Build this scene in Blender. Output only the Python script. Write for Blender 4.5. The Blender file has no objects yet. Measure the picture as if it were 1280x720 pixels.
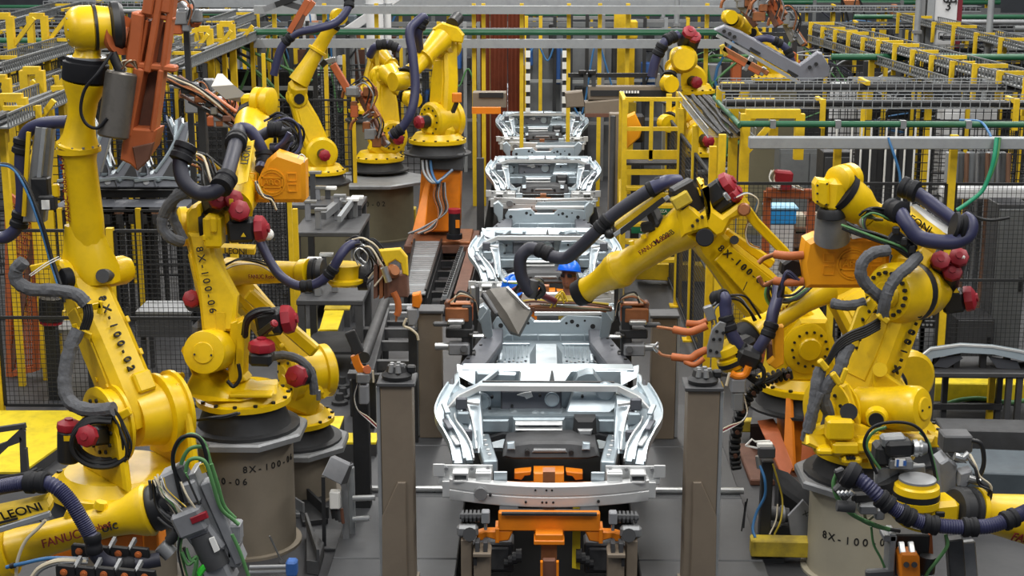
import bpy, math, random
from mathutils import Vector, Matrix
random.seed(7)
C = bpy.context.scene.collection
V = Vector
# ---------------------------------------------------------------- camera, world, lamps, exposure
F = 1900.0; H = 5.0
TH = math.atan(457/1900); PS = math.atan(32/1900*math.cos(TH))
FW = V((-math.sin(PS)*math.cos(TH), math.cos(PS)*math.cos(TH), -math.sin(TH)))
RT = V((math.cos(PS), math.sin(PS), 0)); UP = RT.cross(FW)
cam = bpy.data.cameras.new('camera'); camo = bpy.data.objects.new('camera', cam); C.objects.link(camo)
cam.sensor_width = 36; cam.lens = 36*F/1280; cam.clip_end = 400
camo.location = (0, 0, H); camo.rotation_euler = (math.pi/2-TH, 0, PS)
bpy.context.scene.camera = camo
def P(px, py, y):
    """world point at distance y down the line that the camera sees at this pixel"""
    d = FW + RT*((px-640)/F) + UP*((360-py)/F)
    return V((0, 0, H)) + d*(y/d.y)
def PZ(px, py, z):
    d = FW + RT*((px-640)/F) + UP*((360-py)/F)
    return V((0, 0, H)) + d*((z-H)/d.z)
def S(n, y):
    """metres covered by n pixels at distance y"""
    return n*(y*1.03)/F
w = bpy.data.worlds.new('hall_air'); bpy.context.scene.world = w; w.use_nodes = True
w.node_tree.nodes['Background'].inputs[0].default_value = (0.80, 0.86, 1.0, 1)
w.node_tree.nodes['Background'].inputs[1].default_value = 0.28
def lamp(loc, sx, sy, e, rot=(0,0,0), col=(1,0.97,0.92)):
    l = bpy.data.lights.new('high_bay_lamp', 'AREA'); l.shape = 'RECTANGLE'; l.size = sx; l.size_y = sy; l.energy = e; l.color = col
    o = bpy.data.objects.new('high_bay_lamp', l); o.location = loc; o.rotation_euler = rot; C.objects.link(o)
for yy in (3, 11, 19, 27, 35, 43):
    for xx in (-9, 0, 9):
        lamp((xx, yy, 11.0), 1.6, 5.0, 620)
sc = bpy.context.scene
sc.view_settings.view_transform = 'Standard'; sc.view_settings.look = 'None'; sc.view_settings.gamma = 1
sc.view_settings.exposure = -0.02
sc.cycles.max_bounces = 5; sc.cycles.diffuse_bounces = 3; sc.cycles.glossy_bounces = 3
# ---------------------------------------------------------------- materials
def srgb(h):
    c = [int(h[i:i+2], 16)/255 for i in (0, 2, 4)]
    return [x/12.92 if x <= .04045 else ((x+.055)/1.055)**2.4 for x in c]
def mat(name, hexc, rough=.5, metal=0., dirt=0., dscale=3., dcol='2a2620', bump=0., bscale=40., spec=.5, emit=0):
    m = bpy.data.materials.new(name); m.use_nodes = True
    n = m.node_tree.nodes; l = m.node_tree.links; b = n['Principled BSDF']
    col = srgb(hexc)+[1]
    b.inputs['Base Color'].default_value = col; b.inputs['Roughness'].default_value = rough; b.inputs['Metallic'].default_value = metal
    b.inputs['Specular IOR Level'].default_value = spec
    if emit:
        b.inputs['Emission Color'].default_value = col; b.inputs['Emission Strength'].default_value = emit
    if dirt or bump:
        tc = n.new('ShaderNodeTexCoord')
    if dirt:
        nz = n.new('ShaderNodeTexNoise'); nz.inputs['Scale'].default_value = dscale; nz.inputs['Detail'].default_value = 7; nz.inputs['Roughness'].default_value = .68
        l.new(tc.outputs['Object'], nz.inputs['Vector'])
        r = n.new('ShaderNodeMapRange'); r.inputs[1].default_value = .45; r.inputs[2].default_value = .75; r.inputs[4].default_value = dirt
        l.new(nz.outputs['Fac'], r.inputs[0])
        mx = n.new('ShaderNodeMix'); mx.data_type = 'RGBA'
        mx.inputs[6].default_value = col; mx.inputs[7].default_value = srgb(dcol)+[1]
        l.new(r.outputs[0], mx.inputs[0]); l.new(mx.outputs[2], b.inputs['Base Color'])
        r2 = n.new('ShaderNodeMapRange'); r2.inputs[3].default_value = max(.05, rough-.08); r2.inputs[4].default_value = min(1, rough+.2)
        l.new(nz.outputs['Fac'], r2.inputs[0]); l.new(r2.outputs[0], b.inputs['Roughness'])
    if bump:
        nb = n.new('ShaderNodeTexNoise'); nb.inputs['Scale'].default_value = bscale; nb.inputs['Detail'].default_value = 4
        l.new(tc.outputs['Object'], nb.inputs['Vector'])
        bp = n.new('ShaderNodeBump'); bp.inputs['Strength'].default_value = bump; bp.inputs['Distance'].default_value = .02
        l.new(nb.outputs['Fac'], bp.inputs['Height']); l.new(bp.outputs[0], b.inputs['Normal'])
    return m
YEL = mat('yellow_paint', 'deb80a', .28, 0, .35, 4, '8a6c10')
YED = mat('yellow_rail_paint', 'd8b414', .5, 0, .5, 5, '8c7420')
YEF = mat('yellow_floor_paint', 'dcc414', .6, 0, .5, 6, '8c7a20')
YEK = mat('worn_yellow_steel', 'b8a028', .6, 0, .7, 5, '5a5030')
BLK = mat('black_plastic', '17181a', .42, 0, .2, 8, '303030')
BLM = mat('matt_black', '1b1c1e', .7)
HOSE = mat('navy_hose', '2b2d4c', .42, 0, .3, 6, '1c1d2a')
HOSK = mat('black_hose', '232533', .5, 0, .3, 5, '38383c')
RUB = mat('black_rubber', '17181c', .62, spec=.25)
LEA = mat('grey_sleeve_leather', '55575b', .75, 0, .5, 6, '343436', .5, 25)
RED = mat('red_cap', '8e1424', .45, 0, .35, 9, '5a0c18')
ALU = mat('galvanised_body_steel', 'b4c0c7', .3, .6, .35, 3, '8a959c', .06, 14)
ALG = mat('grey_body_steel', '939fa6', .32, .45, .4, 4, '6a737a', .06, 14)
ALD = mat('dark_body_steel', '5f6269', .45, .45, .3, 4, '4c4f56')
BUM = mat('bare_aluminium', 'd2d4d4', .36, .5, .3, 3, 'a2a4a4')
STL = mat('grey_steel', '8b8d8f', .42, .5, .4, 5, '5a5a58')
STD = mat('dark_steel', '4a4b4d', .5, .3, .5, 4, '2c2b2a')
CHR = mat('bright_steel', 'b4b6b6', .25, .8, .3, 6, '6c6c6a')
DKM = mat('sooty_machine_steel', '2c2d2f', .5, .2, .5, 5, '151515')
BRN = mat('taupe_paint', '756a5c', .55, 0, .35, 3, '5a5044')
PED = mat('pedestal_paint', '7d7466', .5, 0, .35, 2, '5c5648')
PEG = mat('pale_pedestal_paint', 'a09a88', .5, 0, .3, 2, '807a68')
OLV = mat('olive_pedestal_paint', '6c6752', .55, 0, .35, 2, '4c4838')
ORG = mat('orange_paint', 'dc7c0e', .42, 0, .35, 4, '8a4a14')
ORB = mat('orange_gun_cover', 'e69a10', .4, 0, .3, 4, 'b87408')
ORD = mat('rust_orange_paint', 'ab582c', .5, 0, .45, 4, '70361c')
ORH = mat('orange_rubber', 'ab5c2a', .5, 0, .35, 7, '7a3c1c')
COP = mat('copper', '9c6440', .4, .5, .5, 6, '4a3022')
RST = mat('rusty_brown', '6a4636', .6, .1, .5, 5, '3c2a22')
CON = mat('dark_concrete', '343538', .5, 0, .75, .9, '29292c', .1, 9)
DECK = mat('steel_deck', '434548', .45, .2, .7, 2.2, '454648')
SWT = mat('tarnished_sleeve', '6e6a64', .32, .6, .6, 4, '3c3a36')
BLG = mat('blue_grey_steel', '4e585f', .5, .2, .5, 3, '33393e')
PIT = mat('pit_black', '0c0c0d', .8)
GRT = mat('galvanised_tray', '9b9fa2', .45, .4, .35, 5, '6c6e70')
GRD = mat('dull_grey_tray', '6e7172', .5, .3, .4, 5, '4a4c4c')
GRN = mat('green_pipe_paint', '1f5a3c', .4, 0, .3, 5, '143828')
CGR = mat('green_cable', '4d7d4a', .45, 0, .3, 6, '2c4a2c')
CBL = mat('blue_cable', '356a9a', .45)
CWH = mat('pale_cable', 'c8bda4', .5)
WHT = mat('white_panel', 'd4d5d6', .5, 0, .3, 2, 'a8aaac')
WHP = mat('white_label', 'e8e8e4', .5)
GRY = mat('grey_casting', '84868a', .45, .15, .4, 5, '5e6064')
INK = mat('black_ink', '121212', .6)
INR = mat('dark_red_ink', '701810', .6)
SGN = mat('green_sign', '0f7a58', .5)
BLU = mat('blue_hard_hat', '1268d8', .3)
BLP = mat('blue_paint', '2d5a9c', .5, 0, .3, 4, '1c3458')
SKN = mat('skin', '7a4a34', .5)
CLT = mat('khaki_cloth', 'b09a48', .8, 0, .3, 9, '7a6a30')
CLD = mat('dark_cloth', '3a3c42', .85)
CRM = mat('cardboard_brown', '7a5a46', .7, 0, .3, 3, '55402f')
CUR = mat('rust_curtain', '6e3420', .55, 0, .5, 2, '4a2014')
LIM = mat('lime_tape', 'b8d838', .5)
GLS = mat('dark_lens', '101214', .1)
CHAR = mat('charcoal_hall_steel', '6a6d70', .6, .1, .4, 1, '27282a')
# ---------------------------------------------------------------- mesh builder
def frame(d, up=(0, 0, 1)):
    d = V(d).normalized(); up = V(up)
    if abs(d.dot(up.normalized())) > .98: up = V((1, 0, 0)) if abs(d.x) < .9 else V((0, 1, 0))
    x = up.cross(d).normalized(); y = d.cross(x)
    return x, y, d
def spline(pts, sub=6):
    pts = [V(p) for p in pts]
    if len(pts) < 3 or sub < 2: return pts
    q = [pts[0]*2-pts[1]] + pts + [pts[-1]*2-pts[-2]]; out = []
    for i in range(1, len(q)-2):
        a, b, c, d = q[i-1:i+3]
        for k in range(sub):
            t = k/sub
            out.append(.5*((2*b)+(c-a)*t+(2*a-5*b+4*c-d)*t*t+(3*b-a-3*c+d)*t*t*t))
    return out+[pts[-1]]
class G:
    def __init__(s): s.v = []; s.f = []
    def add(s, vs, fs):
        o = len(s.v); s.v += [tuple(x) for x in vs]; s.f += [tuple(i+o for i in f) for f in fs]; return s
    def box(s, c, d, R=None, b=0):
        c = V(c); x, y, z = (R if R else (V((1,0,0)), V((0,1,0)), V((0,0,1))))
        hx, hy, hz = (k/2 for k in d)
        if b <= 0:
            vs = [c+x*(i*hx)+y*(j*hy)+z*(k*hz) for i in (-1,1) for j in (-1,1) for k in (-1,1)]
            return s.add(vs, [(0,1,3,2),(4,6,7,5),(0,4,5,1),(2,3,7,6),(0,2,6,4),(1,5,7,3)])
        b = min(b, hx*.9, hy*.9, hz*.9); vs = []; idx = {}
        for i in (-1,1):
            for j in (-1,1):
                for k in (-1,1):
                    for a, (dx,dy,dz) in enumerate(((0,b,b),(b,0,b),(b,b,0))):
                        idx[i,j,k,a] = len(vs); vs.append(c+x*(i*(hx-dx))+y*(j*(hy-dy))+z*(k*(hz-dz)))
        fs = []
        for sg in (-1,1):
            fs.append([idx[sg,j,k,0] for j,k in ((-1,-1),(1,-1),(1,1),(-1,1))][::sg])
            fs.append([idx[i,sg,k,1] for i,k in ((-1,-1),(-1,1),(1,1),(1,-1))][::sg])
            fs.append([idx[i,j,sg,2] for i,j in ((-1,-1),(1,-1),(1,1),(-1,1))][::sg])
        for j in (-1,1):
            for k in (-1,1):
                fs.append((idx[-1,j,k,1],idx[1,j,k,1],idx[1,j,k,2],idx[-1,j,k,2]))
                fs.append((idx[j,-1,k,0],idx[j,1,k,0],idx[j,1,k,2],idx[j,-1,k,2]))
                fs.append((idx[j,k,-1,0],idx[j,k,1,0],idx[j,k,1,1],idx[j,k,-1,1]))
        for i in (-1,1):
            for j in (-1,1):
                for k in (-1,1): fs.append((idx[i,j,k,0],idx[i,j,k,1],idx[i,j,k,2]))
        return s.add(vs, fs)
    def bar(s, a, b_, w, h, up=(0,0,1), b=0):
        a = V(a); b_ = V(b_); x, y, z = frame(b_-a, up)
        return s.box((a+b_)/2, (w, h, (b_-a).length), (x, y, z), b)
    def lathe(s, a, b, prof, n=20, up=(0,0,1)):
        a = V(a); b = V(b); x, y, z = frame(b-a, up); L = (b-a); o = len(s.v); rings = []
        for t, r in prof:
            c = a+L*t; rings.append(len(s.v))
            for k in range(n):
                an = 2*math.pi*k/n; s.v.append(tuple(c+x*(r*math.cos(an))+y*(r*math.sin(an))))
        for p, q in zip(rings, rings[1:]):
            for k in range(n): s.f.append((p+k, p+(k+1)%n, q+(k+1)%n, q+k))
        s.f.append(tuple(rings[0]+k for k in reversed(range(n)))); s.f.append(tuple(rings[-1]+k for k in range(n)))
        return s
    def cyl(s, a, b, r, r1=None, n=16, bev=0):
        r1 = r if r1 is None else r1
        if bev:
            L = (V(b)-V(a)).length; t = min(.45, bev/L)
            return s.lathe(a, b, [(0,r-bev),(t,r),(1-t,r1),(1,r1-bev)], n)
        return s.lathe(a, b, [(0,r),(1,r1)], n)
    def tube(s, pts, r, n=8, sub=6, rib=0, r1=None, cap=True):
        p = spline(pts, sub)
        if rib:                                    # corrugated: resample finely
            q = [p[0]]; 
            for a, b in zip(p, p[1:]):
                m = max(1, int((b-a).length/rib*2))
                q += [a+(b-a)*((k+1)/m) for k in range(m)]
            p = q
        x = None; rings = []
        for i, c in enumerate(p):
            d = (p[min(i+1,len(p)-1)]-p[max(i-1,0)]).normalized()
            if x is None: x, y, _ = frame(d)
            else:
                x = (x-d*x.dot(d)).normalized(); y = d.cross(x)
            rr = r if r1 is None else r+(r1-r)*i/(len(p)-1)
            if rib and i % 2: rr *= .88
            rings.append(len(s.v))
            for k in range(n):
                an = 2*math.pi*k/n; s.v.append(tuple(c+x*(rr*math.cos(an))+y*(rr*math.sin(an))))
        for a, b in zip(rings, rings[1:]):
            for k in range(n): s.f.append((a+k, a+(k+1)%n, b+(k+1)%n, b+k))
        if cap:
            s.f.append(tuple(rings[0]+k for k in reversed(range(n)))); s.f.append(tuple(rings[-1]+k for k in range(n)))
        return s
    def rail(s, pts, w, h, up=(0,0,1), sub=1):     # rectangular section swept along a path
        p = spline(pts, sub); rings = []
        for i, c in enumerate(p):
            x, y, _ = frame(p[min(i+1,len(p)-1)]-p[max(i-1,0)], up)
            rings.append(len(s.v))
            for a, b in ((-1,-1),(1,-1),(1,1),(-1,1)): s.v.append(tuple(c+x*(a*w/2)+y*(b*h/2)))
        for a, b in zip(rings, rings[1:]):
            for k in range(4): s.f.append((a+k, a+(k+1)%4, b+(k+1)%4, b+k))
        s.f.append(tuple(rings[0]+k for k in (3,2,1,0))); s.f.append(tuple(rings[-1]+k for k in range(4)))
        return s
    def prism(s, pts, dep, b=0):
        """planar polygon pts given depth vector dep, both rims chamfered by b"""
        pts = [V(p) for p in pts]; dep = V(dep); n = len(pts); dn = dep.normalized()
        if b:
            c = sum(pts, V())/n; ins = []
            nn = V()
            for i in range(n): nn += (pts[i]-c).cross(pts[(i+1)%n]-c)
            nn.normalize()
            for i in range(n):
                e0 = (pts[i]-pts[i-1]).normalized(); e1 = (pts[(i+1)%n]-pts[i]).normalized()
                k0 = nn.cross(e0); k1 = nn.cross(e1); k = k0+k1
                ins.append(pts[i]+k*(b/max(.5, k.length_squared/2)/1.0)*1.0)
            L = [ins, [p+dn*b for p in pts], [p+dep-dn*b for p in pts], [p+dep for p in ins]]
        else: L = [pts, [p+dep for p in pts]]
        o = len(s.v)
        for r in L: s.v += [tuple(p) for p in r]
        for k in range(len(L)-1):
            for i in range(n): s.f.append((o+k*n+i, o+k*n+(i+1)%n, o+(k+1)*n+(i+1)%n, o+(k+1)*n+i))
        s.f.append(tuple(o+i for i in reversed(range(n)))); s.f.append(tuple(o+(len(L)-1)*n+i for i in range(n)))
        return s
    def loft(s, secs, cap=True):
        n = len(secs[0]); o = len(s.v)
        for r in secs: s.v += [tuple(p) for p in r]
        for k in range(len(secs)-1):
            for i in range(n): s.f.append((o+k*n+i, o+k*n+(i+1)%n, o+(k+1)*n+(i+1)%n, o+(k+1)*n+i))
        if cap:
            s.f.append(tuple(o+i for i in reversed(range(n)))); s.f.append(tuple(o+(len(secs)-1)*n+i for i in range(n)))
        return s
    def ball(s, c, r, sc=(1,1,1), n=14, m=8):
        c = V(c); o = len(s.v); rg = []
        for j in range(m+1):
            th = math.pi*j/m
            for k in range(n):
                an = 2*math.pi*k/n
                s.v.append((c.x+r*sc[0]*math.sin(th)*math.cos(an), c.y+r*sc[1]*math.sin(th)*math.sin(an), c.z+r*sc[2]*math.cos(th)))
        for j in range(m):
            for k in range(n): s.f.append((o+j*n+k, o+(j+1)*n+k, o+(j+1)*n+(k+1)%n, o+j*n+(k+1)%n))
        return s
    def mirror(s, x0):
        o = G(); o.v = [(2*x0-a, b, c) for a, b, c in s.v]; o.f = [tuple(reversed(f)) for f in s.f]; return o
OFF = {}
def thing(name, label, cat, loc=(0,0,0), group=None):
    o = bpy.data.objects.new(name, None); C.objects.link(o); o.location = loc; o.empty_display_size = .2
    o['label'] = label; o['category'] = cat
    o['kind'] = 'thing'
    if group: o['group'] = group
    OFF[o.name] = V(loc); return o
def mesh(name, g, m, off=V((0,0,0)), ang=32):
    me = bpy.data.meshes.new(name); me.from_pydata([(a-off.x, b-off.y, c-off.z) for a, b, c in g.v], [], g.f)
    me.polygons.foreach_set('use_smooth', [True]*len(me.polygons)); me.set_sharp_from_angle(angle=math.radians(ang))
    me.materials.append(m); return me
def part(name, g, m, parent=None, label=None, stuff=False):
    off = OFF[parent.name] if parent else V((0,0,0))
    o = bpy.data.objects.new(name, mesh(name, g, m, off)); C.objects.link(o)
    if parent: o.parent = parent
    OFF[o.name] = off
    if label: o['label'] = label
    if stuff: o['kind'] = 'stuff'
    return o
def solo(name, g, m, label, cat, group=None):
    o = part(name, g, m); o['label'] = label; o['category'] = cat; o['kind'] = 'thing'
    if group: o['group'] = group
    return o
def struct(name, g, m, label=None):
    o = part(name, g, m); o['kind'] = 'structure'
    if label: o['label'] = label
    return o
def kids(o): return list(o.children)
def copy_tree(o, parent=None):
    c = o.copy(); C.objects.link(c); OFF[c.name] = OFF.get(o.name, V())
    if parent: c.parent = parent
    for ch in kids(o): copy_tree(ch, c)
    return c
def dup(root, delta, label=None, group=None, rz=0):
    ch = copy_tree(root); ch.location = root.location+V(delta); ch.rotation_euler.z = rz
    if label: ch['label'] = label
    if group: ch['group'] = group
    return ch
def text(body, org, u, v, size, m, parent, name='lettering', dep=.003, align='LEFT', font=None, sx=1.0, space=1.0, bold=.008):
    """raised or printed lettering as real geometry: u runs along the line of text, v points up the letters"""
    cu = bpy.data.curves.new('lettering', 'FONT'); cu.body = body; cu.size = size; cu.extrude = dep; cu.align_x = align; cu.align_y = 'CENTER'; cu.space_character = space; cu.offset = size*bold
    t = bpy.data.objects.new('lettering', cu)
    me = bpy.data.meshes.new_from_object(t); bpy.data.objects.remove(t); bpy.data.curves.remove(cu)
    u = V(u).normalized(); v = V(v); v = (v-u*v.dot(u)).normalized(); n = u.cross(v)
    off = OFF[parent.name] if parent else V()
    me.transform(Matrix((( u.x*sx, v.x, n.x, org[0]-off.x), (u.y*sx, v.y, n.y, org[1]-off.y), (u.z*sx, v.z, n.z, org[2]-off.z), (0,0,0,1))))
    me.name = name; me.materials.clear(); me.materials.append(m)
    o = bpy.data.objects.new(name, me); C.objects.link(o)
    if parent: o.parent = parent; OFF[o.name] = off
    return o
def bolts(c, ax, R, n, r, h, start=0, up=(0,0,1)):
    g = G(); x, y, z = frame(ax, up); c = V(c)
    for k in range(n):
        a = start+2*math.pi*k/n; p = c+x*(R*math.cos(a))+y*(R*math.sin(a))
        g.cyl(p, p+z*h, r, n=6)
    return g
def pp(pts): return [P(*p) for p in pts]
# ---------------------------------------------------------------- setting: floor, pit, decks, hall shell
X0 = .10
def rect(x0, y0, x1, y1, z0, z1):
    return G().box(((x0+x1)/2, (y0+y1)/2, (z0+z1)/2), (x1-x0, y1-y0, z1-z0))
fl = G()
PW = .98                                            # half width of the pit under the line
fl.box((-15.5-PW/2+X0, 30, -.1), (31-PW, 74, .2)); fl.box((15.5+PW/2+X0, 30, -.1), (31-PW, 74, .2)); fl.box((X0, 53, -.1), (2*PW, 28, .2))
struct('floor', fl, CON)
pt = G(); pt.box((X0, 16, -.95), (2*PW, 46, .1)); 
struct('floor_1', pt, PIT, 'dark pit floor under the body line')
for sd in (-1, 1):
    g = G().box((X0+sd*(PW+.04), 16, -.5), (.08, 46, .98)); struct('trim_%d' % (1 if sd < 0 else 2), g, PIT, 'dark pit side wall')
struct('wall_back', G().box((0, 66.6, 5.6), (62, .3, 11.2)), CHAR)
struct('wall_left', G().box((-31.1, 30, 5.6), (.3, 74, 11.2)), CHAR)
struct('wall_right', G().box((31.1, 30, 5.6), (.3, 74, 11.2)), CHAR)
# steel deck plates beside the pit
for sd, nm in ((-1, 'left'), (1, 'right')):
    dk = thing('steel_deck', 'scuffed grey steel deck plates along the %s side of the dark pit' % ('left' if sd < 0 else 'right'), 'deck', (X0+sd*1.3, 11, 0))
    for k in range(5):
        y0 = 8.6+k*1.35; xi = .72; xo = 1.72
        part('deck_plate', G().box((X0+sd*(xi+xo)/2, y0+.66, .03), (xo-xi, 1.335, .06), b=.008), DECK, dk)
    part('cross_bar', G().cyl((X0+sd*.74, 12.75, .085), (X0+sd*1.75, 12.75, .085), .03, n=10), CHR, dk)
# ---------------------------------------------------------------- car underbody
def car():
    t = thing('car_underbody', 'nearest bare silver car underbody on an orange carrier, its bumper beam facing out', 'car body', (X0, 10.4, .8), 'car underbodies along the line')
    g = G(); secs = []
    zt = P(688, 608, 10.4).z; zb = zt-.165
    for k in range(25):
        x = -.735+1.47*k/24; y = 10.4+.15*(x/.735)**2
        prof = [(.004,0),(0,.006),(0,.074),(.005,.078),(.005,.088),(0,.092),(0,.158),(.006,.165),(.07,.165),(.07,0)]
        secs.append([V((X0+x, y+a, zb+b)) for a, b in prof])
    bb = part('bumper_beam', g.loft(secs), BUM, t)
    g = G()
    for dx in (-.17, -.05, -.02, .03): g.cyl((X0+dx, 10.397, zb+.04), (X0+dx, 10.41, zb+.04), .009, n=8)
    for dx in (-.10, -.02, .02): g.cyl((X0+dx, 10.397, zb+.135), (X0+dx, 10.41, zb+.135), .008, n=8)
    g.cyl((X0+.36, 10.42, zb+.04), (X0+.36, 10.45, zb+.04), .011, n=8); g.cyl((X0-.43, 10.43, zb+.08), (X0-.43, 10.46, zb+.08), .011, n=8)
    part('bolt_holes', g, BLM, bb, stuff=True)
    part('tow_socket', G().lathe((X0-.5, 10.44, zb+.085), (X0-.5, 10.50, zb+.085), [(0,.022),(0,.046),(.4,.052),(1,.052)], 14), STL, bb)
    for sd in (-1, 1):
        mr = (lambda g: g.mirror(X0)) if sd > 0 else (lambda g: g)
        pl = G(); a = P(616, 581, 10.62); b = P(548, 604, 10.62)
        pl.box(((a.x+b.x)/2, 10.62, (a.z+b.z)/2), (a.x-b.x, .012, a.z-b.z), b=.004)
        c = P(541, 580, 10.6); d = P(556, 596, 10.6); pl.box(((c.x+d.x)/2, 10.605, (c.z+d.z)/2), (d.x-c.x, .012, c.z-d.z), b=.004)
        c = P(553, 600, 10.6); d = P(566, 620, 10.6); pl.box(((c.x+d.x)/2, 10.60, (c.z+d.z)/2), (d.x-c.x, .05, c.z-d.z), b=.004)
        p_ = part('mounting_plate', mr(pl), BUM, t)
        g = G()
        for q in ((558,585),(590,585),(610,585),(556,614)):
            c = P(*q, 10.61); g.cyl(c, c-V((0,.02,0)), .014, n=8)
        part('bolts', mr(g), STL, p_, stuff=True)
        for (x0, x1) in ((567, 584), (596, 613)):
            c = P(x0, 587, 10.56); d = P(x1, 602, 10.5)
            g = G().box(((c.x+d.x)/2, 10.56, c.z-.015), (d.x-c.x, .11, .02), b=.004).box(((c.x+d.x)/2, 10.56, d.z-.005), (d.x-c.x, .11, .02), b=.004)
            for xx in (c.x, d.x): g.box((xx, 10.56, (c.z+d.z)/2-.01), (.012, .11, c.z-d.z))
            if x0 > 580: g.box(((c.x+d.x)/2, 10.54, (c.z+d.z)/2), (d.x-c.x, .03, c.z-d.z))
            part('crush_box', mr(g), BUM, t)
        c = P(617, 590, 10.52); d = P(634, 606, 10.52)
        part('tab_plate', mr(G().box(((c.x+d.x)/2, 10.53, (c.z+d.z)/2), (d.x-c.x, .02, c.z-d.z), b=.004)), ALU, t)
        path = pp([(566,484,11.75),(556,500,11.55),(550,516,11.35),(552,530,11.15),(561,545,11.0),(569,562,10.85),(573,582,10.68)])
        fr = part('fender_rail', mr(G().rail(path, .065, .05, (0,0,1), 4)), ALU, t)
        path2 = [p+V((.045, .01, .03)) for p in path]
        part('rail_flange', mr(G().rail(path2, .02, .07, (0,0,1), 4)), ALU, fr)
        path3 = [p+V((-.035, -.01, .022)) for p in path]
        part('rail_flange', mr(G().rail(path3, .014, .06, (0,0,1), 4)), ALU, fr)
        inner = [p+V((.085, .0, -.03+.012*i)) for i, p in enumerate(path[1:])]
        part('inner_rail', mr(G().rail(inner, .05, .03, (0,0,1), 4)), ALG, fr)
        part('inner_flange', mr(G().rail([p+V((.03,-.005,.025)) for p in inner], .01, .03, (0,0,1), 4)), BUM, fr)
        for i, (q0, q1) in enumerate((((552,505),(557,517)),((553,524),(560,536)),((562,545),(570,556)))):
            a_ = P(q0[0]+3,q0[1],11.25-.14*i); b_ = P(q1[0]+3,q1[1],11.12-.14*i)
            part('rail_patch', mr(G().bar(a_, b_, .045, .02, (0,0,1), .005)), [ALG,ALD,BUM][i], fr)
        for q, m_, w_ in (((577,512,11.28),ALD,.09),((579,530,11.2),ALG,.10),((584,552,11.05),ALD,.08)):
            c_ = P(*q); part('house_patch', mr(G().box(c_+V((0,0,.05)), (w_,.04,.10), b=.012)), m_, fr)
        part('hinge_post', mr(G().prism(pp([(568,470,11.9),(573,466,11.9),(575,482,11.75),(585,488,11.7),(584,496,11.65),(568,490,11.7)]), (0,.05,0), .006)), ALU, fr)
        part('hinge_post', mr(G().prism(pp([(563,476,11.95),(566,474,11.95),(567,488,11.8),(563,490,11.8)]), (0,.04,0), .004)), ALD, fr)
        # wheelhouse skin between rail and tower
        rows = []
        inn = pp([(590,500,11.6),(588,515,11.4),(586,530,11.25),(588,545,11.1),(592,560,10.95)])
        out = [path[1], path[2], path[3], path[4], path[5]]
        g = G()
        rr = [[o, o+(i-o)*.35+V((0,0,.05)), o+(i-o)*.7+V((0,0,.03)), i] for o, i in zip(out, inn)]
        vs = [p for r in rr for p in r]; g.add(vs, [(a*4+b, a*4+b+1, a*4+b+5, a*4+b+4) for a in range(4) for b in range(3)])
        part('wheelhouse', mr(g), ALG, t)
        # strut tower: tapering pressed pillar with a capped top
        secs = []
        for (pl_, pr, py, y, dp) in ((568,600,501,11.40,.24),(569,600,507,11.34,.26),(575,602,525,11.24,.24),(579,603,545,11.14,.2),(584,604,566,10.98,.12)):
            a = P(pl_, py, y); b = P(pr, py, y)
            secs.append([a+V((0,.03,0)), a+V((.03,0,0)), b-V((.03,0,0)), b+V((0,.03,0)), b+V((0,dp,0)), a+V((0,dp,0))])
        st = part('strut_tower', mr(G().loft(secs)), ALU, t)
        c = P(585, 501, 11.52)
        part('strut_ring', mr(G().lathe(c-V((0,0,.01)), c+V((0,0,.03)), [(0,.10),(.6,.10),(1,.085),(1,.05)], 16)), ALU, st)
        part('tower_ridge', mr(G().rail(pp([(585,508,11.30),(590,525,11.2),(594,545,11.1),(596,562,10.96)]), .012, .03, (0,0,1), 3)), BUM, st)
        part('tower_ridge', mr(G().rail(pp([(571,505,11.36),(585,503,11.33),(599,505,11.32)]), .03, .02)), BUM, st)
        part('tower_recess', mr(G().prism(pp([(578,514,11.26),(586,513,11.26),(588,524,11.2),(581,526,11.2)]), (0,.04,0), .006)), ALD, st)
        a = P(584, 541, 11.1); part('tower_gusset', mr(G().prism(pp([(582,543,11.12),(598,540,11.12),(598,560,10.96),(590,562,10.95)]), (0,.05,0))), ALG, st)
        g = G().bar(P(613,583,10.64), P(603,549,11.45), .11, .09, (0,0,1), .01)
        lr = part('frame_rail', mr(g), ALG, t)
        g = G()
        for k in range(5):
            c = P(612-2*k, 577-6*k, 10.75+k*.13)+V((0,-.0,.05)); g.cyl(c, c+V((0,0,.012)), .014, n=8)
        part('weld_nuts', mr(g), BUM, lr, stuff=True)
        # sill
        g = G().prism(pp([(573,457,13.3),(610,411,14.95),(629,411,14.95),(628,428,14.6),(603,462,13.3)]), (0,0,-.12), .012)
        sl = part('sill', mr(g), ALD, t)
        g = G()
        for q in ((585,450,13.5),(592,440,13.8),(601,433,14.1),(606,424,14.4),(613,416,14.75)):
            c = P(*q)+V((0,0,.01)); g.cyl(c, c+V((0,0,.012)), .016, n=8)
        part('sill_studs', mr(g), DKM, sl, stuff=True)
        # rear upright bracket
        g = G().prism(pp([(596,386,14.95),(604,381,14.95),(613,390,14.95),(612,420,14.95),(607,428,14.95),(603,408,14.95),(597,400,14.95)]), (0,.12,0), .01)
        part('rear_bracket', mr(g), ALU, t)
    # cowl
    g = G(); zc = P(688, 484, 11.62).z
    pts = [V((X0-.80,11.4,zc-.13)), V((X0-.70,11.5,zc-.04)), V((X0-.55,11.62,zc)), V((X0+.55,11.62,zc)), V((X0+.70,11.5,zc-.04)), V((X0+.80,11.4,zc-.13))]
    cw = part('cowl_bar', G().rail(pts, .12, .035), ALU, t)
    part('cowl_lip', G().rail([p+V((0,-.07,.012)) for p in pts], .02, .045), BUM, cw)
    part('cowl_seal', G().rail([V((X0-.53,11.70,zc+.01)), V((X0+.53,11.70,zc+.01))], .03, .03), DKM, cw)
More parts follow.
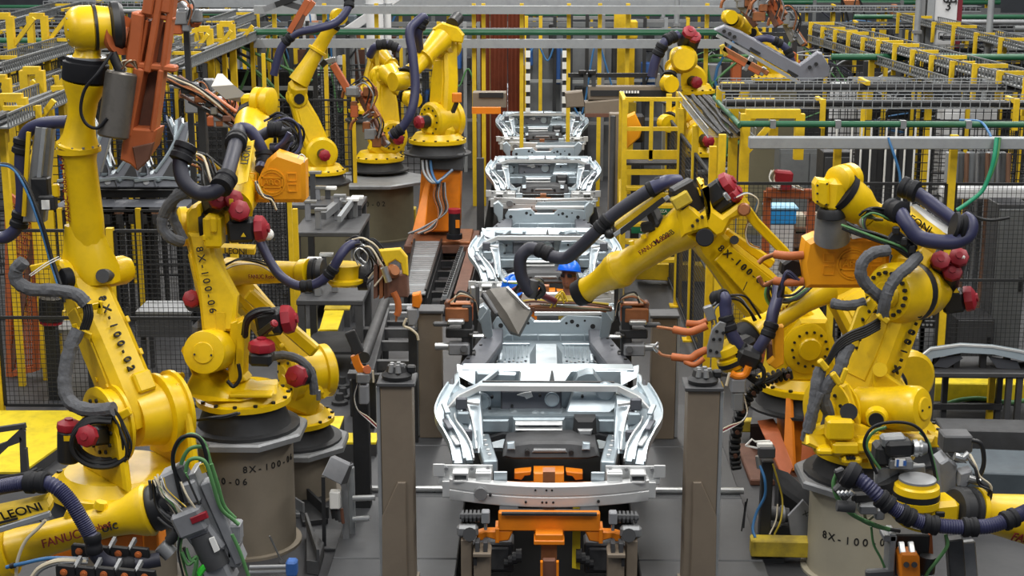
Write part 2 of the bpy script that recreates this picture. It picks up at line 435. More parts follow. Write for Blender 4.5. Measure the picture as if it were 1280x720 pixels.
    # dash cross panel behind the cowl
    a = P(590, 463, 12.2); b = P(790, 482, 12.2)
    cp = part('cross_panel', G().box((X0, 12.22, (a.z+b.z)/2), (b.x-a.x, .03, a.z-b.z), b=.006).box((X0, 12.30, a.z), (b.x-a.x+.1, .16, .02), b=.006), ALU, t)
    part('centre_box', G().prism(pp([(650,464,12.05),(716,464,12.05),(706,480,12.0),(648,480,12.0)]), (0,.16,0), .012), ALU, cp)
    part('side_box', G().prism(pp([(722,470,12.05),(733,466,12.05),(742,466,12.05),(752,480,12.05),(716,480,12.05)]), (0,.15,0), .01), ALG, cp)
    part('side_box', G().prism(pp([(596,466,12.1),(645,468,12.1),(645,479,12.1),(594,481,12.1)]), (0,.08,0), .01), ALG, cp)
    part('brace', G().bar(P(600,481,12.0), P(622,464,12.1), .04, .03), ALU, cp)
    c = P(690, 476, 11.98); part('latch_hook', G().cyl(c, c+V((0,0,.09)), .022, .008, n=10), STL, cp)
    for sd in (-1,1):
        g = G().prism(pp([(571,457,12.3),(594,464,12.2),(594,482,12.0),(572,470,12.1)]), (0,.06,0), .008)
        part('hinge_pillar', g.mirror(X0) if sd > 0 else g, ALU, t)
    # firewall
    a = P(594, 485, 11.72); b = P(784, 522, 11.72)
    fw = part('firewall', G().box((X0, 11.74, (a.z+b.z)/2), (b.x-a.x, .03, a.z-b.z)), ALG, t)
    part('firewall_patch', G().prism(pp([(716,488,11.70),(774,488,11.70),(783,499,11.66),(762,517,11.6),(706,519,11.6)]), (0,.05,0), .012), ALU, fw)
    part('firewall_patch', G().prism(pp([(626,489,11.70),(702,489,11.70),(702,515,11.66),(626,515,11.66)]), (0,.03,0), .012), ALD, fw)
    for q, r, yy in (((602,502),.07,11.69),((690,499),.055,11.66),((757,489),.075,11.68)):
        c = P(*q, yy); part('grommet_plate', G().lathe(c, c-V((0,.02,0)), [(0,r*1.1),(.5,r*1.1),(.6,r),(1,r*.9)], 18), ALU, fw)
    g = G()
    for q in ((615,497),(675,495),(612,512),(728,496),(735,504),(742,512),(770,506),(724,508),(640,508)):
        c = P(*q, 11.655); g.cyl(c, c+V((0,.03,0)), .012, n=8)
    part('stud_holes', g, BLM, fw, stuff=True)
    g = G(); 
    for k in range(2): g.prism(pp([(646+k*8,494,11.67),(656+k*8,491,11.67),(664+k*2,490+k*6,11.67),(655+k*3,496+k*3,11.67)]), (0,.02,0))
    part('bracket', g, BUM, fw)
    part('stiffener', G().prism(pp([(637,513,11.62),(704,513,11.62),(699,521,11.5),(643,521,11.5)]), (0,.1,0), .008), ALU, fw)
    a = P(599, 521, 11.5); b = P(778, 546, 11.5)
    lw = part('lower_dash', G().box((X0, 11.52, (a.z+b.z)/2), (b.x-a.x, .03, a.z-b.z)).box((X0, 11.6, a.z), (b.x-a.x, .2, .02)), ALG, t)
    part('lower_plate', G().prism(pp([(641,523,11.46),(706,523,11.46),(708,544,11.46),(640,544,11.46)]), (0,.05,0), .012), ALG, lw)
    for k in range(2): part('louvre', G().prism(pp([(644,528+6.5*k,11.42),(703,528+6.5*k,11.42),(703,532+6.5*k,11.40),(644,532+6.5*k,11.40)]), (0,.05,0), .006), BUM, lw)
    part('louvre', G().prism(pp([(601,525,11.45),(636,525,11.45),(636,541,11.45),(601,541,11.45)]), (0,.04,0), .01), ALG, lw)
    part('louvre', G().prism(pp([(748,525,11.45),(776,525,11.45),(776,541,11.45),(748,541,11.45)]), (0,.04,0), .01), ALG, lw)
    part('relay_box', G().prism(pp([(718,523,11.40),(745,523,11.40),(746,546,11.38),(716,546,11.38)]), (0,.14,0), .03), DKM, t)
    part('relay_cover', G().prism(pp([(722,537,11.36),(741,537,11.36),(739,545,11.35),(724,545,11.35)]), (0,.05,0), .012), STL, t)
    part('drip_rail', G().rail(pp([(612,549,11.42),(630,544,11.42),(650,548,11.4),(720,548,11.4),(748,545,11.42),(765,549,11.42)]), .06, .04), DKM, t)
    # subframe
    sf = part('subframe', G().prism(pp([(632,556,11.15),(662,552,11.15),(714,552,11.15),(745,556,11.15),(750,572,11.1),(735,575,11.1),(641,575,11.1),(628,572,11.1)]), (0,.3,0), .02), STD, t)
    part('subframe_rib', G().prism(pp([(667,562,11.10),(707,562,11.10),(709,566,11.10),(665,566,11.10)]), (0,.05,0), .006), STL, sf)
    for q in ((659,566),(714,566)):
        c = P(*q, 11.09); part('bushing', G().cyl(c, c+V((0,.05,0)), .02, n=10), BLM, sf)
    for sd in (-1,1):
        g = G().prism(pp([(634,554,11.1),(643,553,11.1),(644,562,11.08),(634,562,11.08)]), (0,.04,0), .006)
        part('corner_tab', g if sd < 0 else g.mirror(X0), ALU, sf)
    # floor pan with tunnel and ribs
    g = G(); zf = .85
    g.box((X0, 13.35, zf-.015), (1.30, 3.3, .03))
    fp = part('floor_pan', g, ALG, t)
    part('tunnel', G().prism([V((X0-.16,12.3,zf)), V((X0-.10,12.3,zf+.10)), V((X0+.10,12.3,zf+.10)), V((X0+.16,12.3,zf))], (0,2.2,0), .02), ALG, fp)
    for sd in (-1,1):
        for k in range(7):
            x = X0+sd*(.19+.042*k); part('floor_rib', G().box((x, 14.55-.02*k, zf+.006), (.014, .42, .022), b=.006), ALU, fp)
        part('rib_frame', G().box((X0+sd*.33, 14.78, zf+.012), (.34, .03, .025), b=.006), ALU, fp)
        for k in range(9): part('weld_dimple', G().cyl((X0+sd*(.2+.04*k), 14.2-.03*(k % 3), zf), (X0+sd*(.2+.04*k), 14.2-.03*(k % 3), zf+.012), .012, n=8), BUM if k % 2 else ALD, fp)
        part('seat_mount', G().box((X0+sd*.34, 13.95, zf+.02), (.30, .09, .06), b=.02), ALU, fp)
        part('seat_mount', G().box((X0+sd*.44, 14.2, zf+.02), (.05, .25, .06), b=.015), ALU, fp)
        part('seat_mount', G().box((X0+sd*.42, 13.6, zf+.02), (.12, .12, .05), b=.015), BUM, fp)
    part('cross_sill', G().prism(pp([(655,461,13.75),(716,461,13.75),(706,455,13.9),(665,455,13.9)]), (0,0,-.12), .015), ALU, fp)
    # rear panel with scalloped top flange
    y = 14.98
    g = G().prism(pp([(620,428,y),(616,405,y),(622,395,y),(660,393,y),(668,401,y),(700,401,y),(708,393,y),(748,395,y),(762,400,y),(758,428,y)]), (0,.05,0), .012)
    rp = part('rear_panel', g, ALU, t)
    g = G().prism(pp([(622,427,y-.02),(634,418,y-.02),(740,418,y-.02),(755,427,y-.02)]), (0,.06,0), .012)
    part('rear_step', g, ALG, rp)
    for x_ in (640,672,700,730): part('step_swage', G().bar(P(x_,416,y-.03), P(x_+1,426,y-.04), .012,.012), ALU, rp)
    part('top_flange', G().prism(pp([(668,390,y),(760,390,y),(756,394,y),(700,395,y),(668,395,y)]), (0,.1,0), .006), BUM, rp)
    part('notch_plate', G().prism(pp([(671,389,y+.06),(698,389,y+.06),(698,402,y+.06),(671,402,y+.06)]), (0,.03,0)), STL, rp)
    g = G()
    for q, r in (((653,401),.022),((660,404),.016),((626,407),.025),((708,404),.014),((715,402),.022),((722,407),.018),((741,408),.026),((731,401),.012)):
        c = P(*q, y-.002); g.cyl(c, c+V((0,.03,0)), r, n=10)
    part('panel_holes', g, BLM, rp, stuff=True)
    part('rear_skirt', G().prism(pp([(668,388,y+.1),(760,388,y+.1),(775,380,y+.1),(672,382,y+.1)]), (0,.05,0)), ALG, rp)
    return t
def carrier():
    t = thing('orange_carrier', 'orange cross beam carrier under the nearest silver underbody, on a brown centre post', 'carrier', (X0, 10.3, 0), 'orange carriers under the car bodies')
    a = P(624, 640, 10.3); b = P(751, 664, 10.3)
    part('cross_beam', G().box((X0, 10.32, (a.z+b.z)/2), (b.x-a.x, .06, a.z-b.z), b=.008), ORG, t)
    part('back_channel', G().box((X0, 10.43, (a.z+b.z)/2-.03), (b.x-a.x-.02, .14, a.z-b.z-.04), b=.008), DKM, t)
    part('front_flange', G().box((X0, 10.27, a.z), (b.x-a.x-.05, .03, .018)), DKM, t)
    for sd in (-1,1):
        mr = (lambda g: g) if sd < 0 else (lambda g: g.mirror(X0))
        part('rest_pad', mr(G().box(P(636, 638, 10.38), (.14, .14, .035), b=.006)), STD, t)
        part('end_bracket', mr(G().prism(pp([(622,663,10.3),(642,663,10.3),(636,676,10.3),(622,678,10.3)]), (0,.12,0), .01)), ORG, t)
        part('end_arm', mr(G().prism(pp([(596,667,10.3),(606,664,10.3),(622,664,10.3),(622,676,10.3),(608,672,10.3),(603,676,10.3),(596,676,10.3)]), (0,.08,0), .008)), ORG, t)
        part('end_flange', mr(G().prism(pp([(619,661,10.28),(624,661,10.28),(624,679,10.28),(619,679,10.28)]), (0,.16,0), .004)), ORG, t)
        part('upper_bracket', mr(G().prism(pp([(643,591,11.0),(664,589,11.0),(663,594,11.0),(656,595,11.0),(652,600,11.0),(643,599,11.0)]), (0,.1,0), .006)), ORG, t)
    part('upper_block', G().prism(pp([(667,591,10.95),(705,591,10.95),(705,609,10.92),(667,609,10.92)]), (0,.16,0), .008), ORG, t)
    a = P(634, 606, 10.95); b = P(745, 613, 10.95)
    part('upper_beam', G().box((X0, 10.98, (a.z+b.z)/2), (b.x-a.x, .1, a.z-b.z)), ORG, t)
    cz = P(686, 676, 10.2)
    part('centre_post', G().box((X0, 10.3, (cz.z-.8)/2+.05), (.115, .14, cz.z+.75), b=.008), COP, t)
    part('post_collar', G().box((X0, 10.28, P(686,672,10.28).z), (.22, .2, .035), b=.006).box((X0, 10.28, P(686,666,10.28).z), (.20, .18, .05), b=.006), ORG, t)
    part('post_foot', G().prism(pp([(676,709,10.1),(679,700,10.1),(694,700,10.1),(698,709,10.1),(698,740,10.1),(676,740,10.1)]), (0,.05,0), .01), RST, t)
    for x_ in (677,697): part('foot_lip', G().prism(pp([(x_-1.5,703,10.08),(x_+1.5,703,10.08),(x_+1.5,735,10.08),(x_-1.5,735,10.08)]), (0,.04,0)), ORG, t)
    part('post_stem', G().box((X0, 10.66, .6), (.09,.1,.9)), COP, t)
    part('strap', G().prism(pp([(716,632,10.52),(726,632,10.52),(725,712,10.42),(715,710,10.42)]), (0,.012,0)), YEF, t, 'yellow hanging strap')
    for sd in (-1,1):
        g = G().box((X0+sd*.42, 10.55, P(0,690,10.5).z), (.32, .2, .24), b=.015); part('gear_case', g, STD, t)
        part('case_cover', G().box((X0+sd*.42, 10.44, P(0,690,10.5).z), (.26,.03,.18), b=.01), CHAR if False else STD, t)
        g = G()
        for k in range(4):
            c = V((X0+sd*(.2+.03*k), 10.4, P(0,690+3*k,10.4).z)); g.cyl(c, c+V((sd*.04,0,0)), .05-.006*k, n=10)
        part('drive_hub', g, DKM, t)
    return t
CAR0 = car(); CAR0_ = [CAR0]
CARR = carrier()
PITCH = 5.9
names = ['second', 'third', 'fourth', 'fifth']
tell = ['second silver underbody in the line, half hidden by the black hose and hard hats',
        'third silver underbody in the line, level with the orange robot riser',
        'fourth silver underbody in the line, beside the top of the yellow ladder',
        'farthest small silver underbody in the line, below the long dark gripper beam']
for k in range(4):
    dup(CAR0, (0, PITCH*(k+1), 0), tell[k], 'car underbodies along the line')
    c = dup(CARR, (0, PITCH*(k+1), 0), ['orange carrier under the second silver underbody', 'orange carrier under the third silver underbody beside the ladder', 'orange carrier under the fourth silver underbody', 'orange carrier under the farthest silver underbody'][k], 'orange carriers under the car bodies')
# ---------------------------------------------------------------- locating stands beside the carrier
def stand(sd, label):
    mr = (lambda g: g) if sd < 0 else (lambda g: g.mirror(X0))
    t = thing('locating_stand', label, 'stand', (X0+sd*.62, 10.3, -.9))
    def q(*a): return P(*a)
    a = q(576, 675, 10.2); b = q(590, 720, 10.2)
    part('tall_leg', mr(G().box(((a.x+b.x)/2, 10.3, (a.z-.9)/2), (b.x-a.x, .2, a.z+.9), b=.006)), BRN, t)
    a = q(592, 690, 10.15); b = q(613, 700, 10.15)
    part('short_leg', mr(G().box(((a.x+b.x)/2, 10.25, (a.z-.9)/2), (b.x-a.x, .16, a.z+.9), b=.006)), BRN, t)
    part('slot_plate', mr(G().prism(pp([(592,697,10.14),(596,697,10.14),(596,707,10.14),(592,707,10.14)]), (0,.02,0))), BLM, t)
    part('cap_plate', mr(G().box(q(603, 689, 10.2), (.13, .16, .03), b=.005)), BRN, t)
    part('yoke', mr(G().box(q(597, 682, 10.2), (.03,.1,.08)).box(q(607, 682, 10.2), (.03,.1,.08))), STD, t)
    c = q(571, 663, 10.25); d = q(598, 663, 10.25)
    part('clamp_body', mr(G().bar(c, d, .07, .09, b=.02)), STL, t)
    part('clamp_knuckle', mr(G().cyl(q(587,668,10.18), q(587,668,10.38), .05, n=12)), DKM, t)
    g = G()
    for k in range(5): g.cyl(q(577+5*k, 645, 10.3), q(580+5*k, 645, 10.3), .045, n=10)
    g.cyl(q(575,645,10.3), q(602,645,10.3), .025, n=8)
    part('spring_stack', mr(g), STD, t)
    c = q(607, 638, 10.25); d = q(607, 653, 10.25)
    part('cylinder_body', mr(G().box((c+d)/2, (.06,.07,c.z-d.z), b=.008)), GRY, t)
    part('pin', mr(G().cyl(q(607,653,10.25), q(607,662,10.25), .012, n=8)), CHR, t)
    return t
stand(-1, 'brown slotted locating stand with spring stack, left of the orange cross beam')
stand(1, 'brown slotted locating stand with spring stack, right of the orange cross beam')
# ---------------------------------------------------------------- taupe posts
def post(px, Y, top, w, d, label, cap, gus, seam=0):
    c = P(px, top, Y); 
    t = thing('guard_post', label, 'post', (c.x, Y, .06))
    part('column', G().box((c.x, Y+d/2, c.z/2+.03), (w, d, c.z-.06), b=.006), BRN, t)
    part('cap_plate', G().box((c.x, Y+d/2, c.z+.012), (w+.05, d+.06, .03), b=.005), STD, t)
    if seam:
        part('side_channel', G().box((c.x+seam*(w/2+.02), Y+d*.4, c.z/2+.03), (.03, d*.6, c.z*.98-.06), b=.004), GRT, t)
    if gus:
        zt = P(px, 602, Y).z; zz = P(px, 645, Y).z; s = gus
        g = G().prism([V((c.x-s*w*.26, Y-.02, zt)), V((c.x+s*w*.0, Y-.02, zt)), V((c.x+s*w*.52, Y-.02, zz)), V((c.x+s*w*.56, Y-.02, .06)), V((c.x-s*w*.26, Y-.02, .06))], (0,.04,0), .006)
        part('gusset', g, BRN, t)
        part('base_plate', G().box((c.x, Y+d/2, .07), (w+.04, d+.04, .02)), BRN, t)
    if cap:
        cc = V((c.x, Y+d*.45, c.z+.03))
        h = part('top_clamp', G().lathe(cc, cc+V((0,0,.10)), [(0,w*.46),(.3,w*.5),(.55,w*.36),(1,w*.30)], 14), DKM, t)
        g = G()
        for k in range(5):
            a = k*1.26; g.cyl(cc+V((math.cos(a)*w*.2, math.sin(a)*w*.2-.03, .06)), cc+V((math.cos(a)*w*.18, math.sin(a)*w*.18-.03, .12)), w*.10, w*.07, n=8)
        part('clamp_studs', g, STL, h)
        part('clamp_handle', G().box(cc+V((w*.45,0,.07)), (.07,.06,.06), b=.012), BLK, h)
    return t
post(495, 10.75, 482, .235, .22, 'taupe steel post with a clamp on top, left of the nearest underbody', True, -1, -1)
post(880, 10.75, 488, .235, .22, 'taupe steel post with a clamp on top, right of the nearest underbody', True, 1, 1)
post(537, 14.2, 391, .225, .2, 'taller taupe post behind the weld clamp, left side of the nearest underbody', False, 0, -1)
post(831, 14.2, 397, .235, .2, 'taupe post behind the orange electrode hoses, right side of the nearest underbody', False, 0, 1)
# ---------------------------------------------------------------- robot building kit (all points world)
def unit(a): return V(a).normalized()
def hose(root, pts, rp, m=HOSE, name='hose', clamps=(), rib=0, cm=RUB, cr=1.45, sub=8, n=12, cl=1.3):
    """hose through (px,py,Y) points; rp radius in pixels at the first point's distance; clamps are point indices"""
    w_ = pp(pts) if not isinstance(pts[0], Vector) else pts
    r = S(rp, w_[0].y); h = part(name, G().tube(w_, r, n, sub, rib), m, root)
    p = spline(w_, sub)
    for i in clamps:
        k = min(len(p)-1, int(i*sub)); a = p[max(0,k-1)]; b = p[min(len(p)-1,k+1)]; d = (b-a).normalized(); c = p[k]
        part('hose_clamp', G().lathe(c-d*r*cl, c+d*r*cl, [(0,r*1.05),(.08,r*cr),(.35,r*cr),(.42,r*(cr*.9)),(.58,r*(cr*.9)),(.65,r*cr),(.92,r*cr),(1,r*1.05)], 14), cm, h)
    return h
def cables(root, pts, n, rp, mats, spread=3, name='cable', seed=1):
    rnd = random.Random(seed); w_ = pp(pts); r = S(rp, w_[0].y); s_ = S(spread, w_[0].y)
    for k in range(n):
        o = V((rnd.uniform(-s_,s_), rnd.uniform(-s_,s_), rnd.uniform(-s_,s_)))
        part(name, G().tube([p+o+V((rnd.uniform(-1,1),rnd.uniform(-1,1),rnd.uniform(-1,1)))*s_*.35 for p in w_], r, 6, 5), mats[k % len(mats)], root)
def sleeve(root, pts, rp, m=None, name='cable_sleeve', seed=3):
    w_ = pp(pts); r = S(rp, w_[0].y); p = spline(w_, 7); rnd = random.Random(seed)
    g = G(); g.tube(p, r, 10, 1)
    for i in range(len(p)):
        k = 1+rnd.uniform(-.07, .07)
        for j in range(10):
            q = V(g.v[i*10+j]); g.v[i*10+j] = tuple(p[i]+(q-p[i])*(k+rnd.uniform(-.03,.03)))
    part(name, g, m or LEA, root)
def motor(root, a, b, r, cap=RED, square=True, body=BLK):
    a = V(a); b = V(b); d = (b-a).normalized(); L = (b-a).length
    mo = part('motor', G().bar(a, b, r*1.8, r*1.8, (0,0,1), r*.25) if square else G().cyl(a, b, r, n=16, bev=r*.15), body, root)
    part('motor_cap', G().lathe(b, b+d*r*.9, [(0,r*1.05),(.15,r*1.1),(.7,r*1.02),(1,r*.55)], 8), cap, mo)
    part('motor_boss', G().cyl(b+d*r*.88, b+d*r*1.05, r*.38, n=8), RED if cap is RED else cap, mo)
    return mo
def arm_plate(root, J2, J3, ax, w0, wm, w1, th, m=YEL, name='upper_arm', e0=.25, e1=.16, rib=True, sten=None, sf=.8, ss=.1, sgn=0):
    J2 = V(J2); J3 = V(J3); ax = unit(ax); u = (J3-J2); L = u.length; u.normalize(); wv = ax.cross(u).normalized(); ax = u.cross(wv)
    pr = [(-e0,w0*.75),(0,w0),(L*.28,wm),(L*.55,wm*.96),(L*.85,w1*1.08),(L,w1),(L+e1*.8,w1*.72),(L+e1,w1*.3)]
    left = [J2+u*a+wv*b for a, b in pr]; right = [J2+u*a-wv*b for a, b in reversed(pr)]
    ob = part(name, G().prism([p-ax*th/2 for p in left+right], ax*th, th*.16), m, root)
    if rib:
        pr2 = [(L*.22,wm*.55),(L*.5,wm*.6),(L*.8,w1*.6)]
        q = [J2+u*a+wv*b for a, b in pr2]+[J2+u*a-wv*b for a, b in reversed(pr2)]
        for sg in (-1,1): part('arm_web', G().prism([p+ax*(sg*(th/2-.006)) for p in q], ax*(sg*.018), .006), m, ob)
    if sten:                                       # stencil on the edge face turned to the hall aisle
        n_ = wv if wv.dot(V((0,0,H))-J2) > 0 else -wv
        dn = -u if sgn == 0 else u
        for i, ch in enumerate(sten): pass
        o_ = J2+u*(L*sf)+n_*(wm+.02)
        text(sten, o_, dn, n_.cross(dn), ss, INK, ob, 'stencil', .012, sx=1.05, space=1.75, bold=.012)
    return ob, u, wv, ax
def joint(root, c, ax, r, L, m=YEL, name='joint_housing', nb=12, bolt=BLK, face=-1, rim=True):
    c = V(c); ax = unit(ax); a = c-ax*L/2; b = c+ax*L/2
    ob = part(name, G().lathe(a, b, [(0,r*.86),(.06,r),(.22,r),(.25,r*.9),(.75,r*.9),(.78,r),(.94,r),(1,r*.86)], 28), m, root)
    if nb:
        f = a if face < 0 else b; d = ax*face
        part('bolt_ring', bolts(f-d*.004, d, r*.68, nb, r*.055, .018), bolt, ob, stuff=True)
        part('joint_hub', G().lathe(f, f+d*.03, [(0,r*.45),(.6,r*.45),(1,r*.4)], 20), m, ob)
    return ob
def rbase(root, c, r, h, ax, m=YEL, casting=DKM, cast_h=.22, foot=False):
    """turntable on a bolted dark casting; c = bottom centre"""
    c = V(c); z = V((0,0,1))
    part('base_casting', G().lathe(c, c+z*cast_h, [(0,r*1.25),(.14,r*1.25),(.16,r*1.05),(.8,r*.92),(1,r*.92)], 24), casting, root)
    if foot: part('base_foot', G().box(c+z*.03, (r*2.5,r*2.3,.06), b=.015), casting, root)
    t = part('turntable', G().lathe(c+z*cast_h, c+z*(cast_h+h), [(0,r*.98),(.1,r*1.06),(.45,r*1.06),(.5,r*.95),(1,r*.8)], 32), m, root)
    part('bolt_ring', bolts(c+z*(cast_h+h*.45), z, r*1.0, 14, r*.05, .02), BLK, t, stuff=True)
    return t
def pedestal(name, label, c, r, h, m, plate_r, sides=8, stencil=None, sten_dir=None):
    c = V(c); t = thing(name, label, 'pedestal', c)
    part('drum', G().lathe(c, c+V((0,0,h-.06)), [(0,r*1.12),(.025,r*1.12),(.026,r),(1,r)], 32), m, t)
    part('top_plate', G().lathe(c+V((0,0,h-.06)), c+V((0,0,h)), [(0,plate_r),(.7,plate_r),(1,plate_r*.97)], sides, (0.38,0.92,0)), STL, t)
    if stencil:
        for s_, an, zz, sz in stencil:
            d = V((math.cos(an), math.sin(an), 0)); uu = V((-math.sin(an), math.cos(an), 0))
            # letters wrap around the drum one by one
            for i, ch in enumerate(s_):
                a2 = an+(i-len(s_)/2)*sz*.78/r; d2 = V((math.cos(a2), math.sin(a2), 0)); u2 = V((-math.sin(a2), math.cos(a2), 0))
                text(ch, c+d2*(r+.002)+V((0,0,zz)), u2, (0,0,1), sz, INK, t, 'stencil_letter', .002, 'CENTER')
    return t
# ================================================================ left front robot with the orange clamp frame (stencilled 02)
def robot_left_front():
    y = 11.0; s = S(1, y); ax = unit((.74,.67,0))
    J2 = P(172, 522, y); J3 = P(100, 346, 11.35); b = P(150, 612, y)
    t = thing('industrial_robot', 'yellow robot stencilled 8X-100-02 with an upright arm holding a rust orange frame', 'robot', (b.x, b.y, b.z-.12))
    bc = V((b.x, b.y, b.z-.12))
    rbase(t, bc, 85*s, .16, ax, cast_h=.14)
    # shoulder yoke
    fw = V((-ax.y, ax.x, 0))
    for sg in (-1, 1):
        c = J2+ax*(sg*.25)
        part('shoulder_cheek', G().prism([c+fw*.34-V((0,0,.42)), c+fw*.30, c+fw*.12+V((0,0,.25)), c-fw*.14+V((0,0,.25)), c-fw*.30, c-fw*.36-V((0,0,.42))], ax*(sg*.07), .02), YEL, t)
    joint(t, J2-ax*.24, ax, 50*s, .16, nb=12, face=-1, name='shoulder_flange')
    joint(t, J2+ax*.25, ax, 52*s, .18, nb=14, face=-1, name='shoulder_flange')
    part('reducer_housing', G().lathe(J2-ax*.05, J2+ax*.22, [(0,36*s),(.5,40*s),(1,44*s)], 24), YEL, t)
    ob, u, wv, a2 = arm_plate(t, J2, J3, ax, .19, .185, .13, .33, e0=.10, sten='8X-100-02', sf=.80, ss=.08)
    n_ = wv if wv.y < 0 else -wv
    part('bolt_row', bolts(J2+u*.30-a2*.168, -a2, .09, 3, .02, .02, .4), YEL, ob, stuff=True)
    part('small_plate', G().box(J2+u*.52-a2*.168-n_*.02, (.09,.006,.02), (n_,a2,u)), INK, ob)
    part('arm_pad', G().box(J2+u*.22+a2*.06+n_*.19, (.15,.08,.16), (a2,n_,u), .015), YEL, ob)
    for k in (.45,.72): part('arm_lug', G().box(J2+u*k+a2*.14+n_*.185, (.03,.02,.05), (a2,n_,u), .005), YEL, ob)
    # elbow
    joint(t, J3, ax, .155, .36, nb=0, name='elbow_housing')
    part('elbow_cap', G().cyl(P(89,347,11.16), P(89,347,11.16)-ax*.07, 13.5*s, n=22, bev=.008), RUB, t)
    part('elbow_motor', G().lathe(J3+ax*.16, J3+ax*.42, [(0,.10),(.3,.115),(.8,.115),(1,.09)], 20), YEL, t)
    part('elbow_coupling', G().cyl(P(128,345,11.2), P(140,343,11.4), 9*s, n=16), STD, t)
    # forearm
    A = P(114, 332, 11.38); B = P(98, 184, 11.35); D = P(106, 101, 11.3)
    part('elbow_casting', G().loft([[A+V((math.cos(k*.5236)*w_, math.sin(k*.5236)*w_*.8, 0))+V(o) for k in range(12)] for w_, o in ((.22,(-.0,0,-.12)),(.23,(-.01,0,.0)),(.175,(-.03,0,.17)),(.14,(-.045,0,.32)))]), YEL, t)
    fa = part('forearm', G().lathe(A+(B-A)*.2, B, [(0,.125),(.25,.132),(.85,.122),(.93,.135),(.95,.165),(1,.165)], 24), YEL, t)
    part('forearm_tube', G().lathe(B, D, [(0,.165),(.04,.165),(.06,.15),(.2,.12),(.45,.102),(.7,.112),(.92,.155),(1,.16)], 24), YEL, t)
    part('bolt_ring', bolts(B+V((0,0,.003)), (0,0,1), .152, 12, .01, .015), STL, fa, stuff=True)
    d = (B-A).normalized(); vv = d.cross(V((0,1,0))).normalized()
    text('FANUC Robot M-900iB', P(84,278,11.25)+V((.005,.02,0)), d, V((-1,.45,0)), .062, INR, fa, 'maker_name', .0015)
    part('wrist_band', G().lathe(D, P(108,73,11.3), [(0,.165),(.05,.168),(.8,.168),(.85,.15),(1,.15)], 24), RUB, t)
    part('wrist_rim', G().cyl(P(108,74,11.3), P(108,71,11.3), .142, n=24), CHR, t)
    part('wrist_neck', G().lathe(P(109,73,11.3), P(111,45,11.3), [(0,.115),(.2,.095),(1,.09)], 20), YEL, t)
    wa = unit((.93,.36,.02)); c = P(107,35,11.25)
    wb = part('wrist_ball', G().lathe(c-wa*.15, c+wa*.17, [(0,.05),(.06,.115),(.2,.155),(.35,.165),(.62,.165),(.64,.150),(.70,.150),(.72,.162),(1,.150)], 28), YEL, t)
    part('seal_band', G().cyl(c+wa*.058, c+wa*.078, .168, n=28), BLK, wb)
    part('bolt_ring', bolts(c-wa*.125, -wa, .11, 8, .008, .012), STL, wb, stuff=True)
    part('wrist_yoke', G().bar(c+wa*.10, c+wa*.20, .2, .17, (0,0,1), .03), YEL, t)
    part('tool_flange', G().lathe(c+wa*.17, c+wa*.27, [(0,.14),(.2,.185),(.7,.185),(1,.16)], 24), BLK, t)
    # shoulder motors
    motor(t, P(86,577,10.72), P(86,537,10.72), .085, square=False)
    motor(t, P(132,543,10.75), P(111,545,10.5), .078, square=True)
    motor(t, P(205,470,11.5), P(226,470,11.6), .03, cap=YEL, body=YEL)
    ring = [P(130+38*math.cos(k*.6283), 552+29*math.sin(k*.6283), 10.62) for k in range(1, 9)]
    for k in range(4): part('coiled_cable', G().tube([p+V((0,.03*k-.05,.022*(k%2))) for p in ring], .021, 7, 5), BLK, t)
    part('label_plate', G().box(P(84,548,10.64), (.05,.01,.04)), YEL, t)
    # brackets and sleeves
    part('sleeve_bracket', G().bar(P(97,388,11.0), P(127,381,11.0), .03, .05, b=.006).bar(P(124,392,11.0), P(126,376,11.0), .03, .03, b=.005), YEL, t)
    part('sleeve_bracket', G().bar(P(92,411,10.95), P(114,421,10.95), .03, .05, b=.006).bar(P(96,417,10.95), P(93,405,10.95), .03, .03), YEL, t)
    part('sleeve_bracket', G().bar(P(38,336,11.1), P(74,328,11.15), .03, .05, b=.006), YEL, t)
    part('sleeve_bracket', G().bar(P(137,528,10.65), P(163,513,10.65), .04, .06, b=.006), YEL, t)
    sleeve(t, [(30,326,11.0),(20,338,11.0),(22,352,11.0),(40,362,10.95),(70,363,10.9),(95,368,10.9),(108,380,10.9)], 8.5)
    sleeve(t, [(98,412,10.9),(88,435,10.85),(82,465,10.8),(82,490,10.75),(92,506,10.7),(115,513,10.65),(142,511,10.6)], 9)
    for k in range(4): hose(t, [(104+3*k,380,10.9),(106+3*k,395,10.88),(101+3*k,412,10.88)], 2.0, BLK, 'cable')
    cables(t, [(140,515,10.6),(150,530,10.6),(158,555,10.58),(155,575,10.6)], 4, 1.7, [BLK], 4, seed=5)
    # service hose on the far side
    hose(t, [(-14,296,11.5),(8,296,11.5),(24,278,11.5),(28,240,11.5),(26,200,11.5),(32,168,11.5),(52,155,11.45),(86,152,11.4)], 8, HOSE, clamps=(2.2,4.6))
    tr = part('hose_tray', G().prism(pp([(44,158,11.4),(66,158,11.4),(55,278,11.4),(28,278,11.4)]), (0,.10,0), .01), STL, t)
    part('tray_edge', G().bar(P(36,165,11.38), P(30,270,11.38), .025,.03), YEL, tr)
    part('tray_channel', G().bar(P(56,160,11.36), P(44,276,11.36), .05,.03), GRT, tr)
    part('junction_box', G().box(P(60,253,11.3), (.13,.08,.11), b=.01), DKM, t); part('white_label', G().box(P(57,256,11.25), (.06,.01,.07)), WHP, t)
    part('junction_box', G().box(P(52,236,11.35), (.13,.1,.18), b=.01), BLK, t)
    part('clip', G().box(P(70,238,11.3), (.05,.05,.1), b=.008), YEL, t)
    hose(t, [(-8,205,11.2),(14,208,11.2),(34,232,11.15),(52,278,11.1),(64,320,11.1),(76,356,11.05),(80,378,11.0)], 2.4, BLK, 'air_line')
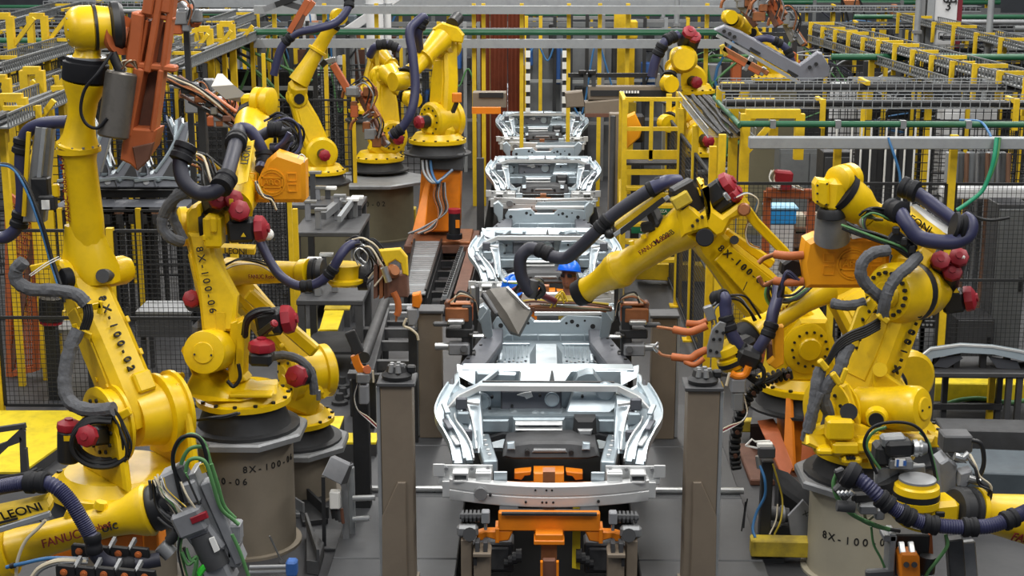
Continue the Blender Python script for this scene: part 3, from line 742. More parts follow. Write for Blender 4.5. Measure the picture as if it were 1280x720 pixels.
    hose(t, [(-8,206,11.18),(14,210,11.18),(30,232,11.13),(49,280,11.1),(62,324,11.1),(72,356,11.05)], 1.5, CBL, 'air_line')
    cables(t, [(38,345,11.0),(58,330,11.0),(75,322,11.0)], 2, .7, [WHP], 2)
    hose(t, [(140,66,11.1),(122,92,11.0),(106,112,11.0),(101,138,11.0),(108,155,11.0),(122,160,11.0),(134,148,11.0)], 2, RUB, 'cable')
    return t
robot_left_front()
_b = P(150, 612, 11.0); pedestal('robot_pedestal', 'taupe drum pedestal under the upright left robot, mostly hidden by the front robot forearm', (_b.x, 11.0, 0), .40, _b.z-.125, PED, .50, 24)
def clamp_frame():
    y = 11.3; o = P(170,110,y); t = thing('clamp_frame', 'rust orange welded frame gripped by the upright left robot, grey sleeve beside it', 'frame', o)
    def beam(a, b, wpx, dep, nm, m=ORD, yy=y): part(nm, G().bar(P(a[0],a[1],yy), P(b[0],b[1],yy), S(wpx,yy), dep, (0,1,0), .012), m, t)
    part('side_box', G().prism(pp([(164,15,y-.08),(180,19,y-.08),(173,83,y-.08),(156,78,y-.08)]), (0,.25,0), .012), ORD, t)
    beam((176,16),(218,24),6,.12,'cross_rail'); beam((158,79),(221,86),8,.14,'cross_rail')
    beam((217,-4),(205,90),7,.14,'upright'); beam((203,-6),(186,90),9,.16,'upright'); beam((186,24),(176,80),4,.12,'upright')
    beam((190,-6),(186,18),13,.16,'top_post'); beam((212,-6),(209,16),12,.16,'top_post')
    beam((177,84),(161,168),13,.18,'lower_upright'); beam((204,86),(193,165),7,.16,'lower_upright'); 
    part('back_sheet', G().prism(pp([(182,26,y+.1),(212,28,y+.1),(192,165,y+.1),(166,165,y+.1)]), (0,.03,0)), RST, t)
    part('foot_box', G().prism(pp([(160,160,y-.08),(196,162,y-.08),(190,186,y-.08),(170,213,y-.08),(163,206,y-.08),(150,200,y-.08),(152,180,y-.08)]), (0,.26,0), .015), ORD, t)
    part('foot_recess', G().prism(pp([(165,184,y-.10),(192,178,y-.10),(186,200,y-.10),(171,214,y-.10)]), (0,.05,0), .008), RST, t)
    part('coupling_disc', G().lathe(P(146,44,11.3), P(153,44,11.26), [(0,.13),(.3,.145),(1,.145)], 24), ORD, t)
    part('coupling_stub', G().cyl(P(152,45,11.3), P(162,47,11.3), .075, n=16), ORD, t)
    part('grey_sleeve', G().lathe(P(152,90,11.15), P(141,172,11.1), [(0,.105),(.03,.115),(.97,.115),(1,.10)], 20, ), SWT, t, 'dark grey cylinder sleeve')
    for k in range(4): hose(t, [(158-k*2,86,11.15),(152+3*k,78,11.1),(160+3*k,76,11.1),(172,86,11.15)], 1, COP if k % 2 else CWH, 'wire')
    hose(t, [(140,66,11.2),(146,80,11.2),(152,92,11.2)], 6, BLK, 'cable_gland')
    return t
clamp_frame()
# ================================================================ left second robot (stencilled 06)
PEDL = P(306, 532, 11.75)
pl_ = pedestal('robot_pedestal', 'large taupe drum pedestal stencilled 8X-100-06 under the second left robot', (PEDL.x, 11.75, 0), .385, PEDL.z, PED, .52, 8, stencil=[('8X-100-06', -1.95, PEDL.z*.66, .075), ('8X-100-06', -.72, PEDL.z*.76, .075)])
def robot_left_second():
    y = 11.7; s = S(1, y); ax = unit((.95,.31,0)); fw = V((-ax.y, ax.x, 0))
    bc = V((PEDL.x, 11.75, PEDL.z)); J2 = P(283, 432, 11.75); J3 = P(248, 282, 12.0)
    t = thing('industrial_robot', 'yellow robot stencilled 8X-100-06 on the taupe drum pedestal, orange gun cover at its wrist', 'robot', bc)
    rbase(t, bc, .36, .13, ax, cast_h=.20)
    c = P(283,500,11.6); part('turret_plate', G().prism(pp([(226,440,11.5),(240,470,11.5),(228,494,11.5),(256,503,11.4),(300,503,11.4),(345,494,11.5),(346,482,11.6),(300,485,11.8),(262,462,11.8),(240,436,11.8)]), (0,.08,.03), .015), YEL, t)
    part('deck_plate', G().box(P(318,487,11.6), (.34,.36,.03), b=.008), YEL, t)
    for xx in (292, 300): part('bracket_plate', G().prism(pp([(xx-4,404,11.55),(xx+5,400,11.55),(xx+6,408,11.55),(xx+3,470,11.55),(xx+8,476,11.55),(xx-6,480,11.55),(xx-8,452,11.55)]), (.02,.16,0), .008), YEL, t)
    bl = part('balancer', G().lathe(P(254,441,11.3), P(290,431,12.0), [(0,.11),(.015,.165),(.05,.172),(.7,.172),(1,.14)], 28), YEL, t)
    d = unit(P(254,441,11.3)-P(290,431,12.0)); part('balancer_cover', G().lathe(P(254,441,11.3), P(254,441,11.3)+d*.012, [(0,.085),(.7,.085),(1,.08)], 24), YEL, bl)
    for q in ((243,443),(264,444)): part('cover_bolt', G().cyl(P(*q,11.29), P(*q,11.27), .009, n=6), BLK, bl)
    ob, u, wv, a2 = arm_plate(t, J2, J3, ax, .19, .19, .13, .23, e0=.12, e1=.12)
    part('rear_face', G().prism(pp([(234,292,11.7),(262,292,11.7),(268,320,11.68),(296,372,11.6),(292,415,11.55),(252,415,11.55),(246,350,11.62)]), (0,.14,0), .025), YEL, ob)
    u2 = unit(P(265,388,11.56)-P(250,318,11.64))
    text('8X-100-06', P(249,308,11.66)-V((0,.012,0)), u2, V((1,0,.2)), .08, INK, ob, 'stencil', .003, sx=1.05, space=1.5, bold=.012)
    part('warning_plate', G().box(P(276,402,11.56), (.07,.01,.15)), YED, ob)
    joint(t, J3, ax, .16, .32, nb=0, name='elbow_housing')
    part('elbow_cheek', G().prism(pp([(232,266,11.75),(238,258,11.75),(247,256,11.75),(250,264,11.75),(252,300,11.75),(256,312,11.75),(240,318,11.75),(233,300,11.75)]), (.02,.32,0), .02), YEL, t)
    part('elbow_seal', G().cyl(J3+ax*.03-V((0,.17,0)), J3+ax*.08-V((0,.17,0)), .15, n=24), RUB, t)
    part('elbow_bracket', G().box(P(268,288,11.65), (.14,.2,.25), b=.02).box(P(262,296,11.6), (.1,.1,.05), b=.01).box(P(268,280,11.56), (.05,.1,.12), b=.01), YEL, t)
    motor(t, P(286,288,11.7), P(320,286,11.7), .10); part('warning_triangle', G().prism(pp([(301,296,11.58),(307,296,11.58),(304,291,11.58)]), (0,.01,0)), YED, t)
    motor(t, P(262,258,11.9), P(272,250,11.7), .075); motor(t, P(288,254,11.9), P(292,249,11.7), .07); motor(t, P(298,272,11.8), P(299,264,11.6), .08)
    part('blue_label', G().box(P(289,252,11.6), (.03,.01,.04)), YED, t)
    # forearm reaching back and up
    A = P(285,262,11.95); B = P(316,172,13.1)
    part('elbow_casting', G().bar(P(270,280,12.0), P(300,230,12.4), .34, .34, b=.06), YEL, t)
    fa = part('forearm', G().lathe(A, B, [(0,.2),(.2,.17),(.8,.14),(.86,.165),(1,.18)], 24), YEL, t)
    part('wrist_cup', G().lathe(B-(B-A)*.12, P(318,153,13.3), [(0,.12),(.5,.165),(1,.17)], 24), YEL, t)
    part('wrist_band', G().lathe(P(318,153,13.3), P(320,146,13.4), [(0,.172),(1,.172)], 24), RUB, t)
    part('wrist_block', G().bar(P(303,132,13.4), P(330,130,13.4), .16, .2, b=.03).bar(P(318,148,13.4), P(320,128,13.45), .2, .18, b=.03), YEL, t)
    c = P(331,127,13.3); part('wrist_wheel', G().lathe(c-V((.10,-.03,0)), c+V((.08,-.03,0)), [(0,.10),(.1,.125),(.4,.125),(.45,.10),(.55,.10),(.6,.125),(.9,.125),(1,.09)], 24), YEL, t)
    part('hose_tray', G().prism(pp([(302,180,12.2),(317,176,12.2),(309,228,11.8),(296,232,11.8)]), (0,.06,0), .008), YED, t)
    u3 = unit(P(311,186,12.15)-P(303,226,11.8)); text('LEONI', P(306,205,11.93)-V((0,.02,0)), u3, V((-1,0,.15)), .085, INK, t, 'maker_name', .002)
    h1 = hose(t, [(231,186,11.5),(225,205,11.45),(231,228,11.4),(248,241,11.4),(266,240,11.4),(280,228,11.45),(288,205,11.7),(294,182,12.0),(299,162,12.4)], 9.5, HOSK, clamps=(.3,5,7.3), cr=1.5)
    hose(t, [(299,160,12.4),(312,163,12.4),(324,180,12.4),(330,198,12.4),(326,212,12.3)], 7.5, HOSE, clamps=(3,))
    hose(t, [(326,170,12.6),(344,162,12.6),(356,170,12.6),(352,184,12.6),(338,186,12.6)], 7, HOSK, clamps=(1,2))
    hose(t, [(345,186,12.5),(356,176,12.5),(362,166,12.5)], 3.5, HOSE)
    cables(t, [(334,150,12.8),(352,145,12.8),(370,158,12.8),(372,175,12.8),(360,190,12.7)], 7, 1.6, [BLK, RUB, HOSE, BLK], 9, seed=9)
    sleeve(t, [(236,238,11.4),(216,250,11.45),(205,268,11.5),(203,285,11.5),(214,298,11.5),(226,302,11.6)], 7)
    sleeve(t, [(222,240,11.6),(214,262,11.7),(222,285,11.7),(230,300,11.7)], 6)
    cables(t, [(240,196,11.7),(254,205,11.7),(262,225,11.6),(270,245,11.6)], 6, 1.6, [BLK, BLK, CWH, COP], 8, seed=4)
    cables(t, [(250,190,12.0),(272,205,12.0),(286,215,12.0)], 4, 1.4, [BLK, COP, YED], 6, seed=8)
    motor(t, P(327,455,11.4), P(327,438,11.4), .10, square=True); motor(t, P(325,418,11.5), P(342,405,11.4), .03)
    m2 = motor(t, P(322,405,11.6), P(354,400,11.6), .11); part('warning_triangle', G().prism(pp([(335,418,11.48),(342,418,11.48),(338,411,11.48)]), (0,.01,0)), YED, m2)
    cables(t, [(305,420,11.5),(308,400,11.45),(322,390,11.45),(340,388,11.5)], 5, 2.2, [BLK, RUB], 3, seed=2)
    cables(t, [(244,525,11.2),(262,522,11.15),(280,520,11.2),(298,516,11.25)], 3, 1.4, [BLK], 2, seed=2)
    hose(t, [(284,476,11.4),(292,483,11.4),(300,472,11.4),(298,455,11.4)], 2.5, BLK, 'cable')
    part('cover_pack', G().box(P(250,418,11.9), (.1,.2,.25), b=.05), LEA, t)
    motor(t, P(244,380,12.1), P(240,374,11.9), .07)
    return t
robot_left_second()
def gun_cover(label, poly, yy, dep, circ, rpx, org, u, mirror_text):
    """weld gun with a pressed orange cover, emblem ring in relief"""
    t = thing('weld_gun', label, 'weld gun', org)
    cv = part('gun_cover', G().prism(pp([(a,b,yy) for a,b in poly]), (0,dep,0), .035), ORB, t)
    c = P(circ[0], circ[1], yy-.004); r = S(rpx, yy)
    for k, rr in enumerate((r, r*.84)):
        g = G(); pts = [c+V((math.cos(i*.2618)*rr, 0, math.sin(i*.2618)*rr)) for i in range(25)]
        part('emblem_ring', g.rail(pts, .012, .012, (0,1,0)), ORB, cv)
    part('emblem_bar', G().box(c+V((0,0,r*.36)), (r*1.6,.012,.012)).box(c-V((0,0,r*.36)), (r*1.6,.012,.012)), ORB, cv)
    text('ARO', c-V((0,.004,0)), (1,0,0), (0,0,1), r*.62, ORB, cv, 'emblem_letters', .006, 'CENTER')
    for sx, sz in ((-1,1),(-1,-1),(1,1),(1,-1)):
        q = c+V((sx*r*1.55, 0, sz*r*.42)); pts = [q+V((a*r*.33, 0, b*r*.28)) for a, b in ((-1,-1),(1,-1),(1,1),(-1,1),(-1,-1))]
        part('relief_frame', G().rail(pts, .01, .010, (0,1,0)), ORB, cv)
    return t, cv
g1, cv1 = gun_cover('orange weld gun cover with round emblem on the second left robot', [(333,200),(345,190),(381,202),(382,250),(378,254),(319,254),(317,240),(322,224)], 12.25, .22, (340,228), 16, P(350,254,12.3), 1, False)
part('gun_body', G().box(P(350,225,12.62), (.36,.2,.28), b=.03), DKM, g1)
hose(g1, [(372,198,12.2),(376,193,12.2),(381,196,12.2),(380,203,12.2)], .7, WHP, 'wire_loop')
cables(g1, [(322,230,12.2),(328,245,12.15),(340,250,12.15),(345,262,12.15)], 6, 1, [BLK, CWH, YEK, COP], 4, 'wire', 11)

# ================================================================ robot behind it with the copper and yellow bracket gun
def robot_left_behind():
    y = 12.9; s = S(1, y); ax = unit((.85,.5,0))
    pz = P(385, 548, y); ped = pedestal('robot_pedestal', 'taupe drum pedestal half hidden behind the stencilled drum, corner of its top plate showing', (pz.x-.12, y, 0), .36, pz.z, PED, .50, 8)
    bc = V((pz.x-.12, y, pz.z)); J2 = P(385, 466, y); J3 = P(292, 352, 12.9)
    t = thing('industrial_robot', 'yellow robot behind the second left one, blue hose looping along its level forearm', 'robot', bc)
    rbase(t, bc, .34, .12, ax, cast_h=.16)
    part('turret', G().bar(bc+V((0,0,.3)), J2, .42, .4, b=.06), YEL, t)
    joint(t, J2, ax, 34*s, .42, nb=12, face=-1, name='shoulder_flange')
    arm_plate(t, J2, J3, ax, .16, .17, .13, .22)
    joint(t, J3, ax, .14, .3, nb=0, name='elbow_housing')
    m = motor(t, P(384,468,12.3), P(372,470,12.1), .09, square=False)
    motor(t, P(352,432,12.5), P(352,432,12.3), .02, cap=YEL, body=YEL)
    A = P(286,340,12.8); B = P(388,340,12.4)
    fa = part('forearm', G().lathe(A, B, [(0,.13),(.3,.105),(.8,.09),(.86,.085),(.9,.11),(1,.115)], 20), YEL, t)
    u = unit(B-A); text('FANUC Robot', P(312,344,12.5)-V((0,.06,0)), u, V((0,0,1)), .05, INR, fa, 'maker_name', .0015)
    part('wrist_band', G().lathe(P(389,340,12.4), P(405,340,12.38), [(0,.115),(.15,.12),(.35,.12),(.4,.105),(.6,.105),(.65,.12),(1,.11)], 20), BLK, t)
    part('wrist_block', G().box(P(432,344,12.35), (.26,.24,.17), b=.03), YEL, t)
    part('wrist_drum', G().lathe(P(432,356,12.25), P(432,330,12.25), [(0,.11),(.15,.15),(.3,.15),(.35,.11),(.8,.11),(1,.13)], 22), YEL, t)
    part('tool_flange', G().cyl(P(448,345,12.35), P(460,345,12.35), .12, n=20), BLK, t)
    part('hose_tray', G().prism(pp([(272,309,12.6),(318,311,12.5),(318,319,12.5),(272,317,12.6)]), (0,.09,.02), .006), YED, t)
    text('LEONI', P(281,312.5,12.53)-V((0,.03,0)), V((1,-.1,-.03)), V((0,0,1)), .07, INK, t, 'maker_name', .002)
    hose(t, [(322,294,12.3),(328,308,12.25),(338,328,12.2),(352,346,12.15),(372,357,12.1),(394,355,12.1),(412,342,12.1),(424,322,12.1),(434,309,12.15),(448,302,12.2)], 6, HOSE, clamps=(4.6,6.2), cm=RUB, cr=1.3)
    part('white_cap', G().ball(P(335,293,12.25), .05), WHP, t)
    cables(t, [(280,335,12.5),(300,326,12.4),(325,328,12.4),(345,338,12.4)], 4, 1.2, [BLK, CWH, BLK], 4, seed=21)
    cables(t, [(440,305,12.2),(455,300,12.15),(470,315,12.15),(474,335,12.2),(462,350,12.2)], 8, 1.2, [BLK, RUB, BLK, CWH], 9, seed=22)
    cables(t, [(450,330,12.1),(444,316,12.1),(452,308,12.1),(462,318,12.1),(456,330,12.1),(448,324,12.1)], 3, 1, [CHR, BLK], 2, seed=23)
    sleeve(t, [(335,447,12.3),(356,444,12.25),(378,452,12.2),(390,470,12.2),(393,492,12.2)], 5.5)
    part('balance_link', G().bar(P(310,366,12.6), P(395,440,12.5), .09, .12, b=.02), YEL, t)
    part('limit_pin', G().cyl(P(398,488,12.3), P(398,500,12.3), .02, n=8), CHR, t)
    t2 = thing('weld_gun', 'brown weld gun with yellow C bracket and copper electrode at the blue hose forearm', 'weld gun', P(490,375,12.2))
    for k, x in enumerate((470, 477, 483)): part('side_plate', G().prism(pp([(x-3,332,12.15),(x+2,330,12.15),(x+2,372,12.15),(x-3,374,12.15)]), (0,.22,0), .004), RST if k != 1 else COP, t2)
    part('c_bracket', G().prism(pp([(473,313,12.1),(500,311,12.1),(509,322,12.1),(510,345,12.1),(503,343,12.1),(501,330,12.1),(494,325,12.1),(486,330,12.1),(484,336,12.1)]), (0,.07,0), .01), YED, t2)
    part('lower_block', G().prism(pp([(484,346,12.1),(508,342,12.1),(510,372,12.1),(484,372,12.1)]), (0,.18,0), .01), RST, t2)
    part('bearing', G().lathe(P(489,340,12.12), P(494,338,12.05), [(0,.05),(.5,.06),(1,.04)], 14), COP, t2)
    part('gun_arm', G().tube(pp([(492,365,12.1),(497,376,12.1),(498,388,12.1),(496,394,12.1)]), .028, 10), ORH, t2)
    part('electrode', G().cyl(P(496,393,12.1), P(495,402,12.1), .014, .008, n=8), COP, t2)
    part('hinge_pin', G().cyl(P(480,334,12.05), P(486,352,12.05), .03, n=10), CHR, t2)
robot_left_behind()
# ================================================================ front left forearm with the servo gun
def robot_front_left():
    y = 8.7; ax = unit((.1,1,0)); A = P(2,690,8.7); B = P(186,637,8.75)
    bx = P(-150,700,8.8)
    t = thing('industrial_robot', 'yellow robot forearm with ribbed navy hose and yellow maker plate in the lower left corner', 'robot', (bx.x, 8.9, 0))
    bc = V((bx.x, 8.9, 0)); rbase(t, bc, .4, .14, ax, cast_h=.3)
    J2 = bc+V((.0,0,.75)); J3 = A+V((-.42,.05,-.15)); joint(t, J2, ax, .26, .5); arm_plate(t, J2, J3, ax, .2, .2, .15, .22); joint(t, J3, ax, .16, .4, nb=0, name='elbow_housing')
    part('elbow_casting', G().bar(J3, A, .3, .3, b=.06), YEL, t)
    u = unit(B-A)
    fa = part('forearm', G().lathe(A, B, [(0,.165),(.03,.165),(.04,.125),(.35,.105),(.72,.098),(.86,.118),(.95,.155),(1,.158)], 26), YEL, t)
    part('flange_rim', G().lathe(B-u*.02, B+u*.02, [(0,.162),(.5,.165),(1,.15)], 26), YEL, fa)
    part('elbow_flange', G().lathe(A-u*.05, A+u*.06, [(0,.17),(.5,.185),(1,.16)], 24), YEL, fa)
    n_ = unit(V((0,-1,.35))); v_ = n_.cross(u)
    q = P(52,681,8.58); text('FANUC', q, u, v_, .075, INR, fa, 'maker_name', .003); text('Robot', q+u*.30+v_*.006, u, v_, .055, INR, fa, 'maker_name', .003)
    text('oic', P(127,661,8.62), u, v_, .085, INK, fa, 'maker_name', .003)
    for k, q in enumerate(((125,635),(86,647))): part('lug', G().cyl(P(*q,8.72), P(q[0]+2,q[1]-8,8.72), .045-.012*k, .035-.01*k, n=8), YEL, fa)
    part('wrist_band', G().lathe(B+u*.02, B+u*.16, [(0,.14),(.2,.15),(1,.13)], 22), BLK, t)
    part('hose_tray', G().prism(pp([(-8,640,8.45),(58,626,8.45),(62,634,8.43),(62,642,8.43),(-8,660,8.43)]), (0,.09,.02), .008), YED, t)
    part('tray_rail', G().bar(P(-8,664,8.42), P(63,642,8.42), .035, .035, b=.005), GRT, t)
    part('tray_slot', G().bar(P(-6,655,8.415), P(22,648,8.415), .012, .014), BLM, t)
    uu = unit(P(58,632,8.43)-P(0,647,8.43)); text('LEONI', P(2,645,8.44)-V((0,.012,0)), uu, V((0,-.3,1)), .082, INK, t, 'maker_name', .002, sx=1.12)
    hose(t, [(-30,617,8.5),(0,609,8.5),(28,604,8.48),(44,603,8.46),(60,604,8.44),(74,612,8.42),(88,627,8.4),(100,646,8.38),(110,664,8.37),(117,680,8.36)], 10.5, HOSE, clamps=(3.2,), rib=.011, cr=1.4, cl=1.5)
    hose(t, [(116,676,8.36),(119,690,8.36),(130,702,8.38),(150,706,8.42),(172,704,8.46),(200,699,8.5)], 10, HOSK, clamps=(.3,3.3), cr=1.15)
    part('hose_bracket', G().box(P(46,601,8.55), (.16,.1,.07), b=.015), RUB, t)
    cables(t, [(-10,598,8.7),(14,594,8.65),(34,590,8.62),(50,584,8.65)], 2, 2.2, [BLK, RUB], 3, seed=31)
    hose(t, [(20,724,8.4),(22,700,8.4),(32,676,8.4),(48,660,8.4),(57,650,8.4)], 2.2, CWH, 'cable')
    hose(t, [(8,709,8.38),(30,704,8.36),(60,698,8.36),(95,698,8.4)], 2.6, CBL, 'cable', clamps=(.4,), cm=BLK)
    cables(t, [(40,724,8.3),(52,710,8.3),(75,702,8.3),(110,702,8.35)], 3, 3, [STL, STL, CWH], 3, seed=33)
    part('frame_end', G().box(P(193,668,8.95), (.1,.2,.14), b=.01), ORG, t)
    part('frame_bar', G().bar(P(60,694,9.0), P(200,668,8.98), .1, .12, b=.01), ORG, t)
    part('frame_cover', G().prism(pp([(115,664,8.9),(170,656,8.9),(176,660,8.9),(170,668,8.9),(120,674,8.9)]), (0,.2,0), .01), STD, t)
    # servo gun
    g = thing('servo_gun', 'grey servo weld gun with red label and green cable loops on the front left robot', 'weld gun', P(265,720,8.6))
    def Q(a, b, d=0): return P(a, b, 8.6+d)
    ub = unit(Q(285,715)-Q(232,610))
    mb = part('gun_motor', G().bar(Q(236,640), Q(272,688), .17, .17, (0,1,0), .02), GRY, g)
    part('motor_cover', G().bar(Q(233,633,-.03), Q(247,662,-.03), .19, .2, (0,1,0), .02), GRY, g)
    part('red_label', G().prism([Q(237,648,-.14), Q(257,640,-.14), Q(260,648,-.14), Q(240,656,-.14)], (0,.03,0), .004), RED, g, 'red label plate')
    part('motor_barrel', G().lathe(Q(252,665,-.03), Q(272,706,-.03), [(0,.085),(1,.085)], 18), STD, g)
    part('white_label', G().prism([Q(261,674,-.12), Q(267,672,-.12), Q(274,688,-.12), Q(268,691,-.12)], (0,.02,0)), WHP, g)
    part('gun_nose', G().bar(Q(268,700), Q(282,730), .17, .18, (0,1,0), .02), GRY, g)
    part('slide_plate', G().bar(Q(243,585,.06), Q(290,690,.06), .045, .2, (0,1,0), .006), STL, g)
    part('slide_plate', G().bar(Q(258,600,.0), Q(302,700,.0), .06, .12, (0,1,0), .006), GRY, g)
    part('valve_block', G().bar(Q(212,586,.05), Q(232,624,.05), .13, .16, (0,1,0), .015), GRY, g)
    part('valve_block', G().bar(Q(236,600,-.04), Q(246,626,-.04), .08, .1, (0,1,0), .012), GRY, g)
    part('valve_block', G().bar(Q(224,580,.0), Q(236,602,.0), .06, .1, (0,1,0), .012), STD, g)
    part('side_block', G().box(Q(292,664,.02), (.1,.12,.12), b=.01), GRY, g); part('side_block', G().box(Q(294,690,.02), (.08,.12,.16), b=.01), STL, g)
    part('connector', G().cyl(Q(201,681,-.06), Q(214,693,-.06), .05, n=12), STL, g); part('connector', G().cyl(Q(212,676,-.06), Q(222,664,-.06), .035, n=12), DKM, g)
    part('yellow_tag', G().bar(Q(252,580,-.06), Q(256,590,-.06), .03, .03), YED, g)
    for k, pts in enumerate(([(228,628),(221,600),(216,570),(226,548),(246,546),(256,562),(260,590)],
        [(232,612),(226,585),(236,562),(256,560),(262,580)],[(220,600),(216,575),(222,555),(238,543),(254,552),(262,575),(268,600),(276,640)])):
        hose(g, [(a,b,8.55+.03*k) for a, b in pts], 2.6, [RUB, CGR, CGR][k], 'cable')
    hose(g, [(232,590,8.5),(236,576,8.5),(248,573,8.5),(258,580,8.5),(266,605,8.5),(276,635,8.52),(292,650,8.55),(299,656,8.55)], 2.6, CGR, 'cable')
    hose(g, [(264,580,8.55),(272,605,8.56),(280,632,8.58),(294,648,8.6)], 2.6, CGR, 'cable')
    cables(g, [(230,596,8.4),(238,615,8.4),(246,632,8.4)], 3, 1.4, [CGR, BLK, CWH], 6, seed=35)
    cables(g, [(196,600,8.6),(205,620,8.55),(220,635,8.5),(228,660,8.5),(226,690,8.5),(232,724,8.5)], 6, 1.5, [CWH, CGR, BLK, CWH], 5, seed=36)
    cables(g, [(190,605,8.65),(194,630,8.65),(208,648,8.6),(226,660,8.55)], 6, 2, [BLK, RUB, STD], 6, seed=37)
    cables(g, [(202,598,8.5),(206,612,8.5),(222,628,8.48),(230,636,8.48)], 4, .7, [WHP, CWH, YED], 7, 'wire', 38)
    cables(g, [(230,688,8.5),(238,702,8.5),(246,700,8.5),(244,724,8.5)], 3, 2.2, [CGR, BLK], 4, seed=39)
    hose(g, [(290,668,8.5),(300,690,8.5),(312,724,8.5)], 2.4, CGR, 'cable')
    part('bright_pad', G().prism([Q(244,716,-.1), Q(255,704,-.1), Q(258,712,-.1), Q(248,726,-.1)], (0,.05,0), .01), mat('fluorescent_green_cover', '3cc83c', .5), g)
    return t
robot_front_left()
def energy_chain(label, row, y):
    t = thing('energy_chain', label, 'cable chain', P(row[0][0], row[0][1]+10, y))
    for (x, py) in row:
        c = P(x, py, y)
        lk = part('chain_link', G().prism([c+V((-.055,0,-.03)), c+V((-.04,0,-.045)), c+V((.05,0,-.045)), c+V((.062,0,-.02)), c+V((.055,0,.035)), c+V((-.04,0,.045)), c+V((-.055,0,.03))], (0,.03,0), .006), BLK, t)
        part('chain_plug', G().lathe(c+V((-.005,-.004,0)), c+V((-.005,-.016,0)), [(0,.022),(.4,.022),(.6,.012),(1,.012)], 12), ORH, lk)
    for (x, py) in row[:-1]:
        part('cross_bar', G().bar(P(x+12, py-3, y+.02), P(x+20, py-18, y+.12), .02, .03), STL, t)
energy_chain('upper row of black energy chain links with orange plugs under the front left forearm', [(100,689),(124,691),(149,692),(174,693)], 8.45)
energy_chain('lower row of black energy chain links with orange plugs along the bottom left frame edge', [(81,715),(106,717),(131,718),(157,720),(182,721)], 8.2)
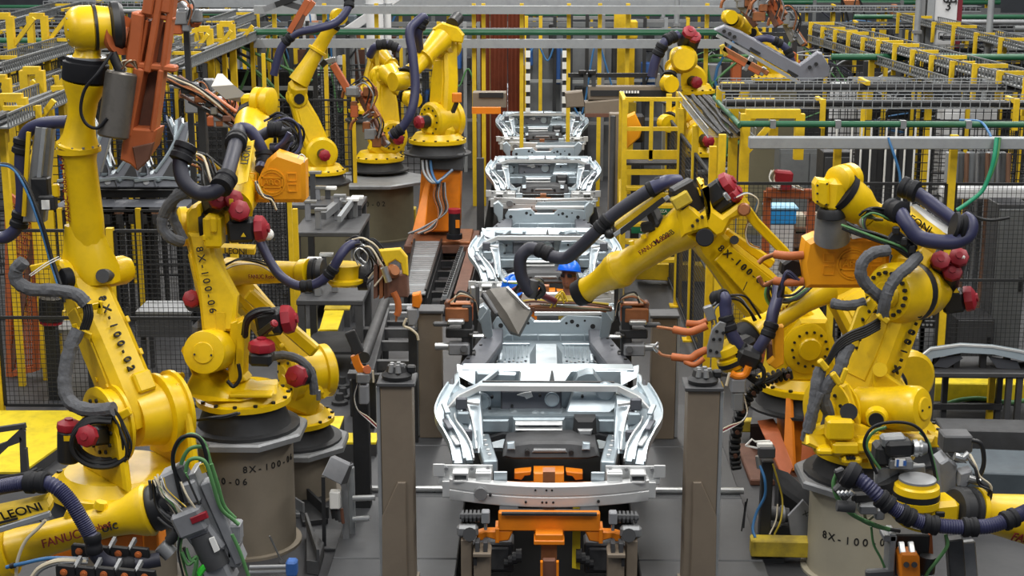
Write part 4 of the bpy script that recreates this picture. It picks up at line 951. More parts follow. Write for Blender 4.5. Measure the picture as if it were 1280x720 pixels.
# ================================================================ right robot reaching over the line (stencilled 03)
def robot_right_reach():
    y = 13.4; s = S(1, y); ax = unit((.12,-.99,0))
    J3 = P(884, 300, 13.35); J2 = P(1003, 425, 13.7)
    bc = P(1003, 505, 13.7); 
    rz = thing('robot_riser', 'orange welded riser with rust stained foot under the reaching right robot', 'riser', (bc.x, 13.7, 0))
    part('riser_column', G().prism(pp([(981,500,13.4),(1020,500,13.4),(1030,590,13.3),(985,590,13.3)]), (0,.6,0), .015), ORG, rz)
    part('rib_plate', G().prism(pp([(982,498,13.3),(988,498,13.3),(992,588,13.0),(978,588,13.0)]), (.03,.02,0), .004), ORG, rz)
    part('rib_plate', G().prism(pp([(1005,515,13.2),(1012,515,13.2),(1016,585,13.0),(1000,585,13.0)]), (.03,.02,0), .004), ORD, rz)
    part('slanted_foot', G().prism(pp([(954,543,13.2),(975,540,13.2),(992,585,12.9),(985,600,12.9),(975,590,12.9)]), (0,.4,0), .01), ORD, rz)
    part('foot_plate', G().box((bc.x, 13.6, .03), (1.1,1.0,.06), b=.01), RST, rz)
    t = thing('industrial_robot', 'yellow robot stencilled 8X-100-03 reaching over the line above the blue hard hat', 'robot', bc)
    rbase(t, bc, .42, .16, ax, cast_h=.16)
    part('turret', G().prism(pp([(965,478,13.4),(975,430,13.4),(1000,400,13.4),(1035,400,13.4),(1050,478,13.4)]), (0,.6,0), .03), YEL, t)
    joint(t, J2+V((0,-.22,0)), ax, 33*s, .2, nb=14, face=1, name='shoulder_flange')
    ob, u, wv, a2 = arm_plate(t, J2, J3, ax, .24, .235, .15, .24, e0=.2, rib=False)
    part('arm_web', G().prism(pp([(893,325,13.21),(912,306,13.21),(985,365,13.4),(960,400,13.4)]), (0,-.02,0), .008), YEL, ob)
    uu = unit(P(948,352,13.3)-P(902,314,13.2)); vv = V((0,-1,0)).cross(uu)*1.0
    text('8X-100-03', P(899,309,13.17), uu, vv, .085, INK, ob, 'stencil', .006, sx=1.05, space=1.6, bold=.012)
    part('small_plate', G().bar(P(929,363,13.19), P(934,352,13.19), .015, .006), INK, ob)
    part('elbow_cap', G().cyl(P(881,297,13.12), P(881,297,13.02), 11*s, n=22, bev=.008), RUB, t)
    # elbow casting with crank arm
    part('elbow_casting', G().prism(pp([(846,262,13.1),(862,255,13.1),(876,268,13.1),(884,262,13.1),(882,236,13.1),(876,232,13.1),(880,230,13.1),(892,262,13.1),(903,270,13.1),(925,254,13.1),(931,246,13.1),(938,255,13.1),(934,268,13.1),(915,276,13.1),(906,293,13.1),(895,298,13.1),(884,288,13.1),(868,292,13.1),(852,298,13.1)]), (0,.42,0), .03), YEL, t)
    part('pivot_pin', G().lathe(P(930,262,13.08), P(930,262,13.0), [(0,.06),(.5,.06),(1,.045)], 14), COP, t)
    part('link_rod', G().prism(pp([(926,262,13.15),(934,254,13.15),(941,262,13.15),(950,275,13.15),(986,312,13.2),(1010,345,13.3),(998,348,13.3),(975,318,13.2),(938,280,13.15)]), (0,.1,0), .01), YEL, t)
    part('back_link', G().bar(P(905,290,13.5), P(965,330,13.6), .10, .1, b=.02), YEL, t)
    part('spacer', G().cyl(P(918,300,13.3), P(918,300,13.15), .04, n=12), BLK, t)
    # forearm, pointing left and down over the body
    A = P(866,278,13.3); B = P(774,337,13.75); D = P(730,364,14.0); u = unit(B-A)
    fa = part('forearm', G().lathe(A, B, [(0,.21),(.12,.20),(.35,.155),(.75,.135),(.88,.14),(.93,.165),(1,.17)], 26), YEL, t)
    part('forearm_tube', G().lathe(B, D, [(0,.17),(.12,.168),(.2,.15),(.55,.115),(.8,.11),(1,.125)], 24), YEL, t)
    part('wrist_band', G().lathe(P(732,363,13.98), P(721,368,14.02), [(0,.132),(1,.12)], 20), RUB, t)
    part('cap_rim', G().lathe(B-u*.03, B+u*.02, [(0,.172),(.5,.178),(1,.172)], 24), YEL, fa)
    text('FANUC Robot', P(799,317,13.33), -u, V((.4,-.5,1)), .06, INR, fa, 'maker_name', .002); text('M-900iB', P(815,304.5,13.25)+V((.02,0,0)), -u, V((.4,-.5,1)), .07, INK, fa, 'maker_name', .002)
    for q in ((822,286),(805,298),(790,306)): part('lug', G().cyl(P(*q,13.4), P(q[0]-1,q[1]-5,13.4), .025, n=8), YEL, fa)
    g = G()
    for q in ((872,276),(878,272),(866,283)): c = P(*q,13.06); g.cyl(c, c+V((0,.05,0)), .014, n=8)
    part('bolts', g, BLK, t, stuff=True)
    part('gear_cover', G().bar(P(845,255,13.15), P(872,240,13.2), .12, .3, b=.02), BLK, t)
    part('gear_plate', G().bar(P(841,256,13.1), P(862,244,13.1), .10, .12, b=.015), YEK, t)
    part('top_lug', G().bar(P(866,236,13.2), P(872,248,13.2), .09, .10, b=.02), YEL, t)
    motor(t, P(880,250,13.25), P(906,232,13.2), .10); motor(t, P(888,262,13.3), P(915,243,13.2), .09)
    part('bright_fitting', G().bar(P(905,241,13.0), P(912,250,13.0), .05, .04, b=.01), CHR, t)
    hose(t, [(664,366,13.9),(657,356,13.9),(651,342,13.9),(651,322,13.9),(662,311,13.9),(678,314,13.85),(692,321,13.8),(708,322,13.75),(724,310,13.65),(745,290,13.55),(765,270,13.5),(790,252,13.45),(815,236,13.4),(832,228,13.4),(846,227,13.5)], 8, HOSK, clamps=(5.2,9.6,12.3), cr=1.22)
    hose(t, [(816,235,13.38),(832,228,13.38),(848,227,13.48)], 9, HOSE)
    tr = part('hose_tray', G().prism(pp([(768,284,13.5),(828,240,13.35),(836,243,13.35),(776,292,13.5)]), (0,.12,.02), .008), YED, t)
    part('tray_rail', G().bar(P(768,294,13.45), P(836,246,13.3), .04, .04, b=.006), GRT, tr); part('tray_slot', G().bar(P(775,291,13.42), P(830,249,13.28), .012,.05), BLM, tr)
    part('tray_foot', G().bar(P(815,262,13.5), P(824,285,13.4), .10, .12, b=.02), DKM, t); part('tray_foot', G().bar(P(802,285,13.5), P(826,280,13.4), .07, .1, b=.02), DKM, t)
    part('tray_end', G().ball(P(762,292,13.48), .05), BLK, t)
    cables(t, [(920,245,13.1),(935,240,13.1),(948,248,13.1),(945,262,13.15)], 2, 1, [CWH, CBL], 3, seed=41)
    cables(t, [(935,275,13.2),(930,290,13.2),(936,304,13.2),(950,310,13.25)], 2, .8, [CWH, COP], 3, seed=42)
    # tool at the rear of the nearest body
    g = thing('weld_gun', 'weld gun behind the nearest underbody with slanted grey guard and brass cables', 'weld gun', P(690,390,14.4))
    part('guard_plate', G().loft([pp([(603,368,14.0),(612,361,14.0),(634,358,14.05),(634,362,14.1),(612,365,14.1),(606,372,14.1)]), pp([(622,392,13.7),(634,392,13.6),(658,384,13.7),(660,388,13.75),(636,397,13.7),(625,398,13.8)]), pp([(638,414,13.5),(648,418,13.45),(664,388,13.6),(666,391,13.65),(650,421,13.5),(638,418,13.6)])]), mat('scuffed_guard', '55524d', .4, .4, .6, 3, '34312c'), g, 'slanted scuffed grey guard')
    part('guard_fold', G().bar(P(634,360,14.0), P(662,388,13.6), .025, .04, b=.006), CHR, g)
    part('guard_fold', G().bar(P(604,368,13.98), P(622,394,13.7), .05, .05, b=.01), STD, g)
    part('cross_carrier', G().bar(P(650,386,14.45), P(765,386,14.45), .05, .05, b=.01), RST, g)
    part('copper_bus', G().bar(P(668,384,14.35), P(760,386,14.35), .03, .03, b=.008), COP, g)
    cables(g, [(640,384,14.3),(662,378,14.3),(690,379,14.3),(725,380,14.3),(762,384,14.3)], 5, 1.6, [YEK, OLV, RST, COP], 4, seed=44)
    hose(g, [(640,365,14.2),(650,361,14.15),(664,362,14.1),(680,370,14.1),(694,377,14.15)], 4.5, mat('dark_red_hose', '5a1c24', .45), 'red_hose')
    part('swivel', G().lathe(P(668,350,13.9), P(664,372,13.9), [(0,.045),(.3,.055),(.7,.05),(1,.04)], 14), STD, g)
    cables(g, [(664,355,13.95),(676,352,13.9),(680,362,13.9),(672,372,13.9)], 4, 2, [DKM, OLV, BLK], 4, seed=45)
    cables(g, [(690,384,14.2),(696,372,14.2),(702,366,14.2),(706,378,14.2)], 3, 1.2, [YED, YEK], 3, seed=46)
    part('hanger', G().bar(P(652,352,14.0), P(640,372,14.1), .03, .03), BLK, g)
robot_right_reach()
# ================================================================ right robot with the weld yoke at the post
def robot_right_yoke():
    y = 12.6; bc = P(1062, 560, 13.0); bc = V((bc.x+.25, 12.5, .55))
    t = thing('industrial_robot', 'yellow robot behind the orange gun cover, its lowered wrist holding electrode hoses', 'robot', (bc.x, bc.y, 0))
    part('plinth', G().lathe(V((bc.x,bc.y,0)), bc, [(0,.5),(.1,.5),(.11,.42),(1,.42)], 20), PED, t)
    rbase(t, bc, .38, .14, (1,0,0), cast_h=.16)
    J2 = bc+V((0,0,.72)); J3 = P(1046, 352, 13.0)
    part('turret', G().bar(bc+V((0,0,.3)), J2, .4, .4, b=.06), YEL, t)
    joint(t, J2, (.3,-.95,0), .24, .5); arm_plate(t, J2, J3, (.3,-.95,0), .2, .2, .15, .22); joint(t, J3, (.3,-.95,0), .15, .36, name='elbow_housing')
    A = P(1030,358,12.75); B = P(938,420,12.3); u = unit(B-A)
    fa = part('forearm', G().lathe(A, B, [(0,.16),(.1,.14),(.3,.11),(.75,.10),(.85,.125),(.95,.155),(1,.16)], 22), YEL, t)
    text('FANUC', P(968,394,12.35), -u, V((.3,-.4,1)), .055, INR, fa, 'maker_name', .002)
    hose(t, [(1010,365,12.6),(985,380,12.5),(968,380,12.45),(960,368,12.4),(962,352,12.4)], 2.6, BLK, 'cable')
    hose(t, [(1015,362,12.62),(988,385,12.52),(966,384,12.45),(957,370,12.4),(960,352,12.4)], 1.8, CGR, 'cable')
    cables(t, [(1012,360,12.5),(990,374,12.4),(972,372,12.4),(966,358,12.4)], 5, 1.6, [BLK, RUB, CGR, OLV], 5, seed=51)
    part('wrist_band', G().lathe(B, B+u*.13, [(0,.14),(.3,.15),(1,.13)], 20), RUB, t)
    c0 = P(917,424,12.05); c1 = P(921,462,12.0)
    part('wrist_head', G().bar(P(938,428,12.2), P(915,440,12.1), .24, .2, (0,0,1), .04), BLK, t)
    wd = unit(P(903,430,12.0)-P(918,466,12.0))
    w_ = part('wrist_drum', G().lathe(P(907,428,12.0), P(922,460,12.0), [(0,.09),(.1,.125),(.35,.13),(.40,.10),(.46,.10),(.5,.135),(.62,.135),(.63,.14),(.72,.14),(.73,.135),(.9,.12),(1,.08)], 24), YEL, t)
    part('black_band', G().lathe(P(916,447,12.0), P(918.5,452,12.0), [(0,.142),(1,.142)], 24), BLK, w_)
    part('hood', G().prism(pp([(966,410,12.0),(980,408,12.0),(980,455,12.0),(970,462,12.0),(960,455,12.0),(968,448,12.0)]), (0,.1,0), .008), mat('amber_bracket', 'f0a818', .45, 0, .3, 4, '9a6810'), t)
    part('side_housing', G().prism(pp([(962,430,12.1),(974,420,12.1),(976,452,12.1),(962,458,12.1)]), (0,.2,0), .02), RST, t)
    hose(t, [(893,374,12.1),(905,372,12.0),(907,385,11.98),(909,402,11.96),(916,420,11.94),(926,436,11.94),(934,444,11.96)], 8, HOSE, clamps=(.6,3.2,5.4), cr=1.25)
    hose(t, [(973,358,12.2),(972,372,12.1),(966,392,12.0),(962,412,11.96),(952,430,11.94),(940,448,11.96)], 7.5, HOSE, clamps=(3.1,), cr=1.25)
    part('hose_elbow', G().bar(P(940,436,11.9), P(930,456,11.95), .2, .16, (0,1,0), .03), BLK, t)
    hose(t, [(945,452,11.9),(954,462,11.88),(954,474,11.88),(945,480,11.9)], 3, BLK, 'cable', clamps=(.4,))
    cables(t, [(905,370,12.0),(925,372,12.1),(938,384,12.15),(946,398,12.2)], 4, 1.5, [BLK, RUB, STL], 4, seed=52)
    g = thing('weld_gun', 'weld yoke with grey drilled plate and two orange electrode hoses beside the post', 'weld gun', P(895,430,12.0))
    pl = part('mount_plate', G().prism(pp([(890,412,11.9),(900,402,11.9),(908,404,11.9),(902,447,11.9),(884,447,11.9),(884,434,11.9)]), (0,.03,0), .005), STL, g)
    b_ = G()
    for q in ((896,414),(892,424),(900,424),(888,438),(896,440),(904,416)): c = P(*q,11.895); b_.cyl(c, c-V((0,.012,0)), .014, n=8)
    part('bolts', b_, BLK, pl, stuff=True)
    for k, (p0, pts) in enumerate((((822,410),[(884,407,12.0),(872,412,12.0),(860,415,12.0),(842,412,12.05)]), ((822,440),[(884,437,11.95),(872,442,11.95),(862,448,11.95),(840,446,12.0)]))):
        hose(g, pts, 5, ORH, 'electrode_hose')
        e = pts[-1]; hose(g, [e, (e[0]-12,e[1]-2,12.1), (p0[0],p0[1]-1,12.15)], 2.2, COP, 'electrode_shank')
    hose(g, [(884,401,12.1),(873,405,12.1),(858,404,12.1)], 4.5, ORH, 'electrode_hose'); hose(g, [(880,448,11.9),(868,456,11.9),(856,452,11.95)], 3.5, ORH, 'electrode_hose')
    hose(g, [(822,440,12.1),(818,434,12.1),(823,428,12.1)], 2, CHR, 'electrode_tip')
    cables(g, [(893,405,12.0),(890,388,12.0),(897,378,12.0)], 3, 1.4, [STL, BLK], 3, seed=54)
    part('head_bracket', G().bar(P(890,400,12.0), P(884,382,12.0), .05, .08, b=.01), STL, g)
    # second small gun hanging below, beside the post top
    g = thing('pinch_gun', 'small grey pinch gun with orange clamp arm hanging right of the post top', 'weld gun', P(925,512,12.0))
    part('clamp_arm', G().tube(pp([(936,458,11.85),(931,468,11.85),(921,470,11.85),(914,467,11.85)]), .03, 10), ORG, g)
    part('gun_body', G().box(P(922,480,11.9), (.12,.14,.12), b=.012), GRY, g); part('gun_cylinder', G().box(P(922,500,11.9), (.09,.12,.16), b=.012), STL, g)
    part('side_pin', G().cyl(P(912,466,11.85), P(908,482,11.85), .012, n=8), CWH, g)
    for k, m in enumerate((CWH, RED, WHP)): hose(g, [(930,495+2*k,11.9),(934,515,11.85),(928,526,11.85),(912,532+2*k,11.85),(900,538+2*k,11.85)], .9, m, 'cable')
    cables(g, [(936,470,12.0),(950,478,12.05),(962,474,12.1),(975,466,12.2)], 5, 2.2, [BLK, DKM], 4, seed=55)
    ch = thing('energy_chain', 'curved black energy chain with rust pins hanging from the yoke robot', 'cable chain', P(930,560,12.4))
    pts = spline(pp([(990,466,12.3),(965,472,12.3),(945,484,12.3),(930,505,12.3),(922,530,12.35),(918,560,12.4),(920,585,12.45)]), 4)
    for a, b in zip(pts[::1], pts[1:]):
        lk = part('chain_link', G().bar(a, a+(b-a)*.85, .09, .11, (0,1,0), .012), BLK, ch)
    for a in pts[1::4]: part('chain_pin', G().cyl(a-V((0,.06,0)), a-V((0,.075,0)), .02, n=8), RST, ch)
robot_right_yoke()
# ================================================================ right front robot with barrel balancer (stencilled 01)
pz = P(1075, 590, 11.3)
pedestal('robot_pedestal', 'pale taupe drum pedestal stencilled 8X under the right robot with the barrel balancer', (pz.x+.02, 11.3, 0), .40, pz.z, PEG, .54, 8, stencil=[('8X-100-01', -1.75, .38, .085)])
def robot_right_front():
    y = 11.25; s = S(1, y); ax = unit((.82,.57,0)); fw = V((-ax.y, ax.x, 0))
    bc = V((pz.x+.02, 11.3, pz.z)); J2 = P(1072, 505, 11.25); J3 = P(1128, 366, 11.35)
    t = thing('industrial_robot', 'yellow robot stencilled 8X-100-01 with barrel balancer and thick looped hoses on its forearm', 'robot', bc)
    rbase(t, bc, .37, .13, ax, cast_h=.16)
    for sg in (-1, 1):
        c = J2+ax*(sg*.24)
        part('shoulder_cheek', G().prism([c+fw*.30-V((0,0,.36)), c+fw*.26, c+fw*.12+V((0,0,.24)), c-fw*.14+V((0,0,.24)), c-fw*.28, c-fw*.32-V((0,0,.36))], ax*(sg*.06), .02), YEL, t)
    joint(t, J2-ax*.28, ax, 42*s, .12, nb=12, name='shoulder_flange'); joint(t, J2+ax*.26, ax, 40*s, .12, nb=10, face=-1, name='shoulder_flange')
    ob, u, wv, a2 = arm_plate(t, J2, J3, ax, .22, .20, .17, .32, e0=.12, sten='8X-100-01', sf=.28, ss=.085, sgn=1)
    n_ = wv if wv.y < 0 else -wv
    q = J2+u*.30-a2*.17; part('side_plate', G().prism(pp([(1058,425,11.0),(1072,385,11.05),(1088,372,11.08),(1098,382,11.08),(1082,405,11.02),(1072,440,11.0)]), (0,.05,0), .012), YEL, ob)
    g = G()
    for q in ((1079,400),(1087,390),(1071,435),(1075,425)): c = P(*q,11.0); g.cyl(c, c+V((0,.03,0)), .012, n=8)
    part('bolts', g, BLK, ob, stuff=True)
    # elbow drum
    part('elbow_drum', G().lathe(P(1108,368,11.15), P(1168,361,11.6), [(0,.12),(.02,.20),(.12,.235),(.42,.235),(.44,.215),(.58,.215),(.6,.225),(.85,.2),(1,.16)], 30), YEL, t)
    d = unit(P(1168,361,11.6)-P(1108,368,11.15)); e = P(1108,368,11.15)
    part('elbow_seal', G().lathe(e+d*.26, e+d*.335, [(0,.236),(.5,.24),(1,.236)], 30), BLK, t)
    part('bolt_ring', bolts(e+d*.01, -d, .165, 18, .016, .025), BLK, t, stuff=True)
    part('elbow_hub', G().lathe(e+d*.02, e-d*.03, [(0,.11),(.5,.11),(1,.09)], 22), YEL, t)
    part('elbow_lug', G().box(P(1178,362,11.55), (.12,.12,.07), b=.02).box(P(1172,352,11.55), (.09,.12,.05), b=.02), YEL, t)
    part('elbow_strut', G().bar(P(1166,385,11.6), P(1162,372,11.5), .10, .15, b=.02), YEL, t)
    motor(t, P(1178,378,11.6), P(1206,374,11.55), .095)
    part('warning_triangle', G().prism(pp([(1192,366,11.4),(1199,366,11.4),(1196,360,11.4)]), (0,.01,0)), YED, t)
    for a, b in (((1168,345),(1175,327)),((1192,340),(1198,323)),((1186,358),(1190,341))): motor(t, P(a[0],a[1],11.6), P(b[0],b[1],11.35), .072, square=False)
    part('white_plug', G().box(P(1203,323,11.3), (.04,.04,.05), b=.01), WHP, t)
    # balancer
    A = P(1072,508,11.1); B = P(1155,511,10.75); bd = unit(B-A)
    bl = part('balancer', G().lathe(A, B, [(0,.13),(.03,.152),(.5,.158),(.75,.172),(.92,.17),(.98,.15),(1,.10)], 30), YEL, t)
    part('balancer_cover', G().lathe(B-bd*.005, B+bd*.012, [(0,.088),(.7,.088),(1,.08)], 24), YEL, bl)
    for k in (-1,1): c = B+V((0,0,0))+bd.cross(V((0,0,1)))*(k*.055)+bd*.012; part('cover_bolt', G().cyl(c, c+bd*.008, .009, n=6), BLK, bl)
    c = P(1096,521,10.72); part('port', G().lathe(c, c-V((.02,.07,0)), [(0,.085),(.4,.075),(1,.07)], 18), YEL, bl); part('port_plug', G().cyl(c-V((.018,.06,0)), c-V((.022,.085,0)), .055, n=18), BLK, bl)
    part('side_cap', G().cyl(P(1061,515,10.8), P(1061,515,10.72), .065, n=18), BLK, t)
    part('balancer_bracket', G().prism(pp([(1093,470,11.0),(1100,458,11.0),(1106,458,11.0),(1108,468,11.0),(1140,490,11.0),(1136,498,11.0),(1093,492,11.0)]), (0,.12,0), .015), YEL, t)
    part('bracket_head', G().cyl(P(1100,462,11.05), P(1100,462,10.95), .055, n=14), YEL, t)
    part('deck_plate', G().prism(pp([(1008,540,10.8),(1056,520,10.9),(1100,540,10.8),(1170,545,10.9),(1168,556,10.9),(1072,576,10.7),(1040,570,10.7),(1008,556,10.7)]), (0,.2,-.05), .02), YEL, t)
    for q, w_, h_ in (((1049,535),.2,.16),((1056,558),.2,.1),((1063,573),.15,.06),((1090,555),.25,.1),((1030,562),.12,.06)): part('cast_block', G().box(P(*q,10.72), (w_,.14,h_), b=.02), YEL, t)
    g = G()
    for q in ((1060,573),(1064,573),(1068,573)): c = P(*q,10.64); g.cyl(c, c+V((0,.03,0)), .012, n=8)
    part('bolts', g, BLK, t, stuff=True)
    part('tail_cover', G().prism(pp([(1163,542,11.0),(1175,546,11.0),(1176,560,11.0),(1160,560,11.0)]), (0,.1,0), .01), YEL, t)
    # forearm
    A = P(1150,310,11.6); B = P(1086,268,11.45); D = P(1054,243,11.4); u = unit(B-A)
    part('elbow_casting', G().bar(J3+V((.05,.05,.1)), A, .3, .3, b=.07), YEL, t)
    fa = part('forearm', G().lathe(A, B, [(0,.2),(.2,.17),(.7,.13),(1,.115)], 24), YEL, t)
    part('wrist_cup', G().lathe(B, D, [(0,.115),(.1,.115),(.45,.155),(.9,.165),(1,.165)], 26), YEL, t)
    part('wrist_band', G().lathe(D, D+unit(D-B)*.05, [(0,.175),(1,.175)], 26), RUB, t)
    part('wrist_block', G().bar(P(1052,243,11.4), P(1030,243,11.35), .22, .26, (0,0,1), .04), YEL, t)
    wp = part('wrist_plate', G().prism(pp([(1019,232,11.25),(1023,225,11.25),(1037,227,11.25),(1037,256,11.25),(1030,260,11.25),(1020,255,11.25)]), (0,.18,0), .02), YEL, t)
    g = G()
    for q in ((1022,232),(1034,230),(1022,252),(1033,256),(1022,242)): c = P(*q,11.245); g.cyl(c, c+V((0,.02,0)), .008, n=6)
    part('bolts', g, BLK, wp, stuff=True)
    wd = unit((.9,.3,.15)); c = P(1055,224,11.4); part('wrist_wheel', G().lathe(c-V((.08,.08,0)), c+V((.08,.08,0)), [(0,.07),(.1,.11),(.38,.115),(.42,.095),(.55,.095),(.58,.115),(.9,.115),(1,.08)], 24), YEL, t)
    part('wheel_block', G().box(P(1046,232,11.4), (.13,.16,.14), b=.03), YEL, t)
    part('tool_flange', G().lathe(P(1039,260,11.35), P(1039,272,11.35), [(0,.095),(.3,.105),(1,.11)], 20), BLK, t)
    tr = part('hose_tray', G().prism(pp([(1126,262,11.2),(1143,256,11.35),(1186,284,11.2),(1188,294,11.15),(1176,298,11.1)]), (0,.08,-.03), .01), YED, t)
    part('tray_sheet', G().prism(pp([(1140,258,11.28),(1146,257,11.3),(1187,285,11.18),(1186,294,11.13),(1170,286,11.18)]), (0,.02,.012), .003), WHP, tr)
    uu = unit(P(1149,279,11.18)-P(1135,270,11.22)); text('LEONI', P(1131,268,11.13), uu, V((.2,-.3,1)), .08, INK, tr, 'maker_name', .002)
    h = hose(t, [(1128,234,11.35),(1140,238,11.3),(1155,248,11.28),(1175,263,11.22),(1192,276,11.18),(1206,288,11.15)], 9, HOSE, clamps=(.8,), cr=1.5)
    part('hose_flange', G().lathe(P(1191,282,11.0), P(1204,285,11.0), [(0,.10),(.25,.11),(.45,.08),(.55,.08),(.75,.11),(1,.10)], 20), RUB, h)
    hose(t, [(1112,262,11.2),(1124,266,11.1),(1134,280,11.02),(1148,296,10.98),(1170,302,10.95),(1192,302,10.95),(1209,294,10.97),(1213,280,11.0),(1204,272,11.05)], 9.5, HOSE, clamps=(.7,), cr=1.5)
    part('hose_clip', G().bar(P(1126,240,11.3), P(1140,232,11.3), .07, .1, b=.02), RUB, h)
    for k in range(5): hose(t, [(1095+2*k,275,11.3),(1085-k,268+k,11.2),(1080-k,280,11.15),(1086+k,292+k,11.15),(1100+2*k,300,11.2)], 1.8, [BLK, RUB, CGR, BLK, OLV][k], 'cable')
    cables(t, [(1078,268,11.2),(1090,262,11.15),(1108,266,11.15),(1120,274,11.15)], 5, 1.6, [BLK, RUB, CGR], 4, seed=61)
    cables(t, [(1055,282,11.2),(1070,288,11.15),(1095,296,11.1),(1130,310,11.05),(1142,322,11.05)], 6, 1.6, [BLK, RUB, CGR], 4, seed=62)
    part('cable_block', G().bar(P(1112,293,11.1), P(1142,316,11.05), .08, .12, b=.015), BLK, t)
    for q in ((1120,288),(1130,302),(1140,312)): part('cable_clamp', G().box(P(*q,11.0), (.05,.05,.06), b=.01), BLK, t)
    sleeve(t, [(1110,313,10.95),(1092,316,10.9),(1079,327,10.88),(1076,343,10.88),(1084,357,10.9),(1096,368,10.92),(1104,376,10.95)], 7.5, seed=8)
    sleeve(t, [(1148,320,11.0),(1136,333,10.92),(1122,345,10.88),(1111,362,10.86),(1106,378,10.86),(1103,396,10.9)], 7.5, seed=9)
    part('sleeve_bracket', G().bar(P(1150,314,11.0), P(1146,330,11.0), .05, .04, b=.01), YED, t)
    part('sleeve_bracket', G().bar(P(1097,392,10.88), P(1110,402,10.88), .06, .05, b=.01), YED, t)
    sleeve(t, [(1040,379,11.15),(1055,382,11.1),(1070,381,11.1),(1082,378,11.1)], 6.5, seed=10)
    for k in range(5): hose(t, [(1100,398+3*k,10.92),(1082,408+3*k,10.88),(1062,416+3*k,10.86),(1046,428+3*k,10.86),(1036,446+2*k,10.86),(1028,456+2*k,10.9)], 1.9, BLK, 'cable')
    part('bundle_clamp', G().bar(P(1024,450,10.85), P(1034,462,10.85), .05, .05, b=.01), YED, t)
    part('bundle_clamp', G().bar(P(1040,466,10.8), P(1050,480,10.8), .05, .05, b=.01).bar(P(1050,480,10.8), P(1058,460,10.8), .04, .04, b=.01), YED, t)
    sleeve(t, [(1062,430,10.9),(1054,448,10.86),(1048,465,10.84),(1034,482,10.84),(1030,500,10.86),(1036,520,10.9),(1028,548,10.9)], 8, seed=12)
    sleeve(t, [(1026,460,10.9),(1021,480,10.86),(1018,505,10.84),(1012,530,10.84),(1008,550,10.86)], 8, seed=13)
    sleeve(t, [(1026,490,10.82),(1016,515,10.82),(1010,540,10.82)], 6, seed=14)
    cables(t, [(1105,455,11.4),(1118,462,11.4),(1128,475,11.4),(1130,490,11.4)], 5, 2, [DKM, STL, BLK], 5, seed=63)
    part('wire_hoop', G().tube(pp([(1150,345,11.2),(1140,338,11.2),(1130,336,11.2)]), .02, 8), CHR, t)
robot_right_front()
g2, cv2 = gun_cover('orange weld gun cover with round emblem and two orange electrode hoses on the right', [(1003,330),(1008,302),(1022,296),(1108,296),(1113,308),(1113,361),(1008,361)], 11.55, .26, (1066,330), 19, P(1060,361,11.6), 1, False)
part('gun_body', G().box(P(1060,330,11.95), (.5,.2,.34), b=.03), DKM, g2)
part('grey_adaptor', G().lathe(P(1040,266,11.4), P(1040,298,11.5), [(0,.11),(.2,.125),(1,.14)], 20), STL, g2)
for x in (1055, 1071): part('white_label', G().prism(pp([(x-7,294,11.5),(x+5,293,11.5),(x+9,297,11.48),(x-6,299,11.48)]), (0,.02,.01)), WHP, g2)
hose(g2, [(1058,294,11.6),(1066,287,11.6),(1078,288,11.6)], 6, HOSE)
for yy, e in ((319, 318), (352, 350)):
    hose(g2, [(1004,yy,11.6),(985,yy+1,11.6),(968,yy-1,11.65)], 5.5, ORH, 'electrode_hose')
    hose(g2, [(968,yy-1,11.65),(955,yy+4,11.7),(948,yy+10 if yy < 330 else yy-6,11.7)], 3, COP, 'electrode_shank')
part('gun_jaw', G().prism(pp([(978,330,11.7),(990,322,11.7),(1004,326,11.7),(1004,345,11.7),(990,350,11.7),(976,342,11.7)]), (0,.15,0), .02), BLK, g2)
cables(g2, [(1000,350,11.6),(985,340,11.6),(978,355,11.6),(975,368,11.65)], 4, 2.5, [BLK, HOSE], 4, seed=71)
